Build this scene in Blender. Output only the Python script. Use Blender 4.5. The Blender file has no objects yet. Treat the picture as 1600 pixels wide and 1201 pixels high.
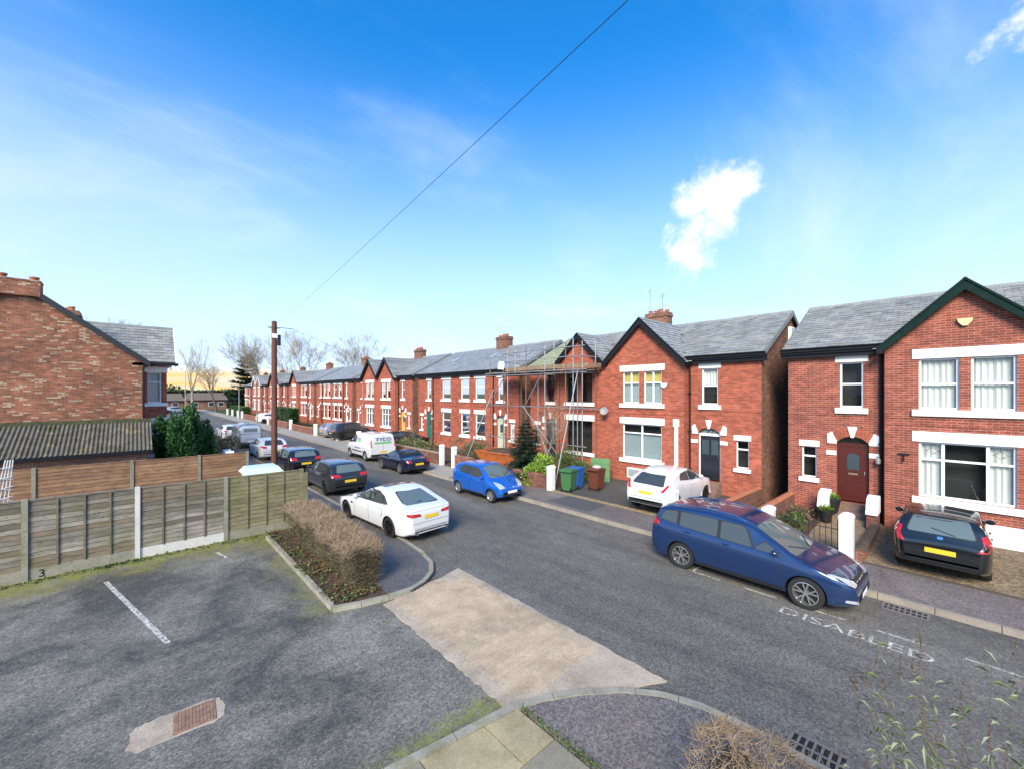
import bpy, bmesh, math, random
from mathutils import Vector, Matrix, noise
from mathutils.bvhtree import BVHTree
from mathutils.geometry import delaunay_2d_cdt

scene = bpy.context.scene
COL = scene.collection
R = math.radians
rnd = random.Random(7)

# ---------------------------------------------------------------- camera
cam_d = bpy.data.cameras.new("camera")
cam_d.sensor_fit = 'HORIZONTAL'
cam_d.sensor_width = 36.0
cam_d.lens = 14.4
cam_d.shift_y = 0.0084
cam_d.clip_start = 0.05
cam_d.clip_end = 3000
cam = bpy.data.objects.new("camera", cam_d)
cam.location = (0, 0, 4.63)
cam.rotation_euler = (R(90), 0, -math.atan2(589, 640))
COL.objects.link(cam)
scene.camera = cam

# ---------------------------------------------------------------- world and sun
SUN_EL, SUN_AZ = R(36), R(238)          # azimuth clockwise from +Y (north)
world = bpy.data.worlds.new("World")
scene.world = world
world.use_nodes = True
wt = world.node_tree
wt.nodes.clear()
def wn(t, **kw):
    n = wt.nodes.new(t)
    for k, v in kw.items():
        setattr(n, k, v)
    return n
sky = wn('ShaderNodeTexSky', sky_type='NISHITA')
sky.sun_disc = False
sky.sun_elevation = SUN_EL
sky.sun_rotation = SUN_AZ
sky.air_density = 1.0
sky.dust_density = 0.6
sky.ozone_density = 2.2
tc = wn('ShaderNodeTexCoord')
sep = wn('ShaderNodeSeparateXYZ')
wt.links.new(tc.outputs['Generated'], sep.inputs[0])
def wmath(op, a, b=None, clamp=False):
    n = wn('ShaderNodeMath', operation=op, use_clamp=clamp)
    for i, s in enumerate((a, b)):
        if s is None:
            continue
        if isinstance(s, (int, float)):
            n.inputs[i].default_value = s
        else:
            wt.links.new(s, n.inputs[i])
    return n.outputs[0]
zc = wmath('MAXIMUM', sep.outputs['Z'], 0.0)
den = wmath('ADD', zc, 0.16)
px = wmath('DIVIDE', sep.outputs['X'], den)
py = wmath('DIVIDE', sep.outputs['Y'], den)
comb = wn('ShaderNodeCombineXYZ')
wt.links.new(px, comb.inputs[0]); wt.links.new(py, comb.inputs[1])
mp = wn('ShaderNodeMapping')
mp.inputs['Rotation'].default_value = (0, 0, R(35))
mp.inputs['Scale'].default_value = (0.7, 1.35, 1)
mp.inputs['Location'].default_value = (5.3, 0.4, 0)
wt.links.new(comb.outputs[0], mp.inputs[0])
n1 = wn('ShaderNodeTexNoise'); n1.inputs['Scale'].default_value = 0.9
n1.inputs['Detail'].default_value = 9; n1.inputs['Roughness'].default_value = 0.58
n1.inputs['Distortion'].default_value = 0.5
wt.links.new(mp.outputs[0], n1.inputs['Vector'])
thin = wn('ShaderNodeMapRange', interpolation_type='SMOOTHSTEP')
thin.inputs['From Min'].default_value = 0.44; thin.inputs['From Max'].default_value = 0.85
thin.inputs['To Max'].default_value = 0.5
wt.links.new(n1.outputs['Fac'], thin.inputs['Value'])
# haze towards the horizon makes the sky paler low down
hz = wn('ShaderNodeMapRange', interpolation_type='SMOOTHSTEP')
hz.inputs['From Min'].default_value = 0.66; hz.inputs['From Max'].default_value = -0.02
hz.inputs['To Max'].default_value = 0.85
wt.links.new(sep.outputs['Z'], hz.inputs['Value'])
# one compact cumulus
def wdir(u, v):
    a = (u - 800) / 640.; y = math.atan2(589, 640)
    d = Vector((math.sin(y) + math.cos(y) * a, math.cos(y) - math.sin(y) * a, (614 - v) / 640.))
    return d.normalized()
def blob(u, v, r0, r1, su=1.0):
    dv = wn('ShaderNodeVectorMath', operation='DISTANCE')
    nz = wn('ShaderNodeTexNoise'); nz.inputs['Scale'].default_value = 9; nz.inputs['Detail'].default_value = 7
    nz.inputs['Roughness'].default_value = 0.62
    wt.links.new(tc.outputs['Generated'], nz.inputs['Vector'])
    sc = wn('ShaderNodeVectorMath', operation='SCALE'); sc.inputs['Scale'].default_value = 0.26
    sb = wn('ShaderNodeVectorMath', operation='SUBTRACT'); sb.inputs[1].default_value = (.5, .5, .5)
    wt.links.new(nz.outputs['Color'], sb.inputs[0]); wt.links.new(sb.outputs[0], sc.inputs[0])
    ad = wn('ShaderNodeVectorMath', operation='ADD')
    wt.links.new(tc.outputs['Generated'], ad.inputs[0]); wt.links.new(sc.outputs[0], ad.inputs[1])
    dv.inputs[1].default_value = wdir(u, v)
    wt.links.new(ad.outputs[0], dv.inputs[0])
    mr = wn('ShaderNodeMapRange', interpolation_type='SMOOTHSTEP')
    mr.inputs['From Min'].default_value = r1; mr.inputs['From Max'].default_value = r0
    wt.links.new(dv.outputs['Value'], mr.inputs['Value'])
    return mr.outputs[0]
b1 = blob(1112, 322, 0.02, 0.092)
b2 = blob(1072, 398, 0.01, 0.062)
b3 = blob(1640, -30, 0.02, 0.07)
bl = wmath('MAXIMUM', wmath('MAXIMUM', b1, b2), b3)
tint = wn('ShaderNodeMix', data_type='RGBA', blend_type='MULTIPLY'); tint.inputs['Factor'].default_value = 1
tint.inputs['B'].default_value = (0.12, 0.95, 1.55, 1)
wt.links.new(sky.outputs[0], tint.inputs['A'])
def wmix(a, col, fac):
    m = wn('ShaderNodeMix', data_type='RGBA')
    wt.links.new(a, m.inputs['A']); m.inputs['B'].default_value = (*col, 1)
    wt.links.new(fac, m.inputs['Factor'])
    return m.outputs['Result']
CW = 6.0
c = wmix(tint.outputs['Result'], (4.7, 5.15, 6.3), hz.outputs[0])
c = wmix(c, (5.0, 5.4, 6.1), thin.outputs[0])
c = wmix(c, (CW, CW, CW * 1.02), bl)
# low warm evening band beyond the end of the street
wd = wdir(310, 614)
dot = wn('ShaderNodeVectorMath', operation='DOT_PRODUCT'); dot.inputs[1].default_value = wd
wt.links.new(tc.outputs['Generated'], dot.inputs[0])
wa = wn('ShaderNodeMapRange', interpolation_type='SMOOTHSTEP')
wa.inputs['From Min'].default_value = 0.80; wa.inputs['From Max'].default_value = 0.985
wt.links.new(dot.outputs['Value'], wa.inputs['Value'])
we = wn('ShaderNodeMapRange', interpolation_type='SMOOTHSTEP')
we.inputs['From Min'].default_value = 0.062; we.inputs['From Max'].default_value = 0.028
wt.links.new(sep.outputs['Z'], we.inputs['Value'])
bn = wn('ShaderNodeTexNoise'); bn.inputs['Scale'].default_value = 14; bn.inputs['Detail'].default_value = 6
bmp = wn('ShaderNodeMapping'); bmp.inputs['Scale'].default_value = (1, 1, 5)
wt.links.new(tc.outputs['Generated'], bmp.inputs[0]); wt.links.new(bmp.outputs[0], bn.inputs['Vector'])
bnr = wn('ShaderNodeMapRange'); bnr.inputs['From Min'].default_value = 0.3; bnr.inputs['From Max'].default_value = 0.6
bnr.inputs['To Min'].default_value = 0.35
wt.links.new(bn.outputs['Fac'], bnr.inputs['Value'])
c = wmix(c, (5.6, 3.7, 1.25), wmath('MULTIPLY', wa.outputs[0], wmath('MULTIPLY', wmath('MULTIPLY', we.outputs[0], wmath('GREATER_THAN', sep.outputs['Z'], -0.02)), bnr.outputs[0])))
bg = wn('ShaderNodeBackground'); bg.inputs['Strength'].default_value = 0.115
wo = wn('ShaderNodeOutputWorld')
wt.links.new(c, bg.inputs['Color']); wt.links.new(bg.outputs[0], wo.inputs[0])

sun_d = bpy.data.lights.new("sun", 'SUN')
sun_d.energy = 3.7
sun_d.angle = R(24)
sun_d.color = (1.0, 0.85, 0.64)
sun = bpy.data.objects.new("sun", sun_d)
sv = Vector((math.sin(SUN_AZ) * math.cos(SUN_EL), math.cos(SUN_AZ) * math.cos(SUN_EL), math.sin(SUN_EL)))
sun.rotation_euler = sv.to_track_quat('Z', 'Y').to_euler()
COL.objects.link(sun)

vs = scene.view_settings
vs.view_transform = 'Standard'; vs.look = 'None'; vs.gamma = 1.0; vs.exposure = 0.93
vs.use_curve_mapping = False
scene.render.engine = 'CYCLES'
scene.render.resolution_x = 1024; scene.render.resolution_y = 768

# ---------------------------------------------------------------- materials
MATS = {}
def _new(name):
    m = bpy.data.materials.new(name); m.use_nodes = True
    nt = m.node_tree
    b = nt.nodes['Principled BSDF']
    return m, nt, b
def plain(name, col, rough=0.6, metal=0.0, coat=0.0, spec=0.5, var=0.0, vscale=3.0, bump=0.0, bscale=60.0):
    if name in MATS:
        return MATS[name]
    m, nt, b = _new(name)
    b.inputs['Roughness'].default_value = rough
    b.inputs['Metallic'].default_value = metal
    b.inputs['Coat Weight'].default_value = coat
    b.inputs['Coat Roughness'].default_value = 0.04
    b.inputs['Specular IOR Level'].default_value = spec
    b.inputs['Base Color'].default_value = (*col, 1)
    if var > 0:
        g = nt.nodes.new('ShaderNodeNewGeometry')
        n = nt.nodes.new('ShaderNodeTexNoise'); n.inputs['Scale'].default_value = vscale
        n.inputs['Detail'].default_value = 6; n.inputs['Roughness'].default_value = 0.65
        nt.links.new(g.outputs['Position'], n.inputs['Vector'])
        mr = nt.nodes.new('ShaderNodeMapRange')
        mr.inputs['From Min'].default_value = 0.3; mr.inputs['From Max'].default_value = 0.7
        mr.inputs['To Min'].default_value = 1 - var; mr.inputs['To Max'].default_value = 1 + var
        nt.links.new(n.outputs['Fac'], mr.inputs['Value'])
        vm = nt.nodes.new('ShaderNodeVectorMath'); vm.operation = 'SCALE'
        vm.inputs[0].default_value = col
        nt.links.new(mr.outputs[0], vm.inputs['Scale'])
        nt.links.new(vm.outputs[0], b.inputs['Base Color'])
    if bump > 0:
        g = nt.nodes.new('ShaderNodeNewGeometry')
        n = nt.nodes.new('ShaderNodeTexNoise'); n.inputs['Scale'].default_value = bscale
        n.inputs['Detail'].default_value = 4
        nt.links.new(g.outputs['Position'], n.inputs['Vector'])
        bm = nt.nodes.new('ShaderNodeBump'); bm.inputs['Strength'].default_value = bump
        bm.inputs['Distance'].default_value = 0.02
        nt.links.new(n.outputs['Fac'], bm.inputs['Height'])
        nt.links.new(bm.outputs[0], b.inputs['Normal'])
    MATS[name] = m
    return m

class NT:
    """small helper for longer node trees"""
    def __init__(s, name):
        s.m, s.nt, s.b = _new(name)
        s.g = s.nt.nodes.new('ShaderNodeNewGeometry')
        s.pos = s.g.outputs['Position']
    def n(s, t, ins=None, **kw):
        x = s.nt.nodes.new(t)
        for k, v in kw.items():
            setattr(x, k, v)
        for k, v in (ins or {}).items():
            if hasattr(v, 'is_linked') or isinstance(v, bpy.types.NodeSocket):
                s.nt.links.new(v, x.inputs[k])
            else:
                x.inputs[k].default_value = v
        return x
    def noise(s, scale, detail=5, rough=0.6, vec=None, dist=0.0):
        return s.n('ShaderNodeTexNoise', {'Scale': scale, 'Detail': detail, 'Roughness': rough, 'Distortion': dist,
                                          'Vector': vec or s.pos}).outputs['Fac']
    def rng(s, v, a, b, c=0.0, d=1.0):
        return s.n('ShaderNodeMapRange', {'Value': v, 'From Min': a, 'From Max': b, 'To Min': c, 'To Max': d}).outputs[0]
    def mix(s, f, a, b, mode='MIX'):
        x = s.nt.nodes.new('ShaderNodeMix'); x.data_type = 'RGBA'; x.blend_type = mode
        for k, v in (('Factor', f), ('A', a), ('B', b)):
            if isinstance(v, bpy.types.NodeSocket):
                s.nt.links.new(v, x.inputs[k])
            elif isinstance(v, (int, float)):
                x.inputs[k].default_value = v
            else:
                x.inputs[k].default_value = (*v, 1)
        return x.outputs['Result']
    def math(s, op, a, b=0.0, clamp=False):
        x = s.nt.nodes.new('ShaderNodeMath'); x.operation = op; x.use_clamp = clamp
        for i, v in enumerate((a, b)):
            if isinstance(v, bpy.types.NodeSocket):
                s.nt.links.new(v, x.inputs[i])
            else:
                x.inputs[i].default_value = v
        return x.outputs[0]
    def out(s, col, rough=0.8, height=None, strength=0.5, distance=0.01):
        if isinstance(col, bpy.types.NodeSocket):
            s.nt.links.new(col, s.b.inputs['Base Color'])
        if isinstance(rough, bpy.types.NodeSocket):
            s.nt.links.new(rough, s.b.inputs['Roughness'])
        else:
            s.b.inputs['Roughness'].default_value = rough
        if height is not None:
            bm = s.n('ShaderNodeBump', {'Height': height, 'Strength': strength, 'Distance': distance})
            s.nt.links.new(bm.outputs[0], s.b.inputs['Normal'])
        return s.m
    def wallvec(s):
        """(along the wall, height) whichever way the wall faces"""
        sp = s.n('ShaderNodeSeparateXYZ', {0: s.pos})
        sn = s.n('ShaderNodeSeparateXYZ', {0: s.g.outputs['Normal']})
        ax = s.math('ABSOLUTE', sn.outputs[0]); ay = s.math('ABSOLUTE', sn.outputs[1])
        fx = s.math('GREATER_THAN', ax, ay)
        d = s.math('SUBTRACT', sp.outputs[1], sp.outputs[0])
        u = s.math('ADD', sp.outputs[0], s.math('MULTIPLY', fx, d))
        return s.n('ShaderNodeCombineXYZ', {0: u, 1: sp.outputs[2], 2: 0.0}).outputs[0]

def brick_mat(name, c1, c2, mortar, pale=None, pale_amt=0.0, soot=0.25, msize=0.009):
    t = NT(name)
    v = t.wallvec()
    br = t.n('ShaderNodeTexBrick', {'Vector': v, 'Scale': 1.0, 'Brick Width': 0.232, 'Row Height': 0.0755,
                                    'Mortar Size': msize, 'Mortar Smooth': 0.15, 'Bias': -0.1,
                                    'Color1': (*c1, 1), 'Color2': (*c2, 1), 'Mortar': (*mortar, 1)})
    br.offset = 0.5
    col = br.outputs['Color']
    # brick to brick value change
    vs_ = t.n('ShaderNodeVectorMath', {0: v, 1: (1 / 0.232, 1 / 0.0755, 1)}, operation='MULTIPLY').outputs[0]
    sp = t.n('ShaderNodeSeparateXYZ', {0: vs_})
    row = t.math('FLOOR', sp.outputs[1])
    off = t.math('MULTIPLY', t.math('MODULO', row, 2.0), 0.5)
    cx = t.math('FLOOR', t.math('SUBTRACT', sp.outputs[0], off))
    wn_ = t.n('ShaderNodeTexWhiteNoise', {'Vector': t.n('ShaderNodeCombineXYZ', {0: cx, 1: row, 2: 1.0}).outputs[0]},
              noise_dimensions='2D')
    k = t.rng(wn_.outputs['Value'], 0, 1, 0.72, 1.22)
    col2 = t.mix(1.0, col, t.n('ShaderNodeCombineXYZ', {0: k, 1: k, 2: k}).outputs[0], 'MULTIPLY')
    if pale is not None:
        wn2 = t.n('ShaderNodeTexWhiteNoise', {'Vector': t.n('ShaderNodeCombineXYZ', {0: cx, 1: row, 2: 5.0}).outputs[0]},
                  noise_dimensions='3D')
        big = t.noise(0.45, 3)
        th = t.math('ADD', wn2.outputs['Value'], t.rng(big, 0.3, 0.7, -0.12, 0.12))
        f = t.math('GREATER_THAN', th, 1 - pale_amt)
        f = t.math('MULTIPLY', f, t.math('SUBTRACT', 1.0, br.outputs['Fac']))
        col2 = t.mix(f, col2, pale)
    st = t.noise(0.7, 6, 0.7)
    st2 = t.noise(5.0, 5, 0.7)
    ks = t.math('MULTIPLY', t.rng(st, 0.3, 0.7, 1 - soot, 1 + soot * 0.5), t.rng(st2, 0.25, 0.75, 0.88, 1.1))
    col3 = t.mix(1.0, col2, t.n('ShaderNodeCombineXYZ', {0: ks, 1: ks, 2: ks}).outputs[0], 'MULTIPLY')
    h = t.math('SUBTRACT', t.math('MULTIPLY', t.noise(70, 3), 0.25), br.outputs['Fac'])
    MATS[name] = t.out(col3, 0.85, h, 0.6, 0.008)
    return MATS[name]

RED = brick_mat('red_brick', (0.40, 0.082, 0.040), (0.33, 0.064, 0.032), (0.34, 0.18, 0.125))
RED2 = brick_mat('dark_red_brick', (0.32, 0.064, 0.036), (0.25, 0.048, 0.029), (0.36, 0.23, 0.175))
COMMON = brick_mat('common_brick', (0.26, 0.105, 0.062), (0.18, 0.07, 0.045), (0.22, 0.16, 0.12), soot=0.45)
MOTTLE = brick_mat('mottled_brick', (0.36, 0.115, 0.06), (0.19, 0.066, 0.042), (0.26, 0.17, 0.11),
                   pale=(0.46, 0.34, 0.23), pale_amt=0.14, soot=0.5)
ORANGE = brick_mat('orange_brick', (0.42, 0.15, 0.07), (0.34, 0.11, 0.055), (0.42, 0.36, 0.30))
WALLB = brick_mat('garden_brick', (0.24, 0.075, 0.045), (0.17, 0.055, 0.038), (0.22, 0.17, 0.14), soot=0.4)

def slate_tex(name):
    t = NT(name)
    sp = t.n('ShaderNodeSeparateXYZ', {0: t.pos})
    v = t.n('ShaderNodeCombineXYZ', {0: sp.outputs[1], 1: t.math('MULTIPLY', sp.outputs[2], 2.1), 2: 0.0}).outputs[0]
    br = t.n('ShaderNodeTexBrick', {'Vector': v, 'Scale': 1.0, 'Brick Width': 0.3, 'Row Height': 0.21, 'Mortar Size': 0.012,
                                    'Color1': (0.27, 0.275, 0.27, 1), 'Color2': (0.19, 0.196, 0.195, 1), 'Mortar': (0.07, 0.072, 0.074, 1)})
    n = t.noise(0.8, 6, 0.7)
    k = t.rng(n, 0.3, 0.7, 0.75, 1.25)
    col = t.mix(1.0, br.outputs['Color'], t.n('ShaderNodeCombineXYZ', {0: k, 1: k, 2: k}).outputs[0], 'MULTIPLY')
    h = t.math('SUBTRACT', 0.0, br.outputs['Fac'])
    MATS[name] = t.out(col, 0.5, h, 0.6, 0.01)
    return MATS[name]
SLATE_TEX = slate_tex('slate_courses')
SL = [plain('slate_%d' % i, c_, 0.42, var=0.22, vscale=2.5) for i, c_ in
      enumerate([(0.235, 0.24, 0.23), (0.27, 0.275, 0.26), (0.205, 0.21, 0.205), (0.285, 0.285, 0.26)])]
t = NT('white_paint')
_v = t.n('ShaderNodeVectorMath', {0: t.pos, 1: (7.0, 7.0, 1.3)}, operation='MULTIPLY').outputs[0]
_d = t.math('MULTIPLY', t.rng(t.noise(1.0, 6, .7, _v), .48, .72), t.rng(t.noise(1.7, 4, .6), .35, .6))
WHITE = t.out(t.mix(t.math('MULTIPLY', _d, .75), (0.80, 0.795, 0.775), (0.40, 0.37, 0.32)), 0.5)
UPVC = plain('white_upvc', (0.82, 0.83, 0.84), 0.3)
BLACKP = plain('black_gutter_paint', (0.010, 0.011, 0.014), 0.5, spec=0.25)
GREENB = plain('dark_green_bargeboard', (0.006, 0.022, 0.019), 0.8, spec=0.15, var=0.25, vscale=5)
LEAD = plain('lead_flashing', (0.30, 0.32, 0.34), 0.5)
TERRA = plain('terracotta', (0.36, 0.13, 0.065), 0.75, var=0.25, vscale=6)
DARKIN = plain('painted_room_shade', (0.03, 0.028, 0.026), 0.9)
CURT = plain('net_curtain', (0.72, 0.72, 0.68), 0.9)
BLIND = plain('pale_blind', (0.60, 0.70, 0.70), 0.8)
YBLIND = plain('yellow_blind', (0.62, 0.47, 0.09), 0.8)
def glass_mat():
    m = bpy.data.materials.new('window_glass'); m.use_nodes = True
    nt = m.node_tree; nt.nodes.clear()
    o = nt.nodes.new('ShaderNodeOutputMaterial'); mx = nt.nodes.new('ShaderNodeMixShader')
    tr = nt.nodes.new('ShaderNodeBsdfTransparent'); tr.inputs[0].default_value = (0.82, 0.86, 0.86, 1)
    gl = nt.nodes.new('ShaderNodeBsdfGlossy'); gl.inputs['Roughness'].default_value = 0.02
    fr = nt.nodes.new('ShaderNodeFresnel'); fr.inputs['IOR'].default_value = 1.4
    nt.links.new(fr.outputs[0], mx.inputs[0]); nt.links.new(tr.outputs[0], mx.inputs[1])
    nt.links.new(gl.outputs[0], mx.inputs[2]); nt.links.new(mx.outputs[0], o.inputs[0])
    return m
GLASS = glass_mat()

# ---------------------------------------------------------------- mesh helpers
ORG = {}
class MB:
    def __init__(s):
        s.v = []; s.f = []; s.m = []
    def add(s, vs, fs, mi=0):
        o = len(s.v)
        s.v += [tuple(p) for p in vs]
        for f in fs:
            s.f.append([i + o for i in f]); s.m.append(mi)
        return s
    def box(s, x0, x1, y0, y1, z0, z1, mi=0):
        if x0 > x1: x0, x1 = x1, x0
        if y0 > y1: y0, y1 = y1, y0
        if z0 > z1: z0, z1 = z1, z0
        return s.add([(x0, y0, z0), (x1, y0, z0), (x1, y1, z0), (x0, y1, z0), (x0, y0, z1), (x1, y0, z1), (x1, y1, z1), (x0, y1, z1)],
                     [(0, 3, 2, 1), (4, 5, 6, 7), (0, 1, 5, 4), (1, 2, 6, 5), (2, 3, 7, 6), (3, 0, 4, 7)], mi)
    def hexa(s, p, mi=0):   # 8 points, bottom 4 then top 4
        return s.add(p, [(0, 3, 2, 1), (4, 5, 6, 7), (0, 1, 5, 4), (1, 2, 6, 5), (2, 3, 7, 6), (3, 0, 4, 7)], mi)
    def poly(s, pts, mi=0):
        return s.add(pts, [tuple(range(len(pts)))], mi)
    def extr(s, pts, d, mi=0):
        """closed prism: polygon pts (3D) extruded by vector d"""
        n = len(pts); d = Vector(d)
        q = [Vector(p) for p in pts]
        vs = q + [p + d for p in q]
        fs = [tuple(range(n - 1, -1, -1)), tuple(range(n, 2 * n))]
        fs += [(i, (i + 1) % n, n + (i + 1) % n, n + i) for i in range(n)]
        return s.add(vs, fs, mi)
    def tube(s, p, q, r0, r1=None, n=8, cap=True, mi=0):
        p = Vector(p); q = Vector(q); r1 = r0 if r1 is None else r1
        d = q - p
        if d.length < 1e-6: return s
        d.normalize()
        a = d.orthogonal().normalized(); b = d.cross(a)
        vs = []
        for c_, r in ((p, r0), (q, r1)):
            for i in range(n):
                t = 2 * math.pi * i / n
                vs.append(c_ + a * (r * math.cos(t)) + b * (r * math.sin(t)))
        fs = [(i, (i + 1) % n, n + (i + 1) % n, n + i) for i in range(n)]
        if cap: fs += [tuple(range(n - 1, -1, -1)), tuple(range(n, 2 * n))]
        return s.add(vs, fs, mi)
    def path(s, pts, r, n=6, mi=0):
        for a, b in zip(pts, pts[1:]): s.tube(a, b, r, r, n, True, mi)
        return s
    def lathe(s, prof, n=20, c=(0, 0, 0), axis='z', mi=0):
        vs = []; k = len(prof)
        for i in range(n):
            t = 2 * math.pi * i / n; ct, st = math.cos(t), math.sin(t)
            for r, h in prof:
                if axis == 'z': vs.append((c[0] + r * ct, c[1] + r * st, c[2] + h))
                elif axis == 'y': vs.append((c[0] + r * ct, c[1] + h, c[2] + r * st))
                else: vs.append((c[0] + h, c[1] + r * ct, c[2] + r * st))
        fs = []
        for i in range(n):
            j = (i + 1) % n
            for q in range(k - 1):
                fs.append((i * k + q, j * k + q, j * k + q + 1, i * k + q + 1))
        return s.add(vs, fs, mi)
    def xf(s, M, i0=0):
        s.v[i0:] = [tuple(M @ Vector(p)) for p in s.v[i0:]]
        return s
    def build(s, name, mats, parent=None, smooth=False, org=None, fix=True):
        off = Vector(org) if org is not None else Vector((0, 0, 0))
        if parent is not None and org is None:
            off = ORG.get(parent.name, Vector((0, 0, 0)))
        me = bpy.data.meshes.new(name)
        me.from_pydata([(p[0] - off[0], p[1] - off[1], p[2] - off[2]) for p in s.v], [], s.f)
        if not isinstance(mats, (list, tuple)): mats = [mats]
        for m in mats: me.materials.append(m)
        if len(mats) > 1:
            me.polygons.foreach_set('material_index', s.m)
        if fix:
            bm = bmesh.new(); bm.from_mesh(me)
            bmesh.ops.recalc_face_normals(bm, faces=bm.faces)
            bm.to_mesh(me); bm.free()
        if smooth:
            me.shade_smooth(); me.set_sharp_from_angle(angle=R(38))
        me.update()
        o = bpy.data.objects.new(name, me)
        COL.objects.link(o)
        if parent is not None:
            o.parent = parent
            ORG[o.name] = off
        else:
            o.location = off
            ORG[o.name] = off
        return o

def tag(o, label=None, cat=None, group=None, kind=None):
    if label: o['label'] = label
    if cat: o['category'] = cat
    if group: o['group'] = group
    if kind: o['kind'] = kind
    return o
def thing(name, label, cat, loc=(0, 0, 0), rotz=0.0, group=None, local=False):
    o = bpy.data.objects.new(name, None)
    o.empty_display_size = 0.2
    COL.objects.link(o)
    o.location = loc; o.rotation_euler = (0, 0, rotz)
    tag(o, label, cat, group)
    ORG[o.name] = Vector((0, 0, 0)) if local else Vector(loc)
    return o
def clone(root, loc, rotz, label=None, group=None):
    def cp(o, par):
        c_ = o.copy(); COL.objects.link(c_)
        if par is not None: c_.parent = par
        for ch in list(o.children): cp(ch, c_)
        return c_
    r = cp(root, None)
    r.location = loc; r.rotation_euler = (0, 0, rotz)
    if label: r['label'] = label
    if group: r['group'] = group
    return r
def text_mesh(name, s_, size, mat, M, parent=None, thick=0.0, sx=1.0):
    cu = bpy.data.curves.new(name, 'FONT'); cu.body = s_; cu.size = size; cu.extrude = thick
    cu.align_x = 'CENTER'; cu.align_y = 'CENTER'; cu.resolution_u = 3
    ob = bpy.data.objects.new(name, cu); COL.objects.link(ob)
    dg = bpy.context.evaluated_depsgraph_get()
    me = bpy.data.meshes.new_from_object(ob.evaluated_get(dg))
    bpy.data.objects.remove(ob)
    off = ORG.get(parent.name, Vector((0, 0, 0))) if parent else Vector((0, 0, 0))
    for v in me.vertices:
        v.co = M @ Vector((v.co.x * sx, v.co.y, v.co.z)) - off
    me.materials.clear(); me.materials.append(mat)
    o = bpy.data.objects.new(name, me); COL.objects.link(o)
    if parent is not None: o.parent = parent
    return o
# ---------------------------------------------------------------- ground materials
def asphalt(name, base, light, amt, moss=False, stretch=None, tint=(1, 1, 1)):
    t = NT(name)
    vec = t.pos
    if stretch:
        vec = t.n('ShaderNodeVectorMath', {0: t.pos, 1: stretch}, operation='MULTIPLY').outputs[0]
    big = t.noise(0.42, 7, 0.68, vec, 0.6)
    mid = t.noise(2.3, 6, 0.7)
    fine = t.noise(55, 3, 0.75)
    spk = t.n('ShaderNodeTexVoronoi', {'Vector': t.pos, 'Scale': 38.0}).outputs['Color']
    sk = t.n('ShaderNodeSeparateXYZ', {0: spk}).outputs[0]
    f = t.math('ADD', t.rng(big, 0.38, 0.66, 0, amt), t.rng(mid, 0.3, 0.75, -0.18, 0.22), True)
    col = t.mix(f, base, light)
    crs = t.noise(16, 5, 0.8)
    k = t.math('MULTIPLY', t.math('MULTIPLY', t.rng(fine, 0.25, 0.75, 0.5, 1.5), t.rng(sk, 0, 1, 0.6, 1.4)), t.rng(crs, 0.3, 0.7, 0.75, 1.25))
    col = t.mix(1.0, col, t.n('ShaderNodeCombineXYZ', {0: k, 1: k, 2: k}).outputs[0], 'MULTIPLY')
    # scattered pale grit
    g = t.n('ShaderNodeTexVoronoi', {'Vector': t.pos, 'Scale': 9.0})
    gr = t.math('LESS_THAN', g.outputs['Distance'], 0.055)
    sel = t.math('GREATER_THAN', t.n('ShaderNodeSeparateXYZ', {0: g.outputs['Color']}).outputs[1], 0.55)
    col = t.mix(t.math('MULTIPLY', t.math('MULTIPLY', gr, sel), 0.75), col, (0.42, 0.41, 0.38))
    if not moss:
        # long thin cracks and sealed joints
        v1 = t.n('ShaderNodeTexVoronoi', {'Vector': t.n('ShaderNodeVectorMath', {0: t.n('ShaderNodeVectorMath', {0: t.pos, 1: t.n('ShaderNodeTexNoise', {'Vector': t.pos, 'Scale': 1.3, 'Detail': 5.0}).outputs['Color']}, operation='ADD').outputs[0], 1: (0.28, 0.1, 0.3)}, operation='MULTIPLY').outputs[0], 'Scale': 1.0}, feature='DISTANCE_TO_EDGE')
        cr = t.math('MULTIPLY', t.math('LESS_THAN', v1.outputs['Distance'], 0.0022), t.rng(t.noise(0.6, 2), 0.46, 0.56))
        col = t.mix(t.math('MULTIPLY', cr, 0.6), col, (0.02, 0.02, 0.02))
    if moss:
        sp = t.n('ShaderNodeSeparateXYZ', {0: t.pos})
        yy = t.math('ADD', sp.outputs[1], t.rng(t.noise(1.2, 5, 0.7), 0.25, 0.75, -1.0, 1.0))
        m1 = t.rng(yy, 14.1, 15.0)
        xx = t.math('ADD', sp.outputs[0], t.rng(t.noise(1.0, 5, 0.7), 0.25, 0.75, -0.7, 0.7))
        m2 = t.math('MULTIPLY', t.rng(xx, 2.5, 3.05, 0, 0.6), t.rng(sp.outputs[1], 8.7, 9.3))
        yk = t.math('ADD', sp.outputs[1], t.rng(t.noise(2.0, 5, 0.7), 0.25, 0.75, 0.3, -0.3))
        m3 = t.math('MULTIPLY', t.rng(yk, 5.05, 4.7), 0.7)
        mm = t.math('MAXIMUM', t.math('MAXIMUM', m1, m2), m3)
        mm = t.math('MULTIPLY', mm, t.rng(t.noise(7, 5, 0.75), 0.36, 0.6))
        mc = t.mix(t.noise(4, 4), (0.12, 0.14, 0.012), (0.25, 0.24, 0.02))
        col = t.mix(t.math('MULTIPLY', mm, 0.95), col, mc)
    h = t.math('ADD', t.math('MULTIPLY', fine, 1.0), t.math('MULTIPLY', sk, 0.6))
    MATS[name] = t.out(col, 0.72, h, 0.55, 0.006)
    return MATS[name]
M_ROAD = asphalt('road_asphalt', (0.072, 0.069, 0.063), (0.175, 0.163, 0.142), 0.75, stretch=(1.25, 0.22, 1))
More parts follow.
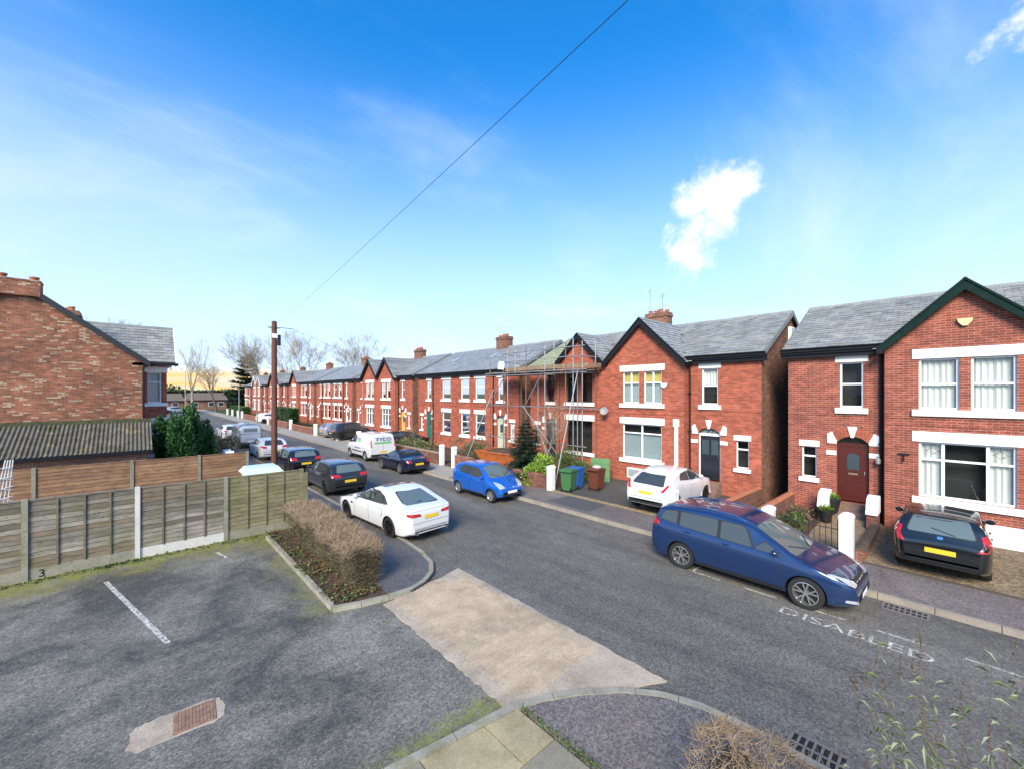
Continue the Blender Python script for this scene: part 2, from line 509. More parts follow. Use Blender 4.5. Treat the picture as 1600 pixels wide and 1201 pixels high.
M_PARK = asphalt('car_park_asphalt', (0.060, 0.058, 0.052), (0.26, 0.245, 0.205), 0.68, moss=True)
M_PAVE = asphalt('pavement_asphalt', (0.11, 0.096, 0.092), (0.19, 0.162, 0.15), 0.8)
M_PAVE2 = asphalt('corner_pavement_asphalt', (0.082, 0.081, 0.084), (0.13, 0.125, 0.125), 0.6)
M_DRIVE = asphalt('drive_asphalt', (0.055, 0.054, 0.054), (0.085, 0.082, 0.078), 0.6)
M_PATCH = asphalt('patch_asphalt', (0.07, 0.072, 0.078), (0.09, 0.09, 0.095), 0.4)
def gravel_mat(name, a, b, scale=28):
    t = NT(name)
    vo = t.n('ShaderNodeTexVoronoi', {'Vector': t.pos, 'Scale': float(scale)})
    w = t.n('ShaderNodeSeparateXYZ', {0: vo.outputs['Color']}).outputs[0]
    col = t.mix(w, a, b)
    k = t.rng(t.noise(0.9, 6, 0.7), 0.3, 0.7, 0.65, 1.25)
    col = t.mix(1.0, col, t.n('ShaderNodeCombineXYZ', {0: k, 1: k, 2: k}).outputs[0], 'MULTIPLY')
    MATS[name] = t.out(col, 0.85, vo.outputs['Distance'], 0.9, 0.02)
    return MATS[name]
M_GRAVEL = gravel_mat('brown_block_gravel', (0.115, 0.085, 0.048), (0.25, 0.19, 0.12), 15)
M_SOIL = gravel_mat('planting_soil', (0.035, 0.022, 0.014), (0.10, 0.06, 0.035), 24)
def concrete_mat(name, a, b, ridges=False, moss=0.0, stain=0.0):
    t = NT(name)
    n = t.noise(1.6, 7, 0.7); f2 = t.noise(42, 3, 0.8)
    col = t.mix(t.rng(n, 0.3, 0.7), a, b)
    k = t.rng(f2, 0.25, 0.75, 0.72, 1.25)
    col = t.mix(1.0, col, t.n('ShaderNodeCombineXYZ', {0: k, 1: k, 2: k}).outputs[0], 'MULTIPLY')
    if stain > 0:
        col = t.mix(t.math('MULTIPLY', t.rng(t.noise(0.9, 7, 0.75), 0.48, 0.66), stain), col, (0.13, 0.11, 0.085))
        col = t.mix(t.math('MULTIPLY', t.rng(t.noise(24, 4, 0.8), 0.56, 0.66), 0.6), col, (0.12, 0.10, 0.08))
    if moss > 0:
        mm = t.math('MULTIPLY', t.rng(t.noise(2.8, 6, 0.75), 0.5, 0.68), moss)
        col = t.mix(mm, col, (0.12, 0.13, 0.03))
    MATS[name] = t.out(col, 0.85, f2, 0.5, 0.006)
    return MATS[name]
M_CONC = concrete_mat('ramp_concrete', (0.30, 0.245, 0.185), (0.45, 0.38, 0.30), stain=0.5)
M_KERB = concrete_mat('kerb_concrete', (0.20, 0.19, 0.15), (0.32, 0.30, 0.25), moss=0.6)
M_KERB2 = concrete_mat('granite_kerb', (0.21, 0.18, 0.15), (0.34, 0.29, 0.24), moss=0.15)
M_FLAG = concrete_mat('sandstone_flag', (0.24, 0.20, 0.12), (0.40, 0.34, 0.20), moss=0.35)
M_FLAG2 = concrete_mat('grey_sandstone_flag', (0.17, 0.155, 0.12), (0.26, 0.24, 0.18), moss=0.4)
M_GRASS = plain('rough_grass', (0.05, 0.075, 0.018), 0.9, var=0.4, vscale=2, bump=0.8, bscale=30)
M_LINE = NT('worn_white_line')
_w = M_LINE.rng(M_LINE.noise(14, 5, 0.75), 0.43, 0.58)
M_LINE = M_LINE.out(M_LINE.mix(_w, (0.16, 0.16, 0.155), (0.56, 0.55, 0.50)), 0.7)

def sheet(name, pts, z, mat, kind='structure'):
    m = MB(); m.poly([(p[0], p[1], p[2] if len(p) > 2 else z) for p in pts])
    o = m.build(name, mat, fix=False)
    return tag(o, kind=kind)
def slab(name, pts, z0, z1, mat, kind='structure', parent=None):
    m = MB(); m.extr([(p[0], p[1], z0) for p in pts], (0, 0, z1 - z0))
    o = m.build(name, mat, parent)
    if parent is None: tag(o, kind=kind)
    return o
sheet('ground', [(-1500, -1500), (1500, -1500), (1500, 1500), (-1500, 1500)], -0.04, M_GRASS)
sheet('road', [(4.61, -40), (12.5, -40), (12.5, 175), (4.61, 175)], 0.0, M_ROAD)
sheet('car_park', [(-30, 4.5), (4.6, 4.5), (4.6, 15.7), (-30, 15.7)], 0.004, M_PARK)
def arc(cx, cy, r, a0, a1, n):
    return [(cx + r * math.cos(R(a0 + (a1 - a0) * i / n)), cy + r * math.sin(R(a0 + (a1 - a0) * i / n))) for i in range(n + 1)]
far_corner = [(3.06, 8.92), (3.6, 8.72), (4.2, 8.58), (4.75, 8.55), (5.2, 8.70), (5.62, 9.05), (5.95, 9.6), (6.12, 10.4), (6.2, 11.4)]
near_corner = [(6.2, 0.9), (6.2, 2.0), (6.12, 2.55), (5.93, 3.05), (5.55, 3.52), (5.0, 3.95), (4.5, 4.24), (4.05, 4.42)]
slab('pavement_left_far', [(4.25, 8.66)] + far_corner[3:] + [(6.2, 175), (4.2, 175)], -0.02, 0.085, M_PAVE2)
slab('pavement_left_near', [(4.1, -40), (6.2, -40)] + near_corner + [(4.1, 4.36)], -0.02, 0.085, M_PAVE)
slab('pavement_right', [(12.42, -40), (14.25, -40), (14.25, 18.6), (12.42, 18.6)], -0.02, 0.115, M_PAVE)
slab('pavement_right_far', [(12.42, 18.605), (14.25, 18.605), (14.25, 175), (12.42, 175)], -0.02, 0.115, concrete_mat('pale_pavement', (0.24, 0.225, 0.20), (0.34, 0.32, 0.285)))
sheet('pavement_patch', [(12.75, 9.5), (14.1, 9.6), (14.1, 11.6), (12.8, 11.7)], 0.12, M_PATCH)
# concrete crossover with brushed ridges
m = MB()
ramp_c = [(4.0, 4.50), (6.28, 3.15), (6.3, 8.95), (5.15, 8.60), (4.75, 8.50), (4.0, 8.52)]
ramp_pts = []
for (a, b), (c_, d) in zip(ramp_c, ramp_c[1:] + ramp_c[:1]):
    n_ = max(1, int(math.hypot(c_ - a, d - b) / .12))
    ramp_pts += [(a + (c_ - a) * i / n_ + (rnd.uniform(-.022, .022) if i else 0), b + (d - b) * i / n_ + (rnd.uniform(-.015, .015) if i else 0)) for i in range(n_)]
m.extr([(p[0], p[1], -0.01) for p in ramp_pts], (0, 0, 0.028))
ramp = m.build('vehicle_crossover', M_CONC); tag(ramp, kind='structure')
m = MB()
for i in range(120):
    y = 4.4 + i * 0.036 + rnd.uniform(-.006, .006)
    x0 = 4.1 + rnd.uniform(0, .25); x1 = 6.2 - rnd.uniform(0, .12)
    if y < 4.9: x0 = max(x0, 6.2 - (y - 3.2) * 1.35)
    if y > 8.4: x1 = min(x1, 5.6)
    w = rnd.uniform(.007, .012)
    m.add([(x0, y - w, .0182), (x1, y - w + .03, .0182), (x1, y + w + .03, .0182), (x0, y + w, .0182), (x0, y, .034), (x1, y + .03, .034)],
          [(0, 1, 5, 4), (3, 4, 5, 2)])
o = m.build('ridge', M_CONC, ramp, fix=False); o['kind'] = 'stuff'
# crumbled paler strip where crossover meets the car park is part of the slab; kerbs
def kerb_run(name, pts, w, z0, z1, mat, stone=0.9, parent=None):
    """pts = outer (road side) edge, stones laid inwards to the left of travel"""
    root = tag(bpy.data.objects.new(name, None), kind='structure'); COL.objects.link(root)
    P = [Vector((p[0], p[1])) for p in pts]
    L = [0]
    for a, b in zip(P, P[1:]): L.append(L[-1] + (b - a).length)
    def at(s):
        for i in range(len(P) - 1):
            if s <= L[i + 1] or i == len(P) - 2:
                t = (s - L[i]) / (L[i + 1] - L[i]); return P[i].lerp(P[i + 1], t), (P[i + 1] - P[i]).normalized()
    n = max(1, round(L[-1] / stone)); k = 4 if len(P) > 2 else 1
    for i in range(n):
        a = L[-1] * i / n + .006; b = L[-1] * (i + 1) / n - .006
        dz = rnd.uniform(-.006, .006)
        ou, inn = [], []
        for j in range(k + 1):
            p, d = at(a + (b - a) * j / k)
            nn = Vector((-d.y, d.x))
            ou.append(p); inn.append(p + nn * w)
        mb = MB()
        for j in range(k):
            a0, a1, b1, b0 = ou[j], ou[j + 1], inn[j + 1], inn[j]
            c0 = a0 + (b0 - a0) * .12; c1 = a1 + (b1 - a1) * .12
            mb.hexa([(a0.x, a0.y, z0), (a1.x, a1.y, z0), (b1.x, b1.y, z0), (b0.x, b0.y, z0),
                     (c0.x, c0.y, z1 + dz), (c1.x, c1.y, z1 + dz), (b1.x, b1.y, z1 + dz), (b0.x, b0.y, z1 + dz)])
        mb.build('kerb_stone', mat, root)
    return root
kerb_run('kerb_right', [(12.3, 40), (12.3, -6)], 0.13, -0.05, 0.122, M_KERB2) if False else None
kr = kerb_run('kerb_right', [(12.3, -6), (12.3, 40)], -0.13, -0.05, 0.122, M_KERB2)
m = MB(); m.box(12.3, 12.43, 40.01, 175, -.05, .12); m.build('kerb_stone', M_KERB2, kr)
kerb_run('kerb_far_corner', far_corner, 0.13, -0.05, 0.10, M_KERB, 0.6)
kl = kerb_run('kerb_left', [(6.2, 11.4), (6.2, 40)], 0.13, -0.05, 0.10, M_KERB)
m = MB(); m.box(6.07, 6.2, 40.01, 175, -.05, .10); m.build('kerb_stone', M_KERB, kl)
kerb_run('kerb_near_corner', near_corner, 0.13, -0.05, 0.10, M_KERB, 0.7)
kerb_run('kerb_near_left', [(6.2, -6), (6.2, 0.89)], 0.13, -0.05, 0.10, M_KERB)
kerb_run('kerb_car_park', [(4.05, 4.44), (3.2, 4.56), (2.3, 4.70), (1.2, 4.84), (-1.5, 5.1)], 0.14, -0.05, 0.11, M_KERB)
kerb_run('kerb_planting_bed', [(3.05, 14.9), (3.05, 9.0)], 0.12, -0.05, 0.10, M_KERB)
# planting bed
sheet('planting_bed', [(3.15, 8.98), (4.28, 8.62), (4.28, 15.4), (3.15, 15.2)], 0.06, M_SOIL)
# flagged forecourt by the building
fr = tag(bpy.data.objects.new('flagged_path', None), kind='structure'); COL.objects.link(fr)
sheet('path_bed', [(-2, -3), (4.09, -3), (4.09, 4.30), (-2, 4.9)], 0.03, M_SOIL)
y = 4.2
row = 0
random.seed(3)
while y > 1.2:
    hgt = [0.62, 0.75, 0.5, 0.66, 0.6][row % 5]
    x = 4.06
    j = 0
    while x > 0.0:
        w = [0.55, 0.92, 0.7, 0.8][(j + row * 2) % 4]
        x0 = max(x - w, 0)
        def cl(px, py): return min(py, 4.43 - (px - 2.3) * .155 - .03)
        z1 = 0.085 + rnd.uniform(-.006, .006)
        mb = MB()
        q = [(x0 + .008, y - hgt + .008), (x - .008, y - hgt + .008), (x - .008, cl(x, y - .008)), (x0 + .008, cl(x0, y - .008))]
        if row == 0: q[2] = (x - .008, 4.57 - (x - 2.3) * .155 - .02); q[3] = (x0 + .008, 4.57 - (x0 - 2.3) * .155 - .02)
        mb.extr([(a, b, 0.031) for a, b in q], (0, 0, z1 - .031))
        mb.build('flagstone', rnd.choice([M_FLAG, M_FLAG, M_FLAG2]), fr)
        x = x0; j += 1
    y -= hgt; row += 1
# iron drain cover let into the car park with worn concrete round it
M_IRON = plain('rusty_iron', (0.23, 0.14, 0.095), 0.7, var=0.35, vscale=14)
M_DARK = plain('painted_pit_shade', (0.008, 0.008, 0.008), 0.9)
mc = thing('manhole_cover', 'rusty ribbed iron drain cover in pale concrete patch in the car park', 'drain cover', (0.45, 7.4, 0.004))
mc.rotation_euler = (0, 0, R(-4)); ORG[mc.name] = Vector((0, 0, 0))
mb = MB(); mb.add([(.52 * math.copysign(abs(math.cos(i * math.pi / 18)) ** .45, math.cos(i * math.pi / 18)) + rnd.uniform(-.03, .03), .30 * math.copysign(abs(math.sin(i * math.pi / 18)) ** .45, math.sin(i * math.pi / 18)) + rnd.uniform(-.025, .025), .002) for i in range(36)], [tuple(range(36))])
mb.build('concrete_surround', M_CONC, mc, fix=False)
mb = MB(); mb.box(-.06, .42, -.24, .24, .0, .012); mb.build('cover_plate', M_IRON, mc)
mb = MB()
for i in range(11):
    for j in range(8):
        x_ = -.035 + i * .04; y_ = -.21 + j * .056
        mb.box(x_, x_ + .026, y_, y_ + .034, .0121, .019)
mb.build('tread_pattern', M_IRON, mc)['kind'] = 'stuff'
# road gullies
def gully(loc, rz, label, w=.52, l=.42, nb=7):
    g = thing('road_gully', label, 'drain grate', loc, rz, 'road gullies', local=True)
    b = MB(); b.box(-w / 2, w / 2, -l / 2, l / 2, .0, .004); b.build('pit_shade_plate', M_DARK, g)  # flat near-black plate, shade below the grate painted as colour
    b = MB()
    for a in (-1, 1):
        b.box(-w / 2, w / 2, a * l / 2 - .022, a * l / 2 + .022, .0041, .016)
        b.box(a * w / 2 - .02, a * w / 2 + .02, -l / 2 + .022, l / 2 - .022, .0041, .016)
    b.box(-w / 2 + .02, w / 2 - .02, -.014, .014, .0041, .0155)
    b.build('frame', M_GREYI, g)
    for i in range(1, nb):
        x_ = -w / 2 + w * i / nb
        b = MB(); b.box(x_ - .014, x_ + .014, -l / 2 + .0225, l / 2 - .0225, .0042, .015); b.build('bar', M_GREYI, g)
M_GREYI = plain('worn_grey_iron', (0.15, 0.14, 0.13), 0.55, var=0.25, vscale=20)
gully((6.44, 1.22, 0.0), R(90), 'iron road grate by the near kerb below the twiggy hedge', .6, .40)
gully((12.05, 0.75, 0.0), R(90), 'iron road grate at far kerb just past the blue people carrier', .7, .34, 8)
# painted markings
mk = MB()
def line(pts, w, z=.0045):
    for (x0, y0), (x1, y1) in zip(pts, pts[1:]):
        d = Vector((x1 - x0, y1 - y0)).normalized(); n_ = Vector((-d.y, d.x)) * w / 2
        mk.poly([(x0 - n_.x, y0 - n_.y, z), (x1 - n_.x, y1 - n_.y, z), (x1 + n_.x, y1 + n_.y, z), (x0 + n_.x, y0 + n_.y, z)])
line([(-0.53, 14.15), (0.45, 9.9)], .09, .0085)
line([(1.75, 14.6), (1.9, 13.9)], .07, .0085)
o = mk.build('parking_line', M_LINE, fix=False); tag(o, kind='structure')
# disabled bay markings
mk = MB()
line([(12.2, 4.66), (10.9, 4.66), (10.68, 4.66)], .06)
for a, b in ((4.63, 3.98), (3.42, 2.78), (2.05, 1.55), (1.06, 0.42), (-.1, -.75), (-1.3, -2)):
    line([(10.67, a), (10.67, b)], .055)
o = mk.build('bay_line', M_LINE, fix=False); tag(o, kind='structure')
Mt = Matrix(((0, 1, 0, 10.18), (-1, 0, 0, 1.42), (0, 0, 1, 0.005), (0, 0, 0, 1)))
o = text_mesh('bay_lettering', 'DISABLED', 0.44, M_LINE, Mt, sx=1.22); tag(o, kind='structure')

# ---------------------------------------------------------------- houses
EAVE, RIDGE = 6.25, 8.45
def wall_holes(m, plane, c, a0, a1, z0, z1, holes, depth, mi=0, inward=1):
    """wall on plane 'x' (x=c, spans y) or 'y' (y=c, spans x) with rectangular openings and reveals"""
    A = sorted(set([a0, a1] + [h[0] for h in holes] + [h[1] for h in holes]))
    Z = sorted(set([z0, z1] + [h[2] for h in holes] + [h[3] for h in holes]))
    P = (lambda a, z, d=0: (c + d * inward, a, z)) if plane == 'x' else (lambda a, z, d=0: (a, c + d * inward, z))
    for i in range(len(A) - 1):
        for j in range(len(Z) - 1):
            ca, cz = (A[i] + A[i + 1]) / 2, (Z[j] + Z[j + 1]) / 2
            if any(h[0] < ca < h[1] and h[2] < cz < h[3] for h in holes): continue
            m.poly([P(A[i], Z[j]), P(A[i + 1], Z[j]), P(A[i + 1], Z[j + 1]), P(A[i], Z[j + 1])], mi)
    for h in holes:
        q = [(h[0], h[2]), (h[1], h[2]), (h[1], h[3]), (h[0], h[3])]
        for (p, r) in zip(q, q[1:] + q[:1]):
            m.poly([P(*p), P(*r), P(*r, depth), P(*p, depth)], mi)
def window(par, x, y0, y1, z0, z1, mull=(), trans=(.52,), lint=.3, sill=.2, lx=.13, frame=UPVC, fill=None, detail=1, lintel=True, stained=False, lead=False, lmat=None):
    """window in a wall facing -X at plane x"""
    lmat = lmat or WHITE
    d = .10; t = .055 if y1 - y0 > .5 else .04
    b = MB(); xi = x + d
    b.box(xi - .03, xi + .03, y0, y0 + t, z0, z1); b.box(xi - .03, xi + .03, y1 - t, y1, z0, z1)
    b.box(xi - .031, xi + .031, y0 + t, y1 - t, z0, z0 + t * 1.2); b.box(xi - .031, xi + .031, y0 + t, y1 - t, z1 - t, z1)
    cols = [y0 + t] + [y0 + (y1 - y0) * f for f in mull] + [y1 - t]
    for f in mull:
        yc = y0 + (y1 - y0) * f; b.box(xi - .029, xi + .029, yc - .035, yc + .035, z0 + t, z1 - t)
    for f in trans:
        zc = z0 + (z1 - z0) * f
        for p, q in zip(cols, cols[1:]): b.box(xi - .027, xi + .024, p + (.035 if p != cols[0] else 0), q - (.035 if q != cols[-1] else 0), zc - .03, zc + .03)
    w = b.build('window', frame, par)
    g = MB(); g.poly([(xi + .005, y0, z0), (xi + .005, y1, z0), (xi + .005, y1, z1), (xi + .005, y0, z1)])
    g.build('pane', GLASS, w, fix=False)
    if lead:
        g = MB()
        for p, q in zip(cols, cols[1:]):
            yc, zc = (p + q) / 2, z1 - (z1 - z0) * (1 - trans[0]) / 2
            hw, hh = min(.16, (q - p) * .3), .10
            pts = [(xi - .004, yc - hw, zc), (xi - .004, yc, zc + hh), (xi - .004, yc + hw, zc), (xi - .004, yc, zc - hh), (xi - .004, yc - hw, zc)]
            g.path(pts, .006, 4)
            g.path([(xi - .004, p, zc), (xi - .004, yc - hw, zc)], .005, 4); g.path([(xi - .004, q, zc), (xi - .004, yc + hw, zc)], .005, 4)
            g.path([(xi - .004, yc, zc + hh), (xi - .004, yc, z1 - t)], .005, 4)
        g.build('leadwork', BLACKP, w)
    if lintel:
        e = lx
        b = MB(); b.box(x - .03, x + .08, y0 - e, y1 + e, z1 + .002, z1 + lint); b.build('lintel', lmat, w)
        b = MB(); b.hexa([(x - .09, y0 - e, z0 - sill), (x + .07, y0 - e, z0 - sill), (x + .07, y1 + e, z0 - sill), (x - .09, y1 + e, z0 - sill),
                          (x - .08, y0 - e, z0 - .02), (x + .07, y0 - e, z0 - .001), (x + .07, y1 + e, z0 - .001), (x - .08, y1 + e, z0 - .02)])
        b.build('sill', lmat, w)
    if detail:
        xc = xi + .10
        def curtain(ya, yb, za, zb, mat, name='curtain'):
            c_ = MB(); n = max(4, int((yb - ya) / .035))
            vs = []
            for i in range(n + 1):
                yy_ = ya + (yb - ya) * i / n; dx = .022 * math.sin(i * 1.7) + .01 * math.sin(i * .6)
                vs += [(xc + dx, yy_, za), (xc + dx, yy_, zb)]
            c_.add(vs, [(2 * i, 2 * i + 2, 2 * i + 3, 2 * i + 1) for i in range(n)])
            c_.build(name, mat, w, smooth=True, fix=False)
        W_ = y1 - y0
        if fill == 'net': curtain(y0, y1, z0, z1, CURT, 'net_curtain')
        elif fill == 'sides':
            curtain(y0, y0 + W_ * .27, z0, z1, CURT); curtain(y1 - W_ * .27, y1, z0, z1, CURT)
        elif fill == 'blind':
            c_ = MB()
            zz = z0 + (z1 - z0) * (trans[0] if trans and trans[0] > .5 else 1)
            n = int((zz - z0) / .055)
            for i in range(n):
                za = z0 + i * .055; c_.add([(xc + .012, y0, za), (xc + .012, y1, za), (xc - .012, y1, za + .05), (xc - .012, y0, za + .05)], [(0, 1, 2, 3)])
            c_.build('slatted_blind', BLIND, w, fix=False)
            if stained:
                c_ = MB(); c_.poly([(xc, y0, zz), (xc, y1, zz), (xc, y1, z1), (xc, y0, z1)]); c_.build('upper_blind', YBLIND, w, fix=False)
        elif fill == 'half': curtain(y0, y1, z0 + (z1 - z0) * .55, z1, CURT, 'roller_blind')
        # dark panel behind the glass, indoor shade put into its colour
        g = MB(); g.box(xi + .35, xi + .36, y0 - .3, y1 + .3, z0 - .3, z1 + .3); g.build('room_shade_panel', DARKIN, w)
    return w
def arch_pts(ya, yb, zs, rise, n=10):
    c_ = (ya + yb) / 2; h = (yb - ya) / 2
    r = (h * h + rise * rise) / (2 * rise); cz = zs + rise - r
    a = math.asin(min(1, h / r))
    return [(c_ + r * math.sin(-a + 2 * a * i / n), cz + r * math.cos(-a + 2 * a * i / n)) for i in range(n + 1)], (c_, cz, r, a)
def door_set(par, x, ya, yb, z0, zd, rise, dmat, fan_mat, detail=1, dbl=False, white_frame=False, number=None, band=True):
    """door leaf with arched fanlight, brick voussoirs, white keystone and springers"""
    zs = zd + .06
    pts, (yc, cz, r, a) = arch_pts(ya, yb, zs + .02, rise)
    xd = x + .16
    fm = UPVC if white_frame else dmat
    b = MB(); b.box(xd - .03, xd + .02, ya + .06, yb - .06, z0 + .05, zd - .02)
    d = b.build('door', dmat, par)
    b = MB()
    b.box(xd - .05, xd + .03, ya, ya + .059, z0, zs + .02); b.box(xd - .05, xd + .03, yb - .059, yb, z0, zs + .02)
    b.box(xd - .051, xd + .03, ya + .06, yb - .06, zd - .019, zs + .03)
    b.build('door_frame', fm, d)
    g = MB(); g.poly([(xd - .01, p, q) for p, q in [(ya, zs)] + pts + [(yb, zs)]]); g.build('fanlight', fan_mat, d, fix=False)
    if detail:
        W_ = yb - ya - .12; y_ = ya + .06
        pm = MB()
        if dbl:
            cols = [(y_ + .07, y_ + W_ / 2 - .05), (y_ + W_ / 2 + .05, y_ + W_ - .07)]
            for p, q in cols:
                pm.box(xd - .042, xd - .0305, p, q, z0 + .2, z0 + .75); pm.box(xd - .042, xd - .0305, p, q, z0 + .9, z0 + 1.05)
        else:
            pm.box(xd - .042, xd - .0305, y_ + .1, y_ + W_ - .1, z0 + .2, z0 + .62)
            pm.box(xd - .042, xd - .0305, y_ + .1, y_ + W_ - .1, z0 + .72, z0 + .82)
        pm.build('raised_panel', dmat, d)
        gp_ = MB()
        if dbl:
            for p, q in cols: gp_.box(xd - .037, xd - .0305, p, q, z0 + 1.15, z0 + 1.8)
        else:
            pp, _ = arch_pts(yc - .17, yc + .17, z0 + 1.65, .08, 6)
            gp_.extr([(xd - .037, p, q) for p, q in [(yc - .17, z0 + 1.15)] + pp + [(yc + .17, z0 + 1.15)]], (.006, 0, 0))
        gp_.build('door_glass', plain('door_glass', (.05, .07, .08), .12), d)
        lb = MB(); lb.box(xd - .05, xd - .0305, yc - .13, yc + .13, z0 + .98, z0 + 1.04)
        if not dbl: lb.build('letterbox', plain('brass', (.6, .5, .3), .3, .8), d)
        hb = MB(); hb.tube((xd - .07, ya + .13, z0 + 1.0), (xd - .07, ya + .13, z0 + 1.14), .012); hb.tube((xd - .07, ya + .13, z0 + 1.07), (xd - .02, ya + .13, z0 + 1.07), .01)
        hb.build('handle', plain('chrome', (.7, .7, .7), .2, 1.0), d)
        if number:
            text_mesh('house_number', number, .3, BLACKP, Matrix(((0, 0, 1, xd - .02), (-1, 0, 0, yc), (0, 1, 0, zs + rise * .45), (0, 0, 0, 1))), d)
    # voussoirs, each brick a wedge
    n = 15; i0 = 0
    vm = MB()
    for i in range(n):
        if i == n // 2: continue
        t0 = -a + 2 * a * i / n + .006; t1 = -a + 2 * a * (i + 1) / n - .006
        ra, rb = r + .01, r + .30
        q = [(yc + rr * math.sin(t), cz + rr * math.cos(t)) for rr, t in ((ra, t0), (ra, t1), (rb, t1), (rb, t0))]
        vm.extr([(x - .02, p, z) for p, z in q], (.06, 0, 0))
    ar = vm.build('arch', RED, par)
    tm = a / n * 1.5
    k = MB(); q = [(yc + rr * math.sin(t), cz + rr * math.cos(t)) for rr, t in ((r - .03, -tm * .8), (r - .03, tm * .8), (r + .36, tm * 1.5), (r + .36, -tm * 1.5))]
    k.extr([(x - .05, p, z) for p, z in q], (.10, 0, 0)); k.build('keystone', WHITE, par)
    for sgn, ye in ((-1, ya), (1, yb)):
        k = MB(); q = [(ye, zs), (ye + sgn * .26, zs), (ye + sgn * .26, zs + .34), (ye + sgn * .13, zs + .42), (ye - sgn * .01, zs + .09)]
        k.extr([(x - .045, p, z) for p, z in q], (.09, 0, 0)); k.build('springer', WHITE, par)
        if band:
            k = MB(); k.box(x - .04, x + .05, ye + sgn * .002, ye + sgn * .30, zs - .42, zs - .26); k.build('impost_block', WHITE, par)
    return pts, zs
def slates(m, O, A, U, wid, leng, keep=None, sw=.34, ex=.235, nm=4):
    O = Vector(O); A = Vector(A).normalized(); U = Vector(U).normalized(); N = A.cross(U).normalized()
    if N.z < 0: N = -N
    rows = int(leng / ex); 
    for r_ in range(rows):
        off = (r_ % 2) * sw / 2
        for c_ in range(-1, int(wid / sw) + 2):
            a0 = max(0, c_ * sw + off); a1 = min(wid, (c_ + 1) * sw + off)
            if a1 - a0 < .04: continue
            u0 = r_ * ex; u1 = min(leng, u0 + ex * 1.2)
            P = O + A * ((a0 + a1) / 2) + U * (u0 + ex / 2)
            if keep and not keep(P): continue
            j = rnd.uniform(-.006, .006); lift = .032 + rnd.uniform(-.006, .012)
            g = .004
            p = [O + A * (a0 + g) + U * (u0 + j) + N * lift, O + A * (a1 - g) + U * (u0 + j) + N * (lift + rnd.uniform(-.003, .003)),
                 O + A * (a1 - g) + U * u1 + N * .006, O + A * (a0 + g) + U * u1 + N * .006]
            q = [p[0] - N * .022, p[1] - N * .022]
            mi = rnd.choice((0, 0, 1, 1, 2, 3)[:nm + 2])
            m.add(p + q, [(0, 1, 2, 3), (4, 5, 1, 0), (4, 0, 3), (5, 2, 1)], mi)
def ridge_tiles(par, p, q, mat, r=.1, n=None):
    p = Vector(p); q = Vector(q); L_ = (q - p).length; n = n or max(1, int(L_ / .45)); d = (q - p) / n
    side = Vector((-d.y, d.x, 0)).normalized() * r
    m = MB()
    for i in range(n):
        a = p + d * i + d * .01; b = p + d * (i + 1) - d * .01; h = Vector((0, 0, rnd.uniform(.055, .07)))
        lo = Vector((0, 0, -.055))
        m.add([a + side + lo, a + side * .45 + h * .8, a + h, a - side * .45 + h * .8, a - side + lo, b + side + lo, b + side * .45 + h * .8, b + h, b - side * .45 + h * .8, b - side + lo],
              [(0, 1, 6, 5), (1, 2, 7, 6), (2, 3, 8, 7), (3, 4, 9, 8), (4, 3, 2, 1, 0), (5, 6, 7, 8, 9)])
    return m.build('ridge_tiles', mat, par)
def chimney(par, x0, x1, y0, y1, z0, z1, mat, pots=4, aerial=False):
    m = MB(); m.box(x0, x1, y0, y1, z0, z1 - .25)
    m.box(x0 - .05, x1 + .05, y0 - .05, y1 + .05, z1 - .249, z1 - .12); m.box(x0 - .02, x1 + .02, y0 - .02, y1 + .02, z1 - .119, z1)
    c_ = m.build('chimney', mat, par)
    for i in range(pots):
        m = MB(); yy_ = y0 + (y1 - y0) * (i + .5) / pots; hh = rnd.uniform(.14, .26); rr = rnd.uniform(.10, .13)
        m.lathe([(rr, 0), (rr * .92, hh * .7), (rr * 1.12, hh * .75), (rr * 1.12, hh), (rr * .8, hh), (rr * .75, .05)], 12, ((x0 + x1) / 2 + rnd.uniform(-.1, .1), yy_, z1))
        m.build('chimney_pot', TERRA, c_, smooth=True)
    if aerial:
        m = MB(); xx_ = (x0 + x1) / 2
        for yy_, h_ in ((y1 - .1, 1.5), (y0 + .4, 1.1)):
            m.tube((xx_, yy_, z1 - .3), (xx_, yy_, z1 + h_), .015, n=5)
            m.tube((xx_ - .4, yy_ - .35, z1 + h_ - .05), (xx_ + .4, yy_ + .35, z1 + h_ - .05), .01, n=4)
            for k in range(6):
                t = -.4 + k * .16; m.tube((xx_ + t - .1, yy_ + t * .9 + .12, z1 + h_ - .05), (xx_ + t + .1, yy_ + t * .9 - .12, z1 + h_ - .05), .006, n=4)
        m.build('aerial', plain('aerial_metal', (.25, .25, .26), .4, .8), c_)
    return c_
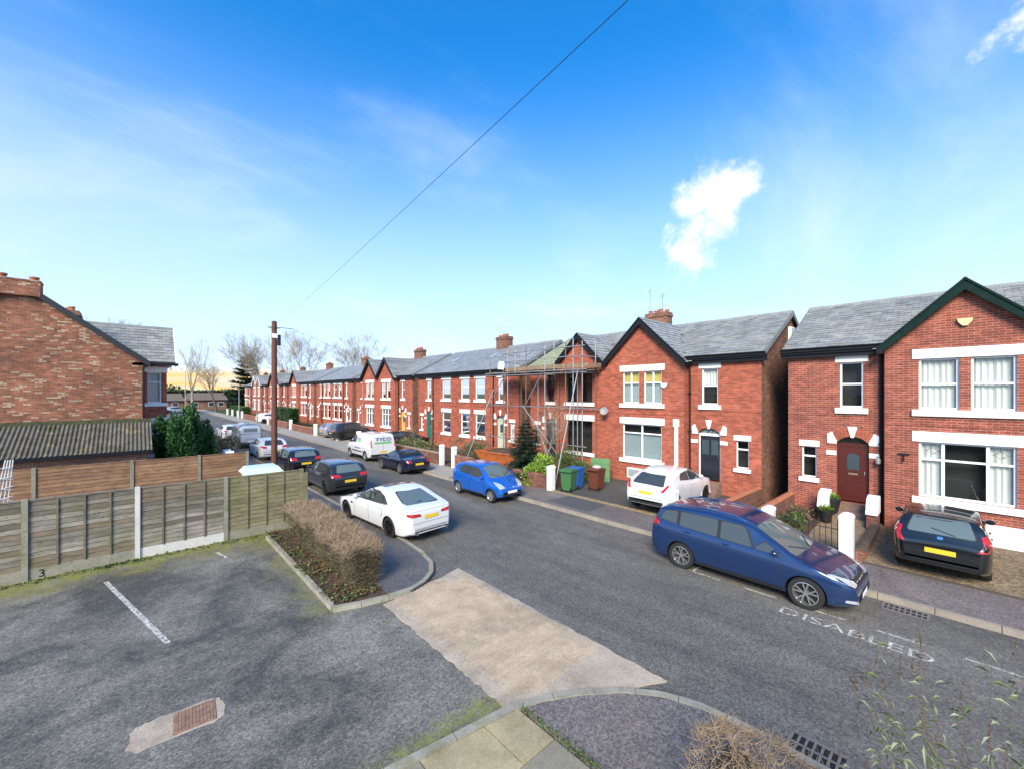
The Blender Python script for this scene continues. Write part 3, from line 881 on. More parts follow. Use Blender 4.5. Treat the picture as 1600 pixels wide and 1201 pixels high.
def street_house(label, yc, dn, k, W, kind='A', brick=RED, side=COMMON, detail=2, door=None, opts=None, name='brick_house', xr=18.6, xb=18.2, depth=8.2, gable_board=None, end_wall=True, z0=.05, group='brick houses along the far side of the street', chim=True):
    """yc: outer corner along the street; dn: +1/-1 direction towards the party wall; k: size factor; W: frontage"""
    o = opts or {}
    Y = lambda t: yc + dn * t * k
    def yy(a, b):
        p, q = Y(a), Y(b); return (p, q) if p < q else (q, p)
    ye = yc + dn * W
    h = thing(name, label, 'house', (xr, (yc + ye) / 2, 0), 0, group)
    gb = gable_board or BLACKP
    fl = .77
    d_small = yy(.44, .89); d_door = yy(1.48, 2.37); d_up = yy(1.57, 2.22)
    zsm = (1.50, 2.66); zdo = fl + 2.0; zup = (4.12, 5.72)
    rw = 2.8 * k
    holes = [(*d_small, *zsm), (*d_up, *zup), (*d_door, fl, zdo + .40)]
    m = MB()
    yr = sorted((yc, yc + dn * rw))
    if kind == 'B':
        yr = sorted((yc, ye))
        wins = o['wins']
        for (p, q) in wins: holes += [(p, q, 1.45, 3.1), (p, q, 4.15, 5.72)]
    wall_holes(m, 'x', xr, yr[0], yr[1], z0, EAVE, holes, .2)
    # spandrels of the arch
    pts, _ = arch_pts(d_door[0], d_door[1], zdo + .08, .25)
    top = zdo + .40
    half = len(pts) // 2
    m.poly([(xr, d_door[0], top)] + [(xr, p, z) for p, z in pts[:half + 1]] + [(xr, pts[half][0], top)])
    m.poly([(xr, pts[half][0], top)] + [(xr, p, z) for p, z in pts[half:]] + [(xr, d_door[1], top)])
    xbk = xr + depth
    if kind == 'A':
        yb = sorted((yc + dn * rw, ye)); ym = (yb[0] + yb[1]) / 2; hw = (yb[1] - yb[0]) / 2
        c0, c1 = ym - .98 * k, ym + .98 * k
        AP = EAVE - .1 + min(hw + .1, 2.15) * .98
        up = [(c0, c0 + .86 * k), (c1 - .86 * k, c1)]
        bh = [(u0, u1, 4.12, 5.70) for u0, u1 in up] + [(c0, c1, 1.40, 3.12)]
        wall_holes(m, 'x', xb, yb[0], yb[1], z0, EAVE - .1, bh, .2)
        m.poly([(xb, yb[0], EAVE - .1), (xb, yb[1], EAVE - .1), (xb, ym, EAVE - .1 + hw * .98)])
        for y_ in yb: m.poly([(xb, y_, z0), (xr, y_, z0), (xr, y_, EAVE + .1), (xb, y_, EAVE - .1)])
        # brick string courses
        s_ = MB()
        for z_ in (3.62, 3.84): s_.box(xb - .022, xb + .02, yb[0], yb[1], z_, z_ + .06)
    else:
        s_ = MB()
        for z_ in (3.62, 3.84): s_.box(xr - .022, xr + .02, yr[0], yr[1], z_, z_ + .06)
    if kind == 'A':
        for z_ in (3.84,):
            s_.box(xr - .02, xr + .02, *(yr if dn > 0 else yr), z_, z_ + .06)
    w_ = m.build('wall', brick, h)
    s_.build('string_course', brick, h)
    # side gable (outer end), back and party walls
    m = MB()
    zr = RIDGE; xm = xr + depth / 2
    m.poly([(xr, yc, z0), (xbk, yc, z0), (xbk, yc, EAVE), (xm, yc, zr - .06), (xr, yc, EAVE)])
    m.build('gable_wall', side, h, fix=False)
    m = MB(); m.poly([(xbk, yc, z0), (xbk, ye, z0), (xbk, ye, EAVE), (xbk, yc, EAVE)]); m.poly([(xr + .3, ye, z0), (xbk, ye, z0), (xbk, ye, EAVE), (xm, ye, zr - .06), (xr + .3, ye, EAVE)])
    m.build('rear_wall', side, h, fix=False)
    # main roof
    ya, yb_ = min(yc, ye), max(yc, ye)
    oa = .12 if yc == ya else 0; ob = .12 if yc == yb_ else 0
    ya -= oa; yb_ += ob
    xe = xr - .22; ze = EAVE + .02
    sl = (zr - ze) / (xm - xe)
    m = MB()
    m.hexa([(xe, ya, ze - .07), (xm, ya, zr - .07), (xm, yb_, zr - .07), (xe, yb_, ze - .07), (xe, ya, ze), (xm, ya, zr), (xm, yb_, zr), (xe, yb_, ze)])
    m.hexa([(xm, ya, zr - .07), (xbk + .2, ya, ze - .07), (xbk + .2, yb_, ze - .07), (xm, yb_, zr - .07), (xm, ya, zr), (xbk + .2, ya, ze), (xbk + .2, yb_, ze), (xm, yb_, zr)])
    roof = m.build('roof', SLATE_TEX, h)
    if detail >= 2:
        m = MB(); L_ = math.hypot(xm - xe, zr - ze)
        skip = o.get('strip')
        cut = None
        if kind == 'A':
            def cut(P):
                if skip and skip(P): return False
                return not (abs(P.y - ym) < hw + .2 and P.z < AP - abs(P.y - ym) * .98 - .01)
        slates(m, (xe - .03, ya, ze + .005), (0, 1, 0), (xm - xe, 0, zr - ze), yb_ - ya, L_, cut)
        q = m.build('slate', SL, roof, fix=False); q['kind'] = 'stuff'
    ridge_tiles(roof, (xm, ya, zr), (xm, yb_, zr), SL[0])
    # verge board on the free end
    m = MB(); yv = yc - dn * .125
    for (xa, za, xc_, zc_) in ((xe, ze, xm, zr), (xbk + .2, ze, xm, zr)):
        m.hexa([(xa, yv, za - .2), (xc_, yv, zc_ - .2), (xc_, yv - dn * .03, zc_ - .2), (xa, yv - dn * .03, za - .2), (xa, yv, za + .035), (xc_, yv, zc_ + .035), (xc_, yv - dn * .03, zc_ + .035), (xa, yv - dn * .03, za + .035)])
    m.build('verge_board', plain('grey_verge', (.20, .21, .21), .7, var=.2), roof)
    # gutter with moulded fascia
    def gutter(y0_, y1_, xg, zg):
        g = MB(); g.box(xg + .02, xg + .22, y0_, y1_, zg - .34, zg - .20); g.box(xg - .05, xg + .2, y0_, y1_, zg - .199, zg - .12); g.box(xg - .10, xg + .1, y0_, y1_, zg - .119, zg - .05)
        n = 6
        prof = [(xg - .075 + .075 * math.cos(math.pi * (1 + i / n)), zg + .01 + .075 * math.sin(math.pi * (1 + i / n))) for i in range(n + 1)]
        for (p, q) in zip(prof, prof[1:]): g.poly([(p[0], y0_, p[1]), (q[0], y0_, q[1]), (q[0], y1_, q[1]), (p[0], y1_, p[1])])
        g.poly([(p[0], y0_, p[1]) for p in prof]); g.poly([(p[0], y1_, p[1]) for p in prof])
        g.build('gutter', BLACKP, h, fix=False)
    if kind == 'A':
        gy = sorted((yc - dn * .2, yc + dn * (rw - .0)))
        gutter(gy[0], gy[1], xe + .02, ze)
        # cross gable roof over the bay
        xo = xb - .22; xv = xe + (AP - ze) / sl
        e_ = hw + .18 if not o.get('tight') else hw + .02
        ze2 = AP - e_ * .98
        for sg in (-1, 1):
            m = MB()
            ee = e_ if (sg * dn < 0 or o.get('free')) else hw
            zz = AP - ee * .98
            xq = max(xo + .3, xe + (zz - ze) / sl + .05)
            a_ = [(xo, ym, AP), (xv, ym, AP), (xq, ym + sg * ee, zz), (xo, ym + sg * ee, zz)]
            m.hexa([(p[0], p[1], p[2] - .07) for p in a_] + a_)
            cg = m.build('gable_roof', SLATE_TEX, roof)
            if detail >= 2:
                m = MB(); Ls = math.hypot(ee, ee * .98)
                U = Vector((0, -sg, .98)).normalized()
                slates(m, (xo, ym + sg * ee, zz + .006), (1, 0, 0), U, xv - xo, Ls, lambda P: P.z > ze + (P.x - xe) * sl + .0)
                q = m.build('slate', SL, cg, fix=False); q['kind'] = 'stuff'
            # bargeboard
            m = MB(); t_ = .24
            for x_, th in ((xo - .03, .035),):
                m.hexa([(x_, ym, AP - t_ * 1.3), (x_ + th, ym, AP - t_ * 1.3), (x_ + th, ym + sg * ee, zz - t_ * 1.05), (x_, ym + sg * ee, zz - t_ * 1.05),
                        (x_, ym, AP + .04), (x_ + th, ym, AP + .04), (x_ + th, ym + sg * ee, zz + .04), (x_, ym + sg * ee, zz + .04)])
                m.hexa([(x_ - .03, ym, AP - .03), (x_, ym, AP - .03), (x_, ym + sg * ee, zz - .03), (x_ - .03, ym + sg * ee, zz - .03),
                        (x_ - .03, ym, AP + .05), (x_, ym, AP + .05), (x_, ym + sg * ee, zz + .05), (x_ - .03, ym + sg * ee, zz + .05)])
            # soffit
            m.poly([(xo, ym, AP - .10), (xb + .02, ym, AP - .10), (xb + .02, ym + sg * ee, zz - .10), (xo, ym + sg * ee, zz - .10)])
            m.build('bargeboard', gb, h)
            # kneeler gutter return
            m = MB(); yk = ym + sg * ee
            m.box(xo - .06, xb + .45, yk - .16 * (1 if sg > 0 else 0) - (0 if sg > 0 else .0), yk + .16 * (1 if sg < 0 else 0), zz - .16, zz - .02)
            m.build('kneeler', BLACKP, h)
        ridge_tiles(roof, (xo, ym, AP), (xv, ym, AP), SL[0])
        # lead valley
        m = MB(); sg = -dn
        zz = AP - e_ * .98; xq = max(xo + .3, xe + (zz - ze) / sl)
        p0 = Vector((xq, ym + sg * e_, zz + .03)); p1 = Vector((xv, ym, AP + .03))
        m.add([p0 + Vector((0, sg * .14, .0)), p1 + Vector((0, sg * .14, .0)), p1, p0], [(0, 1, 2, 3)])
        m.build('lead_valley', LEAD, roof, fix=False)
    else:
        gutter(ya - .05, yb_ + .05, xe + .02, ze)
    # openings
    wf = o.get('frame', UPVC)
    window(h, xr, *d_small, *zsm, trans=(.68,), lint=.22, sill=.16, lx=.09, detail=detail, frame=wf)
    window(h, xr, *d_up, *zup, trans=(.52,), lint=.3, sill=.2, lx=.13, fill=o.get('upfill', None), detail=detail, frame=wf)
    dm, fm, dbl, wfr, num = door or (plain('brown_door', (.075, .014, .010), .35), plain('fan_glass', (.02, .015, .012), .1), False, False, None)
    door_set(h, xr, d_door[0], d_door[1], fl, zdo, .25, dm, fm, detail, dbl, wfr, num)
    if kind == 'A':
        f1 = o.get('bayfill', 'net')
        L0 = MB()
        for i, (u0, u1) in enumerate(up):
            w_ = window(h, xb, u0, u1, 4.12, 5.70, trans=o.get('uptrans', (.5,)), mull=o.get('upmull', ()), lintel=False, fill=f1, detail=detail, frame=wf, stained=o.get('stained', False))
        b = MB(); b.box(xb - .03, xb + .08, c0 - .15, c1 + .15, 5.702, 6.0); b.build('lintel', o.get('lmat', WHITE), h)
        b = MB(); b.box(xb - .09, xb + .07, c0 - .15, c1 + .15, 3.92, 4.118); b.build('sill', WHITE, h)
        window(h, xb, c0, c1, 1.40, 3.12, mull=o.get('lomull', (.27, .73)), trans=o.get('lotrans', (.68,)), fill=o.get('lofill', 'sides'), detail=detail, frame=wf, lint=.32, sill=.2, lx=.15, lead=o.get('lead', False), stained=False)
    else:
        for (p, q) in o['wins']:
            for z_a, z_b in ((1.45, 3.1), (4.15, 5.72)):
                window(h, xr, p, q, z_a, z_b, mull=o.get('wmull', ()), trans=(.62,), lint=.3, sill=.2, lx=.12, fill=rnd.choice(['half', 'sides', None]), detail=detail, frame=wf)
    # downpipe in the angle
    m = MB(); yp = yc + dn * (rw - .12)
    m.tube((xr - .07, yp, z0 + .1), (xr - .07, yp, EAVE - .1), .042, n=8); m.box(xr - .16, xr - .001, yp - .09, yp + .09, EAVE - .35, EAVE - .15)
    for z_ in (1.2, 2.9, 4.6): m.box(xr - .12, xr - .001, yp - .06, yp + .06, z_, z_ + .05)
    m.build('downpipe', BLACKP, h)
    if chim:
        cy = ye
        chimney(h, xm - .35, xm + .35, min(cy, cy - dn * 1.3), max(cy, cy - dn * 1.3), zr - .6, zr + .85, COMMON, 4, aerial=detail >= 1)
    # front steps
    if detail >= 1:
        for i in range(3):
            m = MB(); m.box(xr - .35 - .28 * (2 - i) - (.0), xr - .003 if i == 2 else xr - .35 - .28 * (1 - i) - .002, d_door[0] - .08, d_door[1] + .08, .1, .25 + .172 * (i + 1) - .01)
            m.build('step', plain('step_stone', (.20, .13, .10), .8, var=.3, vscale=5), h)
    return h

BLACKDOOR = plain('black_door', (.018, .02, .028), .25)
FANG = plain('fan_grey_glass', (.22, .26, .26), .15)
# number 22, its attached neighbour under scaffold, and the house on the right
h22 = street_house('red brick house with black double door and number 22 in the fanlight', 5.34, 1, 1.07, 7.21, 'A', RED, COMMON, 2,
                   (BLACKDOOR, FANG, True, True, '22'), dict(bayfill='blind', stained=True, upmull=(.5,), uptrans=(.64,), lomull=(.5,), lotrans=(.74,), lofill='blind', upfill='half'))
hsc = street_house('red brick house with scaffold and half stripped roof', 18.46, -1, .90, 5.91, 'A', RED, COMMON, 2,
                   (plain('dark_door', (.03, .03, .035), .4), FANG, False, False, None),
                   dict(frame=plain('dark_frame', (.02, .02, .024), .4), bayfill=None, lofill=None, uptrans=(.7,), lomull=(.5,), strip=lambda P: P.y > 16.2, lmat=plain('grey_lintel', (.42, .43, .43), .7)), chim=False)
h1 = street_house('dark red brick house with brown panelled door and black hatchback on its drive', 4.42, -1, 1.0, 6.36, 'A', RED2, COMMON, 2, None,
                  dict(bayfill='net', lofill='sides', lead=True), gable_board=GREENB, chim=False)
# the other half of the right hand pair, roof only just in frame
h0 = street_house('red brick house cut off by the right edge of the photo', -8.3, 1, 1.0, 6.36, 'A', RED2, COMMON, 1, None, dict(bayfill='net', lofill='sides'), gable_board=GREENB, chim=False)
# battens on the stripped part of the scaffolded roof
m = MB(); BAT = plain('new_roof_batten', (.38, .40, .22), .7, var=.3, vscale=8)
xe_, ze_, sl_ = 18.38, 6.27, (8.45 - 6.27) / (22.7 - 18.38)
for i in range(16):
    x_ = 18.6 + i * .25; m = MB(); z_ = ze_ + (x_ - xe_) * sl_ + .012
    m.box(x_, x_ + .05, 16.2, 18.5, z_, z_ + .035); m.build('batten', BAT, hsc)
m = MB(); m.poly([(18.4, 16.15, ze_ + .016), (22.65, 16.15, 8.45 + .0), (22.65, 18.56, 8.45), (18.4, 18.56, ze_ + .016)])
m.build('roofing_felt', plain('roofing_felt', (.16, .19, .13), .8, var=.3, vscale=3), hsc, fix=False)
# alarm boxes, satellite dish, lamp
def on_wall(name, mb, mat, par): return mb.build(name, mat, par, smooth=False)
def alarm(par, x, y, z, mat):
    b = MB(); b.extr([(x, y - .16, z + .09), (x, y + .16, z + .09), (x, y + .14, z), (x, y + .05, z - .12), (x, y - .05, z - .12), (x, y - .14, z)], (-.07, 0, 0)); b.build('alarm_box', mat, par)
alarm(h1, 18.18, -.16, 6.75, plain('cream_plastic', (.72, .62, .30), .4)); alarm(h22, 18.18, 9.25, 5.0, UPVC)
def dish(par, x, y, z):
    b = MB(); b.lathe([(0.001, .0), (.08, .01), (.15, .04), (.21, .08), (.21, .088), (.15, .048), (.001, .01)], 18, (0, 0, 0), 'x')
    b.xf(Matrix.Translation((x - .35, y, z)) @ Matrix.Rotation(R(200), 4, 'Z') @ Matrix.Rotation(R(-20), 4, 'Y'))
    b.tube((x, y, z - .1), (x - .33, y, z), .02); b.build('satellite_dish', plain('dish_grey', (.26, .26, .26), .6), par, smooth=True)
dish(h22, 18.2, 12.35, 3.7)
b = MB(); b.box(18.5, 18.6, 1.75, 1.85, 2.35, 2.5); b.lathe([(.02, -.12), (.07, -.08), (.08, .05), (.02, .12)], 10, (18.42, 1.8, 2.35)); b.build('wall_lamp', plain('pewter', (.5, .5, .48), .3, .6), h1, smooth=True)
b = MB(); b.box(18.15, 18.2, 1.02, 1.3, 2.66, 2.70); b.tube((18.12, 1.16, 2.68), (18.12, 1.16, 2.45), .02); b.build('iron_bracket', BLACKP, h1)
b = MB(); b.box(18.05, 18.19, -1.25, -.45, .25, .85); q = b.build('leaning_board', WHITE); tag(q, 'white board leaning on the wall behind the black hatchback', 'board')
b = MB(); b.box(18.13, 18.2, 8.6, 8.75, 1.25, 3.4); b.box(18.1, 18.2, 8.55, 8.8, 3.1, 3.45); b.build('white_waste_pipe', UPVC, h22)
b = MB(); b.box(18.14, 18.19, 10.0, 11.2, .45, .95); bw = b.build('basement_window', UPVC, h22)
b = MB(); b.box(18.12, 18.139, 10.08, 11.12, .52, .88); b.build('pane', plain('grey_pane', (.3, .33, .34), .2), bw)
b = MB(); b.box(22.35, 22.95, 5.19, 5.32, 6.75, 7.7); bw = b.build('gable_window', UPVC, h22)
b = MB(); b.box(22.41, 22.89, 5.17, 5.189, 6.82, 7.63); b.build('pane', plain('grey_pane', (.3, .33, .34), .2), bw)

# flat fronted pair next to the scaffold
GREEND = plain('green_door', (.012, .13, .10), .35)
CREAMD = plain('pale_sage_door', (.50, .55, .44), .4)
hb1 = street_house('flat fronted red brick house with pale sage door', 19.55, 1, .95, 6.7, 'B', RED, COMMON, 1, (CREAMD, FANG, False, False, None), dict(wins=[(23.1, 24.25), (25.0, 26.1)]))
hb2 = street_house('flat fronted red brick house with green door', 32.55, -1, .95, 6.3, 'B', RED, COMMON, 1, (GREEND, FANG, False, False, None), dict(wins=[(27.5, 28.7)]), chim=False)
def rooflight(par, x, y):
    z = 6.27 + (x - 18.38) * sl_
    b = MB(); b.hexa([(x, y, z + .02), (x + .7, y, z + .02 + .7 * sl_), (x + .7, y + .6, z + .02 + .7 * sl_), (x, y + .6, z + .02), (x, y, z + .09), (x + .7, y, z + .09 + .7 * sl_), (x + .7, y + .6, z + .09 + .7 * sl_), (x, y + .6, z + .09)])
    b.build('rooflight', plain('rooflight_glass', (.25, .28, .30), .1), par)
rooflight(hb1, 20.3, 20.6); rooflight(hb1, 20.6, 23.6); rooflight(hb1, 20.6, 24.5); rooflight(hb2, 20.4, 29.5)
# more of the row
YD = plain('yellow_door', (.62, .40, .10), .4)
WD = plain('white_door', (.75, .75, .74), .4)
RD = plain('red_door', (.30, .03, .02), .4)
street_house('red brick gabled house with yellow door, third pair along', 33.6, 1, .95, 6.4, 'A', RED, COMMON, 1, (YD, FANG, False, False, None), dict(bayfill='sides', lomull=(.33, .67)))
street_house('red brick gabled house with white door joined to the yellow-doored house', 46.5, -1, .95, 6.5, 'A', RED, COMMON, 1, (WD, FANG, False, False, None), dict(bayfill=None, lofill=None, lomull=(.33, .67)), chim=False)
street_house('flat fronted red brick house behind the parked silver car', 47.6, 1, .95, 6.5, 'B', RED, COMMON, 1, (WD, FANG, False, False, None), dict(wins=[(51.0, 52.1), (52.7, 53.8)]))
street_house('flat fronted red brick house beyond the silver car', 60.4, -1, .95, 6.3, 'B', RED, COMMON, 0, (RD, FANG, False, False, None), dict(wins=[(55.0, 56.1), (56.6, 57.5)]), chim=False)
street_house('red brick house just behind the tall clipped hedge', 61.5, 1, .95, 6.5, 'B', RED, COMMON, 0, (WD, FANG, False, False, None), dict(wins=[(64.9, 66.1), (66.6, 67.6)]))
street_house('red brick house beyond the tall clipped hedge', 74.4, -1, .95, 6.4, 'A', RED, COMMON, 0, (RD, FANG, False, False, None), dict(lomull=(.5,)), chim=False)
street_house('nearer of the two distant dark gabled houses', 75.6, 1, .95, 6.5, 'A', RED, COMMON, 0, (RD, FANG, False, False, None), dict(lomull=(.5,)))
street_house('farther of the two distant dark gabled houses', 88.6, -1, .95, 6.5, 'A', RED, COMMON, 0, (WD, FANG, False, False, None), dict(lomull=(.5,)), chim=False)
street_house('distant house with white trimmed bays, nearer one', 90, 1, .95, 6.5, 'A', RED2, COMMON, 0, (WD, FANG, False, False, None), dict(lomull=(.33, .67)), gable_board=WHITE)
street_house('distant house with white trimmed bays, farther one', 103, -1, .95, 6.5, 'A', RED2, COMMON, 0, (WD, FANG, False, False, None), dict(lomull=(.33, .67)), gable_board=WHITE, chim=False)
street_house('last red brick house visible down the street', 104.5, 1, .95, 6.5, 'B', RED2, COMMON, 0, (WD, FANG, False, False, None), dict(wins=[(108, 109.2), (109.7, 110.8)]))

# ---------------------------------------------------------------- house on the left with the mottled gable
hl = thing('brick_house', 'left brick house with pale flecked gable wall and corner bay', 'house', (0.3, 28.5, 0), 0)
xf, yg, dep, zr = 0.3, 28.5, 8.2, 9.62
xm = xf - dep / 2
m = MB(); m.poly([(xf, yg, 0), (xf, yg, 6.4), (xm, yg, zr), (xf - dep, yg, 6.4), (xf - dep, yg, 0)]); m.build('gable_wall', MOTTLE, hl, fix=False)
m = MB(); m.poly([(xf, yg, 0), (xf, yg + 13, 0), (xf, yg + 13, 6.4), (xf, yg, 6.4)]); m.poly([(xf - dep, yg, 0), (xf - dep, yg + 13, 0), (xf - dep, yg + 13, 6.4), (xf - dep, yg, 6.4)])
m.poly([(xf, yg + 13, 0), (xf, yg + 13, 6.4), (xm, yg + 13, zr), (xf - dep, yg + 13, 6.4), (xf - dep, yg + 13, 0)])
m.build('wall', RED, hl, fix=False)
m = MB(); b = .28
for sx in (1, -1):
    x0 = xm; x1 = xm + sx * (dep / 2 + b); z1 = 6.4 - b * (zr - 6.4) / (dep / 2)
    m.hexa([(x0, yg - .12, zr - .02), (x1, yg - .12, z1 - .02), (x1, yg + 13, z1 - .02), (x0, yg + 13, zr - .02), (x0, yg - .12, zr + .06), (x1, yg - .12, z1 + .06), (x1, yg + 13, z1 + .06), (x0, yg + 13, zr + .06)])
roof = m.build('roof', SLATE_TEX, hl)
m = MB()
for sx in (1, -1):
    x1 = xm + sx * (dep / 2 + b); z1 = 6.4 - b * (zr - 6.4) / (dep / 2)
    m.hexa([(xm, yg - .16, zr - .22), (x1, yg - .16, z1 - .22), (x1, yg - .121, z1 - .22), (xm, yg - .121, zr - .22), (xm, yg - .16, zr + .08), (x1, yg - .16, z1 + .08), (x1, yg - .121, z1 + .08), (xm, yg - .121, zr + .08)])
m.build('verge_board', plain('dark_verge', (.02, .023, .026), .5), roof)
m = MB(); m.box(xm - 1.5, xm + .62, yg - .175, yg + .6, zr - .62, zr + .04); m.box(xm - 1.52, xm + .64, yg - .19, yg + .62, zr + .041, zr + .11); m.build('chimney', MOTTLE, hl)
for x_, y_, h_ in ((xm + .4, yg + .2, .2), (xm - .55, yg + .2, .22)):
    b_ = MB(); b_.lathe([(.15, 0), (.13, h_ * .6), (.17, h_ * .65), (.17, h_), (.12, h_), (.1, .05)], 12, (x_, y_, zr + .11)); b_.build('chimney_pot', TERRA, hl, smooth=True)
chimney(hl, xm + .9, xm + 1.6, yg + 3.2, yg + 4.6, 7.4, 9.0, COMMON, 4)
# canted two storey bay under a street facing gable
cl = [(xf, 29.2), (1.30, 29.85), (1.30, 32.2), (xf, 32.85)]
m = MB()
def facet(p, q, holes_z, cols=1):
    P = Vector((p[0], p[1], 0)); Q = Vector((q[0], q[1], 0)); d = (Q - P); L_ = d.length; d.normalize(); n = Vector((d.y, -d.x, 0))
    mm = MB(); wall_holes(mm, 'y', 0, 0, L_, 0, 6.2, [(L_ * .2, L_ * .8, a, b_) for a, b_ in holes_z], .15)
    M = Matrix(((d.x, -n.x, 0, P.x), (d.y, -n.y, 0, P.y), (0, 0, 1, 0), (0, 0, 0, 1)))
    mm.xf(M); mm.build('bay_wall', RED, hl, fix=False)
    for a, b_ in holes_z:
        f = MB(); t = .06
        l0, l1 = L_ * .2, L_ * .8
        f.box(l0, l0 + t, .06, .12, a, b_); f.box(l1 - t, l1, .06, .12, a, b_); f.box(l0 + t, l1 - t, .061, .12, a, a + t); f.box(l0 + t, l1 - t, .061, .12, b_ - t, b_)
        f.box(l0 + t, l1 - t, .062, .118, a + (b_ - a) * .66, a + (b_ - a) * .66 + .05)
        f.xf(M); w = f.build('window', UPVC, hl)
        g = MB(); g.poly([(l0, .1, a), (l1, .1, a), (l1, .1, b_), (l0, .1, b_)]); g.xf(M); g.build('pane', GLASS, w, fix=False)
        g = MB(); g.poly([(l0, .2, a), (l1, .2, a), (l1, .2, b_), (l0, .2, b_)]); g.xf(M); g.build('curtain', CURT if a > 3 else BLIND, w, fix=False)
        s = MB(); s.box(0, L_, -.06, .1, a - .18, a - .002); s.xf(M); s.build('sill', WHITE, w)
        s = MB(); s.box(0, L_, -.03, .1, b_ + .002, b_ + .3); s.xf(M); s.build('lintel', WHITE, w)
for p, q in zip(cl, cl[1:]): facet(p, q, [(1.3, 3.0), (4.1, 5.75)])
yc_ = 31.0; AP = 8.35; xo = 1.62
for sg in (-1, 1):
    m = MB(); e_ = 2.05; zz = 6.28
    pts = [(xo, yc_, AP), (-3.0, yc_, AP), (-.2, yc_ + sg * e_, zz), (xo, yc_ + sg * e_, zz)]
    m.hexa([(p[0], p[1], p[2] - .07) for p in pts] + pts); cg = m.build('gable_roof', SLATE_TEX, roof)
    m = MB(); U = Vector((0, -sg * e_, AP - zz)); slates(m, (-2.6, yc_ + sg * e_, zz + .006), (1, 0, 0), U, xo + 2.6, U.length, lambda P: P.z > zr - (P.x - xm) * (zr - 6.4) / (dep / 2) + .05)
    q = m.build('slate', SL, cg, fix=False); q['kind'] = 'stuff'
    m = MB(); m.hexa([(xo, yc_, AP - .3), (xo + .04, yc_, AP - .3), (xo + .04, yc_ + sg * e_, zz - .25), (xo, yc_ + sg * e_, zz - .25), (xo, yc_, AP + .05), (xo + .04, yc_, AP + .05), (xo + .04, yc_ + sg * e_, zz + .05), (xo, yc_ + sg * e_, zz + .05)])
    m.build('bargeboard', WHITE, hl)
m = MB(); m.poly([(1.3, yc_ - 1.9, 6.2), (1.3, yc_ + 1.9, 6.2), (1.3, yc_, AP - .1)]); m.box(xf, 1.5, yc_ - 2.0, yc_ + 2.0, 6.12, 6.2); m.build('gable_panel', WHITE, hl)
ridge_tiles(roof, (xo, yc_, AP), (-3.0, yc_, AP), SL[0])
m = MB(); m.box(-.1, .62, yg + .0, yc_ + 2.2, 6.05, 6.2); m.box(xf, 1.75, yc_ - 2.15, yc_ - 2.02, 6.1, 6.24); m.build('gutter', BLACKP, hl)
m = MB(); m.tube((xf + .02, yg - .06, .0), (xf + .02, yg - .06, 6.0), .045); m.tube((xf + .02, yg - .06, 6.0), (xf + .35, yg + .1, 6.1), .04); m.build('downpipe', BLACKP, hl)
# lean-to garage with corrugated roof
gr = thing('garage', 'lean-to brick garage with mossy corrugated roof against the left gable', 'garage', (-4, 26, 0))
m = MB(); m.poly([(-9, 25.95, 0), (.42, 25.95, 0), (.42, 25.95, 2.0), (-9, 25.95, 2.0)]); m.poly([(.42, 25.95, 0), (.42, 28.45, 0), (.42, 28.45, 3.15), (.42, 25.95, 2.0)]); m.build('wall', ORANGE, gr, fix=False)
t = NT('mossy_cement_sheet'); n_ = t.noise(1.4, 7, .75); n2 = t.noise(9, 5, .7)
cc = t.mix(t.rng(n2, .3, .7), (.06, .055, .045), (.15, .135, .11)); cc = t.mix(t.rng(n_, .54, .66, 0, .8), cc, (.30, .22, .12)); cc = t.mix(t.rng(t.noise(2.2, 6, .7), .48, .62, 0, .8), cc, (.05, .048, .018))
M_CORR = t.out(cc, .9, n2, .5, .01)
m = MB(); nx = 9 * 7 * 8; vs = []
for i in range(nx + 1):
    x_ = -9.1 + 9.7 * i / nx; dz = .032 * math.sin(2 * math.pi * x_ / .146)
    vs += [(x_, 25.75, 1.98 + dz), (x_, 28.4, 3.2 + dz)]
m.add(vs, [(2 * i, 2 * i + 2, 2 * i + 3, 2 * i + 1) for i in range(nx)]); m.build('corrugated_roof', M_CORR, gr, smooth=True, fix=False)
m = MB(); m.box(-9.1, .62, 28.3, 28.47, 3.12, 3.34); m.build('mossy_flashing', plain('mossy_mortar', (.06, .065, .03), .9, var=.5, vscale=6), gr)
m = MB(); m.box(-9.1, .6, 25.66, 25.75, 1.82, 1.98); m.build('gutter', BLACKP, gr)
# ---------------------------------------------------------------- cars
def paint(name, col, metal=0.25, rough=0.3):
    m = plain(name, col, rough, metal, 1.0)
    return m
M_CGLASS = plain('car_glass', (.040, .050, .052), .04, spec=.9)
M_CGLASS2 = plain('pale_car_glass', (.10, .13, .13), .05, spec=.9)
M_TYRE = plain('tyre_rubber', (.014, .014, .014), .8)
M_ALLOY = plain('alloy_wheel', (.50, .50, .50), .3, .85)
M_DALLOY = plain('dark_alloy_wheel', (.03, .03, .032), .35, .6)
M_TRIM = plain('black_trim', (.014, .014, .015), .55)
M_TAIL = plain('red_lamp', (.42, .008, .008), .12, coat=1)
M_HEAD = plain('headlamp', (.55, .58, .60), .08, .35, coat=1)
M_PLATEY = plain('yellow_plate', (.68, .46, .03), .45)
M_PLATEW = plain('white_plate', (.70, .71, .72), .45)
M_CHROME = plain('car_chrome', (.72, .72, .73), .12, 1.0)
def interp(pts, x):
    if x >= pts[0][0]: return pts[0][1]
    for (a, za), (b, zb) in zip(pts, pts[1:]):
        if b <= x <= a: return za + (zb - za) * (a - x) / (a - b) if a != b else zb
    return pts[-1][1]
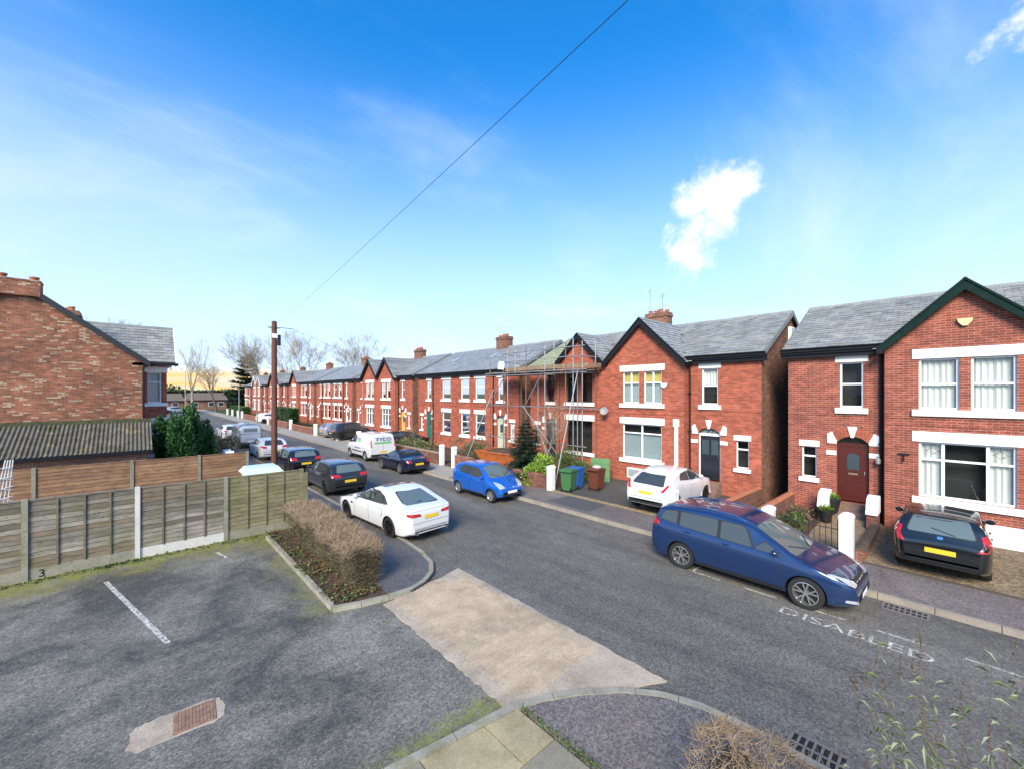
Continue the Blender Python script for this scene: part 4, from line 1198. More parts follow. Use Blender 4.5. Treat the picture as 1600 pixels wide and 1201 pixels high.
def smooth_prof(pts, it=2):
    for _ in range(it):
        q = [pts[0]]
        for a, b in zip(pts, pts[1:]):
            q += [(a[0] * .75 + b[0] * .25, a[1] * .75 + b[1] * .25), (a[0] * .25 + b[0] * .75, a[1] * .25 + b[1] * .75)]
        q.append(pts[-1]); pts = q
    return pts
def rpoly(pts, r=.04, n=4):
    out = []
    k = len(pts)
    for i in range(k):
        p0, p, p1 = Vector(pts[i - 1]), Vector(pts[i]), Vector(pts[(i + 1) % k])
        a = (p0 - p); b = (p1 - p); rr = min(r, a.length * .45, b.length * .45)
        A = p + a.normalized() * rr; B = p + b.normalized() * rr
        for j in range(n + 1):
            t = j / n; out.append(tuple(A * (1 - t) ** 2 + p * 2 * t * (1 - t) + B * t * t))
    return out
class Car:
    def __init__(s, name, label, cat, loc, heading, spec, pm, group=None):
        """heading: direction of the nose, degrees clockwise from +Y; local x = forward"""
        s.root = thing(name, label, cat, loc, R(90 - heading), group, local=True)
        s.sp = spec; s.pm = pm
        s.body()
    def body(s):
        sp = s.sp
        prof = smooth_prof(sp['top'], 2)
        # resample by arc length
        st = [prof[0]]; acc = 0
        for a, b in zip(prof, prof[1:]):
            L_ = math.hypot(b[0] - a[0], b[1] - a[1]); n = max(1, int(L_ / .06))
            for i in range(1, n + 1): st.append((a[0] + (b[0] - a[0]) * i / n, a[1] + (b[1] - a[1]) * i / n))
        # keep x strictly decreasing
        S = [st[0]]
        for p in st[1:]:
            if p[0] < S[-1][0] - .004: S.append(p)
        W = sp['W'] / 2; zf = sp.get('floor', .19)
        xN, xT = S[0][0], S[-1][0]
        rows = []
        for (x, zt) in S:
            dn = (xN - x); dt = (x - xT)
            fn, ft = sp.get('nose_r', .55), sp.get('tail_r', .32)
            w = W
            if dn < fn: w = W * (sp.get('nose_w', .80) + (1 - sp.get('nose_w', .80)) * math.sqrt(max(0, 1 - (1 - dn / fn) ** 2)))
            if dt < ft: w = min(w, W * (sp.get('tail_w', .88) + (1 - sp.get('tail_w', .88)) * math.sqrt(max(0, 1 - (1 - dt / ft) ** 2))))
            zb = min(interp(sp['belt'], x), zt - .05)
            zl = zf + (.10 * (1 - dn / .35) if dn < .35 else 0) + (.12 * (1 - dt / .35) if dt < .35 else 0)
            hgt = zt - zb
            tum = sp.get('tumble', .2) * max(0, min(1, hgt / .45))
            wt_ = w - tum
            rr = min(sp.get('roof_r', .14), hgt * .75)
            half = [(0, zl), (w * .86, zl), (w * .955, zl + .05), (w * .985, zl + .16), (w, zl + (zb - zl) * .45), (w * sp.get('waist', .995), zl + (zb - zl) * .72), (w * .985, zb - .03), (w * .965, zb)]
            ws = w * .965
            # side of greenhouse
            zc = zt - rr
            for t in (.33, .66, 1.0): half.append((ws + (wt_ - ws) * t * (zc - zb) / max(hgt, .01) , zb + (zc - zb) * t))
            ye, ze = half[-1]
            crown = sp.get('crown', .035)
            for t in (20, 40, 60, 80): half.append((ye - rr * .95 * (1 - math.cos(R(t))), ze + (rr - crown) * math.sin(R(t))))
            y9, z9 = half[-1]
            for t in (.3, .6, .85, 1.0): half.append((y9 * (1 - t), z9 + (zt - z9) * (1 - (1 - t) ** 2)))
            rows.append([(x, y, z) for y, z in half] + [(x, -y, z) for y, z in reversed(half[1:-1])])
        m = MB(); k = len(rows[0])
        vs = [p for r_ in rows for p in r_]
        fs = [(i * k + j, i * k + (j + 1) % k, (i + 1) * k + (j + 1) % k, (i + 1) * k + j) for i in range(len(rows) - 1) for j in range(k)]
        fs += [tuple(range(k)), tuple((len(rows) - 1) * k + j for j in reversed(range(k)))]
        m.add(vs, fs)
        me = bpy.data.meshes.new('tmp'); me.from_pydata(m.v, [], m.f)
        bm = bmesh.new(); bm.from_mesh(me)
        bmesh.ops.remove_doubles(bm, verts=bm.verts, dist=.0005)
        bmesh.ops.recalc_face_normals(bm, faces=bm.faces); bm.to_mesh(me); bm.free()
        bmt = bmesh.new(); bmt.from_mesh(me); s.bvh = BVHTree.FromBMesh(bmt); bmt.free()
        o = bpy.data.objects.new('body', me); COL.objects.link(o)
        me.materials.append(s.pm); me.materials.append(M_TRIM)
        # wheel arches
        c_ = MB(); r = sp['wr']
        for ax in sp['axles']:
            for sg in (-1, 1):
                c_.tube((ax, sg * (W - .36), r), (ax, sg * (W + .2), r), r + .045, n=28)
        cm = bpy.data.meshes.new('cut'); cm.from_pydata(c_.v, [], c_.f)
        cm.materials.append(s.pm); cm.materials.append(M_TRIM)
        cm.polygons.foreach_set('material_index', [1] * len(cm.polygons))
        bm = bmesh.new(); bm.from_mesh(cm); bmesh.ops.recalc_face_normals(bm, faces=bm.faces); bm.to_mesh(cm); bm.free()
        co = bpy.data.objects.new('cut', cm); COL.objects.link(co)
        md = o.modifiers.new('b', 'BOOLEAN'); md.operation = 'DIFFERENCE'; md.object = co; md.solver = 'EXACT'
        bpy.context.view_layer.update()
        dg = bpy.context.evaluated_depsgraph_get()
        nm = bpy.data.meshes.new_from_object(o.evaluated_get(dg))
        o.modifiers.clear(); o.data = nm
        bpy.data.objects.remove(co); bpy.data.meshes.remove(cm)
        nm.shade_smooth(); nm.set_sharp_from_angle(angle=R(32))
        o.parent = s.root; s.bodyo = o
        ORG[o.name] = Vector((0, 0, 0))
    # ---- patches laid on the body skin
    def patch(s, name, poly, view, mat, off=.004, parent=None, sides=(1, -1), thick=True, grid=.06):
        """poly in 2D: view 'side' (x,z), 'front'/'rear' (y,z), 'top' (x,y)"""
        obs = []
        for sg in (sides if view == 'side' else (1,)):
            P = [Vector(p) for p in poly]
            pts = []
            for a, b in zip(P, P[1:] + P[:1]):
                n = max(1, int((b - a).length / grid))
                pts += [a.lerp(b, i / n) for i in range(n)]
            nb = len(pts)
            xs = [p.x for p in pts]; ys = [p.y for p in pts]
            def inside(q):
                c_ = False
                for i in range(nb):
                    a, b = pts[i], pts[i - 1]
                    if (a.y > q.y) != (b.y > q.y) and q.x < (b.x - a.x) * (q.y - a.y) / (b.y - a.y) + a.x: c_ = not c_
                return c_
            gx = min(xs) + grid / 2
            while gx < max(xs):
                gy = min(ys) + grid / 2
                while gy < max(ys):
                    q = Vector((gx, gy))
                    if inside(q) and min((q - p).length for p in pts) > grid * .4: pts.append(q)
                    gy += grid
                gx += grid
            V, E_, F_, *_ = delaunay_2d_cdt(pts, [(i, (i + 1) % nb) for i in range(nb)], [list(range(nb))], 1, 1e-5)
            vs = []; bad = False
            for p in V:
                if view == 'side': o_, d = Vector((p.x, sg * 3, p.y)), Vector((0, -sg, 0))
                elif view == 'front': o_, d = Vector((4, p.x, p.y)), Vector((-1, 0, 0))
                elif view == 'rear': o_, d = Vector((-4, p.x, p.y)), Vector((1, 0, 0))
                else: o_, d = Vector((p.x, p.y, 4)), Vector((0, 0, -1))
                h, n, _, _ = s.bvh.ray_cast(o_, d)
                if h is None:
                    h = vs[-1] if vs else o_ + d * 3; n = -d
                    vs.append(h); continue
                if n.dot(d) > 0: n = -n
                vs.append(h + n * off)
            m = MB(); m.add(vs, [tuple(f) for f in F_])
            o = m.build(name, mat, parent or s.bodyo, smooth=True, fix=False)
            # face outward
            me = o.data
            if me.polygons:
                avg = sum((pl.normal * pl.area for pl in me.polygons), Vector())
                dd = {'side': Vector((0, sg, 0)), 'front': Vector((1, 0, 0)), 'rear': Vector((-1, 0, 0)), 'top': Vector((0, 0, 1))}[view]
                if avg.dot(dd) < 0: me.flip_normals()
            obs.append(o)
        return obs
    def strip(s, name, pts, w, view, mat, off=.0025, sides=(1, -1)):
        for a, b in zip(pts, pts[1:]):
            a = Vector(a); b = Vector(b); d = (b - a).normalized(); n = Vector((-d.y, d.x)) * w / 2
            s.patch(name, [a - n, b - n, b + n, a + n], view, mat, off, sides=sides, grid=.12)
    def wheels(s, mat=M_ALLOY, spokes=5, steel=False):
        sp = s.sp; r = sp['wr']; W = sp['W'] / 2; tw = sp.get('tw', .2)
        proto = None
        for ax in sp['axles']:
            for sg in (1, -1):
                t = MB()
                t.lathe([(r * .70, -tw / 2), (r * .95, -tw / 2), (r, -tw * .36), (r, tw * .36), (r * .95, tw / 2), (r * .74, tw / 2), (r * .70, tw * .42), (r * .70, -tw / 2)], 28, (0, 0, 0), 'y')
                M = Matrix.Translation((ax, sg * (W - tw / 2 - .015), r)) @ Matrix.Rotation(0 if sg > 0 else math.pi, 4, 'Z')
                t.xf(M); w = t.build('wheel', M_TYRE, s.root, smooth=True)
                q = MB(); rr = r * .72
                q.lathe([(rr * .98, -tw * .3), (rr, tw * .44), (rr * .92, tw * .46), (rr * .9, tw * .30), (rr * .88, -tw * .1)], 28, (0, 0, 0), 'y')
                q.lathe([(.001, tw * .36), (rr * .2, tw * .36), (rr * .24, tw * .2), (rr * .24, 0)], 14, (0, 0, 0), 'y')
                if steel:
                    q.lathe([(rr * .2, tw * .34), (rr * .55, tw * .40), (rr * .9, tw * .32)], 24, (0, 0, 0), 'y')
                    ns = 0
                for i in range(0 if steel else spokes):
                    for dl in ((-.24, .24) if spokes == 5 else (0,)):
                        a = 2 * math.pi * i / spokes + .3; b = a + dl
                        w0 = rr * (.06 if spokes == 5 else .09); 
                        pa = Vector((math.cos(a) * rr * .2, 0, math.sin(a) * rr * .2)); pb = Vector((math.cos(b) * rr * .93, 0, math.sin(b) * rr * .93))
                        d = (pb - pa).normalized(); n = Vector((-d.z, 0, d.x)) * w0
                        yo, yi = tw * .40, tw * .26
                        q.hexa([(*(pa - n).xz, 0)] * 0 or [((pa - n).x, yi, (pa - n).z), ((pb - n).x, yi, (pb - n).z), ((pb + n).x, yi, (pb + n).z), ((pa + n).x, yi, (pa + n).z),
                                ((pa - n).x, yo * .92, (pa - n).z), ((pb - n).x, yo, (pb - n).z), ((pb + n).x, yo, (pb + n).z), ((pa + n).x, yo * .92, (pa + n).z)])
                q.xf(M); q.build('rim', mat, w, smooth=True)
                d_ = MB(); d_.lathe([(.001, .0), (rr * .9, .0)], 24, (0, 0, 0), 'y'); d_.xf(M); d_.build('brake_disc', plain('brake_dark', (.03, .03, .03), .6, .4), w, fix=False)
    def mirrors(s, x, z, mat, size=1.0):
        for sg in (1, -1):
            h, n, _, _ = s.bvh.ray_cast(Vector((x, sg * 3, z)), Vector((0, -sg, 0)))
            if h is None: continue
            m = MB(); m.lathe([(.001, -.075), (.055, -.07), (.085, -.03), (.09, .02), (.07, .06), (.001, .07)], 12, (0, 0, 0), 'x')
            m.xf(Matrix.Translation((x + .02, h.y + sg * .09, z + .03)) @ Matrix.Diagonal((.8 * size, 1.1 * size, .8 * size, 1)))
            m.build('mirror', mat, s.root, smooth=True)
            m = MB(); m.tube((x, h.y - sg * .01, z), (x, h.y + sg * .1, z + .02), .022); m.build('mirror_stalk', M_TRIM, s.root)
    def handles(s, pts, mat):
        for x, z in pts:
            for sg in (1, -1):
                h, n, _, _ = s.bvh.ray_cast(Vector((x, sg * 3, z)), Vector((0, -sg, 0)))
                if h is None: continue
                m = MB(); m.hexa([(x - .09, h.y, z - .014), (x + .09, h.y, z - .014), (x + .07, h.y + sg * .03, z - .012), (x - .07, h.y + sg * .03, z - .012), (x - .09, h.y, z + .014), (x + .09, h.y, z + .014), (x + .07, h.y + sg * .03, z + .012), (x - .07, h.y + sg * .03, z + .012)])
                m.build('door_handle', mat, s.root)
    def plate(s, end, z, mat, y=0, w=.52, h=.112):
        s.patch('number_plate', [(y - w / 2, z - h / 2), (y + w / 2, z - h / 2), (y + w / 2, z + h / 2), (y - w / 2, z + h / 2)], end, mat, .012)
    def box(s, name, a, b, mat):
        m = MB(); m.box(a[0], b[0], a[1], b[1], a[2], b[2]); return m.build(name, mat, s.root)

def sym(pts):   # mirror polygon given for y>0 side to full symmetric one
    return pts + [(-y, z) for y, z in reversed(pts)]
def generic(s, sidewins, ws, rw, rear, front, seams=(), hnd=(), mir=None, plates=(.5, .45), glass=M_CGLASS, rglass=None, trimlow=True, tail=None, head=None, grille=None, alloy=M_ALLOY, spokes=5, mirror_mat=None, bumper=None, steel=False, yellow=True, band=None):
    if band: s.patch('pillar_band', rpoly(band, .05), 'side', M_TRIM, .0042)
    for poly in sidewins:
        q = rpoly(poly, .05)
        c_ = sum((Vector(p) for p in q), Vector((0, 0))) / len(q)
        s.patch('window_surround', [tuple(c_ + (Vector(p) - c_) * 1.0 + (Vector(p) - c_).normalized() * .022) for p in q], 'side', M_TRIM, .003)
        s.patch('side_window', q, 'side', glass, .006)
    if ws:
        x0, x1, y0, y1 = ws   # cowl x, header x, half widths
        s.patch('windscreen', rpoly([(x0, -y0), (x0 + .06, 0), (x0, y0), (x1, y1), (x1 + .01, 0), (x1, -y1)], .06), 'top', rglass or glass, .005)
        for sg in (-1, 1):
            w = MB(); a = Vector((x0 + .03, sg * .1, 0)); b = Vector((x0 - .2, sg * .55, 0))
            pts = []
            for t in (0, .5, 1):
                p = a.lerp(b, t); h, n, _, _ = s.bvh.ray_cast(Vector((p.x, p.y, 4)), Vector((0, 0, -1))); pts.append(h + n * .02)
            w.path(pts, .009, 5); w.build('wiper', M_TRIM, s.bodyo)
    if rw:
        s.patch('rear_window_surround', rpoly([(p[0] * 1.04, p[1] + (.02 if i in (1, 2) else -.02)) for i, p in enumerate(rw)], .07), 'rear', M_TRIM, .003)
        s.patch('rear_window', rpoly(rw, .06), 'rear', rglass or glass, .006)
    for poly in tail or ():
        for sg in (1, -1): s.patch('tail_light', rpoly([(sg * y, z) for y, z in poly], .03), 'rear', M_TAIL, .008, grid=.04)
    for poly in head or ():
        for sg in (1, -1): s.patch('headlight', rpoly([(sg * y, z) for y, z in poly], .03), 'front', M_HEAD, .008, grid=.04)
    if grille: s.patch('grille', rpoly(grille, .04), 'front', M_TRIM, .006)
    for pts in seams: s.strip('door_seam', pts, .016, 'side', M_TRIM)
    s.handles(hnd, s.pm)
    if mir: s.mirrors(mir[0], mir[1], mirror_mat or s.pm)
    if plates:
        s.plate('rear', plates[0], M_PLATEY if yellow else M_PLATEW); s.plate('front', plates[1], M_PLATEW)
    if trimlow:
        ax = s.sp['axles']; zf = s.sp.get('floor', .19)
        s.patch('sill_trim', [(ax[1] + .42, zf + .02), (ax[0] - .42, zf + .02), (ax[0] - .42, zf + .11), (ax[1] + .42, zf + .11)], 'side', M_TRIM, .006)
    if bumper:
        s.patch('rear_bumper_insert', rpoly(bumper, .04), 'rear', M_TRIM, .007)
    if sidewins and len(s.sp['top']) > 10 and rw:
        zt_ = rw[0][1] - .06; W2 = s.sp['W'] / 2
        s.patch('tailgate_seam', [(-W2 * .72, .60), (W2 * .72, .60), (W2 * .72, .61), (-W2 * .72, .61)], 'rear', M_TRIM, .003)
        x0 = s.sp['top'][0][0]
        for sg in (1, -1): s.patch('bonnet_seam', [(ws[0] + .02, sg * W2 * .80), (x0 - .25, sg * W2 * .62), (x0 - .25, sg * W2 * .62 + .012), (ws[0] + .02, sg * W2 * .80 + .012)], 'top', M_TRIM, .003)
    s.wheels(alloy, spokes, steel)

CARGRP = 'parked cars'
# --- blue people carrier
NAVY = paint('blue_metallic_paint', (.012, .038, .125), .45, .26)
sp = dict(W=1.84, floor=.2, wr=.335, tw=.225, axles=(1.40, -1.36), tumble=.19, nose_r=.9, nose_w=.66, tail_r=.35, tail_w=.86, waist=1.0,
          belt=[(2.3, .70), (1.6, .90), (.9, .98), (-2.0, 1.10), (-2.33, 1.0)],
          top=[(2.241, .40), (2.237, .56), (2.174, .72), (1.924, .84), (1.539, .96), (1.231, 1.04), (0.818, 1.26), (0.289, 1.53), (-0.096, 1.61), (-0.673, 1.645), (-1.347, 1.62), (-1.876, 1.55), (-2.020, 1.48), (-2.116, 1.22), (-2.193, 1.02), (-2.241, .9), (-2.246, .45)])
mpv = Car('people_carrier', 'long blue people carrier parked by the DISABLED bay lettering', 'car', (11.5, 3.58, 0), 181.5, sp, NAVY, CARGRP)
generic(mpv, [[(.98, 1.00), (.45, 1.02), (.42, 1.06), (.62, 1.22), (.80, 1.12)], [(.36, 1.03), (-.36, 1.06), (-.36, 1.46), (.10, 1.46), (.20, 1.40)], [(-.44, 1.07), (-1.40, 1.12), (-1.40, 1.47), (-.44, 1.47)], [(-1.48, 1.14), (-1.95, 1.20), (-1.85, 1.42), (-1.48, 1.46)]],
        (1.20, .36, .74, .60), [(-.60, 1.12), (.60, 1.12), (.52, 1.45), (-.52, 1.45)], None, None,
        seams=[[(.98, .98), (1.0, .60), (.92, .32)], [(-.40, 1.06), (-.40, .32)], [(-1.42, 1.1), (-1.40, .8), (-1.15, .62)], [(1.0, .32), (-.95, .30)]],
        hnd=[(-.22, .95), (-1.18, 1.0)], mir=(.82, 1.03), plates=(.8, .40), rglass=M_CGLASS2,
        tail=[[(.62, .98), (.86, 1.0), (.88, 1.20), (.80, 1.22), (.66, 1.10)]], head=[[(.42, .66), (.62, .64), (.80, .74), (.86, .86), (.74, .84), (.50, .74)]],
        grille=[(-.42, .62), (.42, .62), (.46, .74), (-.46, .74)], alloy=M_ALLOY, band=[(.42, 1.015), (-1.93, 1.17), (-1.84, 1.44), (-1.4, 1.49), (.08, 1.48), (.24, 1.40)])
mpv.patch('tail_light', rpoly([(-2.19, 1.0), (-1.93, 1.06), (-2.02, 1.14), (-2.12, 1.22), (-2.17, 1.18)], .02), 'side', M_TAIL, .01, grid=.04)
mpv.patch('lower_grille', rpoly([(-.5, .26), (.5, .26), (.55, .36), (-.55, .36)], .04), 'front', M_TRIM, .006)
mpv.patch('chrome_bar', [(-.45, .685), (.45, .685), (.45, .70), (-.45, .70)], 'front', M_CHROME, .012)
for sg in (1, -1): mpv.patch('fog_light', rpoly([(sg * .60, .33), (sg * .78, .36), (sg * .78, .42), (sg * .62, .40)], .02), 'front', M_HEAD, .008)
for sg in (1, -1):
    m = MB(); pts = []
    for i in range(9):
        x_ = .15 - i * .255; h, n, _, _ = mpv.bvh.ray_cast(Vector((x_, sg * .60, 4)), Vector((0, 0, -1))); pts.append(h + Vector((0, 0, .035 if 0 < i < 8 else .0)))
    m.path(pts, .016, 6); m.build('roof_rail', M_CHROME, mpv.root)
# --- white saloon
WHITEP = paint('white_car_paint', (.62, .63, .64), 0.0, .25)
sp = dict(W=1.88, floor=.17, wr=.345, tw=.24, axles=(1.50, -1.46), tumble=.24, nose_r=.9, nose_w=.68, tail_r=.8, tail_w=.66, roof_r=.16, waist=1.01,
          belt=[(2.4, .66), (1.5, .84), (.8, .90), (-1.2, .98), (-2.3, .98), (-2.47, .92)],
          top=[(2.47, .40), (2.46, .58), (2.36, .70), (1.9, .82), (1.2, .93), (.95, .97), (.45, 1.22), (-.05, 1.42), (-.5, 1.455), (-1.0, 1.41), (-1.5, 1.22), (-1.95, 1.07), (-2.3, 1.04), (-2.40, 1.0), (-2.46, .85), (-2.48, .40)])
sal = Car('saloon_car', 'white saloon parked half on the pavement by the twiggy hedge', 'car', (6.73, 13.72, .02), -4, sp, WHITEP, CARGRP)
generic(sal, [[(.78, .96), (-.12, .99), (-.12, 1.34), (.10, 1.34), (.42, 1.16)], [(-.20, .995), (-.98, 1.02), (-.86, 1.26), (-.62, 1.34), (-.20, 1.35)], [(-1.04, 1.03), (-1.30, 1.06), (-1.0, 1.22), (-.93, 1.24)]],
        (.90, .02, .72, .56), [(-.60, 1.07), (.60, 1.07), (.47, 1.34), (-.47, 1.34)], None, None,
        seams=[[(.82, .92), (.85, .55), (.75, .3)], [(-.16, .98), (-.18, .3)], [(-1.02, 1.0), (-1.08, .75), (-.98, .62)]], hnd=[(-.05, .86), (-.88, .90)], mir=(.68, .98), plates=(.76, .42),
        tail=[[(.36, .80), (.70, .80), (.82, .86), (.80, .92), (.40, .88)]], head=[[(.45, .58), (.80, .66), (.82, .74), (.48, .66)]], grille=[(-.35, .42), (.35, .42), (.4, .66), (-.4, .66)],
        alloy=M_DALLOY, band=[(.80, .945), (-1.34, 1.05), (-.98, 1.255), (-.6, 1.36), (.1, 1.36), (.44, 1.17)], bumper=[(-.58, .24), (.58, .24), (.64, .36), (-.64, .36)], rglass=M_CGLASS2)
sal.patch('sunroof', rpoly([(-.1, -.48), (-.1, .48), (-.55, .5), (-.55, -.5)], .06), 'top', M_CGLASS, .005)
sal.patch('boot_seam', [(-.80, .955), (.80, .955), (.80, .963), (-.80, .963)], 'rear', M_TRIM, .003)
sal.patch('side_vent', rpoly([(.98, .70), (1.12, .70), (1.10, .76), (.96, .76)], .01), 'side', M_TRIM, .006)
for sg in (1, -1):
    m = MB(); m.tube((-2.44, sg * .55, .30), (-2.53, sg * .55, .30), .045, n=12); m.build('exhaust', M_CHROME, sal.root, smooth=True)
# --- small blue hatch
BLUEP = paint('bright_blue_paint', (.010, .115, .50), .3, .25)
def small_top(L): return [(L, .38), (L - .01, .58), (L - .12, .72), (L - .45, .86), (L - .72, .98), (L - 1.1, 1.27), (L - 1.45, 1.43), (L - 1.9, 1.47), (-L + .6, 1.44), (-L + .28, 1.36), (-L + .12, 1.08), (-L + .02, .85), (-L, .40)]
sp = dict(W=1.63, floor=.18, wr=.275, tw=.165, axles=(1.17, -1.17), tumble=.2, nose_r=.8, nose_w=.62, tail_r=.4, tail_w=.78, belt=[(1.6, .66), (.9, .88), (.5, .92), (-1.2, 1.02), (-1.7, .95)], top=small_top(1.71))
b107 = Car('small_hatchback', 'bright blue small hatchback facing the camera across the road', 'car', (11.8, 14.5, .03), 180, sp, BLUEP, CARGRP)
generic(b107, [[(.72, .93), (-.22, .97), (-.22, 1.34), (.12, 1.34), (.36, 1.24)], [(-.30, .98), (-.95, 1.03), (-1.08, 1.15), (-.90, 1.33), (-.30, 1.35)]], (.98, .32, .64, .54), [(-.5, 1.0), (.5, 1.0), (.44, 1.32), (-.44, 1.32)], None, None,
        seams=[[(.78, .9), (.80, .5), (.7, .3)], [(-.26, .97), (-.28, .3)], [(-1.0, 1.0), (-.98, .75)]], hnd=[(-.1, .86), (-.85, .9)], mir=(.66, .96), plates=(.7, .44), rglass=M_CGLASS2,
        tail=[[(.58, .80), (.72, .82), (.70, 1.1), (.60, 1.05)]], head=[[(.36, .62), (.62, .60), (.70, .74), (.66, .86), (.46, .78)]], grille=[(-.5, .26), (.5, .26), (.58, .36), (.42, .40), (-.42, .40), (-.58, .36)], steel=True, alloy=M_ALLOY)
# --- white crossover
sp = dict(W=1.77, floor=.24, wr=.34, tw=.22, axles=(1.22, -1.31), tumble=.26, nose_r=.8, nose_w=.68, tail_r=.5, tail_w=.78, roof_r=.2, waist=1.02, belt=[(2.0, .85), (1.0, 1.0), (-1.2, 1.12), (-2.0, 1.02)],
          top=[(2.06, .45), (2.05, .72), (1.95, .90), (1.5, 1.02), (1.05, 1.10), (.65, 1.32), (.25, 1.52), (-.2, 1.57), (-.8, 1.54), (-1.45, 1.40), (-1.75, 1.18), (-1.95, 1.02), (-2.05, .9), (-2.07, .48)])
juk = Car('crossover_car', 'white compact crossover on the drive of number 22', 'car', (16.0, 7.85, .17), 90, sp, WHITEP, CARGRP)
generic(juk, [[(.78, 1.08), (-.15, 1.12), (-.15, 1.45), (.10, 1.46), (.45, 1.30)], [(-.22, 1.125), (-.95, 1.2), (-.75, 1.40), (-.22, 1.45)]], (1.0, .3, .68, .54), [(-.62, 1.06), (.62, 1.06), (.5, 1.38), (-.5, 1.38)], None, None,
        seams=[[(.82, 1.05), (.85, .6), (.72, .36)], [(-.18, 1.1), (-.2, .36)], [(-.95, 1.15), (-.9, .85)]], hnd=[(-.05, .98)], mir=(.66, 1.12), plates=(.78, .5),
        tail=[[(.58, .86), (.72, .88), (.82, 1.08), (.76, 1.14), (.66, .98)]], head=[[(.4, .8), (.7, .82), (.75, .9), (.45, .88)]], grille=[(-.4, .6), (.4, .6), (.4, .8), (-.4, .8)], bumper=[(-.66, .34), (.66, .34), (.70, .52), (.4, .46), (-.4, .46), (-.70, .52)], alloy=M_DALLOY)
for sg in (1, -1):
    m = MB()
    for ax in sp['axles']:
        for i in range(14):
            a0 = math.pi * i / 14; a1 = math.pi * (i + 1) / 14; r0 = sp['wr'] + .04; r1 = r0 + .07; y_ = sg * (sp['W'] / 2 + .004)
            m.extr([(ax + r0 * math.cos(a0), y_, sp['wr'] + r0 * math.sin(a0)), (ax + r1 * math.cos(a0), y_, sp['wr'] + r1 * math.sin(a0)), (ax + r1 * math.cos(a1), y_, sp['wr'] + r1 * math.sin(a1)), (ax + r0 * math.cos(a1), y_, sp['wr'] + r0 * math.sin(a1))], (0, -sg * .06, 0))
    m.build('arch_lip', WHITEP, juk.root)
# --- hatchbacks
def hatch_spec(L=2.1, H=1.47, W=1.79):
    return dict(W=W, floor=.19, wr=.315, tw=.21, axles=(L - .82, -L + .78), tumble=.22, nose_r=.8, nose_w=.68, tail_r=.5, tail_w=.74, waist=1.0, belt=[(L - .1, .66), (L - 1.0, .90), (-L + .6, 1.0), (-L, .95)],
                top=[(L, .40), (L - .01, .58), (L - .12, .72), (L - .6, .86), (L - 1.05, .97), (L - 1.5, 1.22), (L - 1.95, H - .06), (L - 2.4, H), (-L + .8, H - .03), (-L + .38, H - .12), (-L + .18, 1.10), (-L + .06, .92), (-L, .85), (-L - .01, .42)])
def hatch(name, label, loc, heading, pm, L=2.1, H=1.47, alloy=M_DALLOY, tail=None, rglass=None, W=1.79, detail=True):
    s = Car(name, label, 'car', loc, heading, hatch_spec(L, H, W), pm, CARGRP)
    t = H - .12
    generic(s, [[(L - 1.25, .97), (-.10, 1.0), (-.10, t), (L - 1.95, t), (L - 1.62, t - .16)], [(-.18, 1.0), (-.85, 1.03), (-.78, t - .03), (-.18, t)], [(-.92, 1.04), (-1.38, 1.10), (-1.18, t - .08), (-.88, t - .03)]],
            (L - 1.1, L - 1.9, .70, .56), [(-.58, 1.03), (.58, 1.03), (.48, H - .13), (-.48, H - .13)], None, None,
            seams=[[(L - 1.2, .92), (L - 1.18, .55), (L - 1.3, .3)], [(-.14, .98), (-.16, .3)], [(-.88, 1.0), (-.98, .72)]] if detail else (), hnd=[(-.0, .87), (-.78, .9)] if detail else (), mir=(L - 1.32, .99), plates=(.66, .42), rglass=rglass,
            tail=tail or [[(.46, .84), (.80, .86), (.82, 1.0), (.76, 1.02), (.46, .95)]], head=[[(.4, .6), (.72, .62), (.78, .72), (.42, .68)]], grille=[(-.4, .5), (.4, .5), (.4, .62), (-.4, .62)], bumper=[(-.6, .26), (.6, .26), (.66, .36), (-.66, .36)], alloy=alloy, band=[(L - 1.24, .96), (-1.40, 1.09), (-1.18, t - .06), (-.8, t + .005), (L - 1.97, t + .012), (L - 1.6, t - .15)])
    return s
BLK = paint('black_car_paint', (.010, .011, .014), .3, .22)
DGREY = paint('dark_grey_car_paint', (.030, .032, .036), .5, .3)
jz = hatch('hatchback', 'black hatchback parked nose-in on the brown gravel drive at right', (16.15, .28, .17), 90, BLK, 1.93, 1.50, M_ALLOY,
           [[(.60, .78), (.78, .80), (.82, .96), (.74, 1.14), (.66, 1.12), (.70, .94)]], M_CGLASS2, 1.70)
jz.patch('tailgate_badge', rpoly([(-.05, .93), (.05, .93), (.05, .99), (-.05, .99)], .02), 'rear', M_CHROME, .01)
m = MB(); 
pts = []
for t in range(6):
    y_ = .25 - t * .08; z_ = 1.05 + .075 * (t / 5.0) * (1 if t < 6 else 0)
    h, n, _, _ = jz.bvh.ray_cast(Vector((-4, -y_ * 1.0, 1.05 + t * .02)), Vector((1, 0, 0))); pts.append(h + n * .02)
m.path(pts, .009, 5); m.build('rear_wiper', M_TRIM, jz.bodyo)
hatch('hatchback', 'dark grey hatchback directly ahead of the white saloon', (7.2, 20.75, .02), 0, DGREY, 2.12, 1.46, M_DALLOY, [[(.42, .84), (.80, .86), (.82, .98), (.46, .96)]], M_CGLASS2)
hatch('hatchback', 'black hatchback second ahead of the white saloon, beside the pole', (7.15, 27.1, .02), 0, BLK, 2.15, 1.45, M_DALLOY, None, M_CGLASS2)
hatch('hatchback', 'white hatchback half hidden behind the wooden pole', (7.1, 34.0, .02), 0, WHITEP, 2.1, 1.47, M_ALLOY, None, None, detail=False)
hatch('sports_utility_car', 'dark grey tall car side on in a far drive', (16.0, 40.6, .17), 90, DGREY, 2.25, 1.66, M_DALLOY, None, None, 1.85, False)
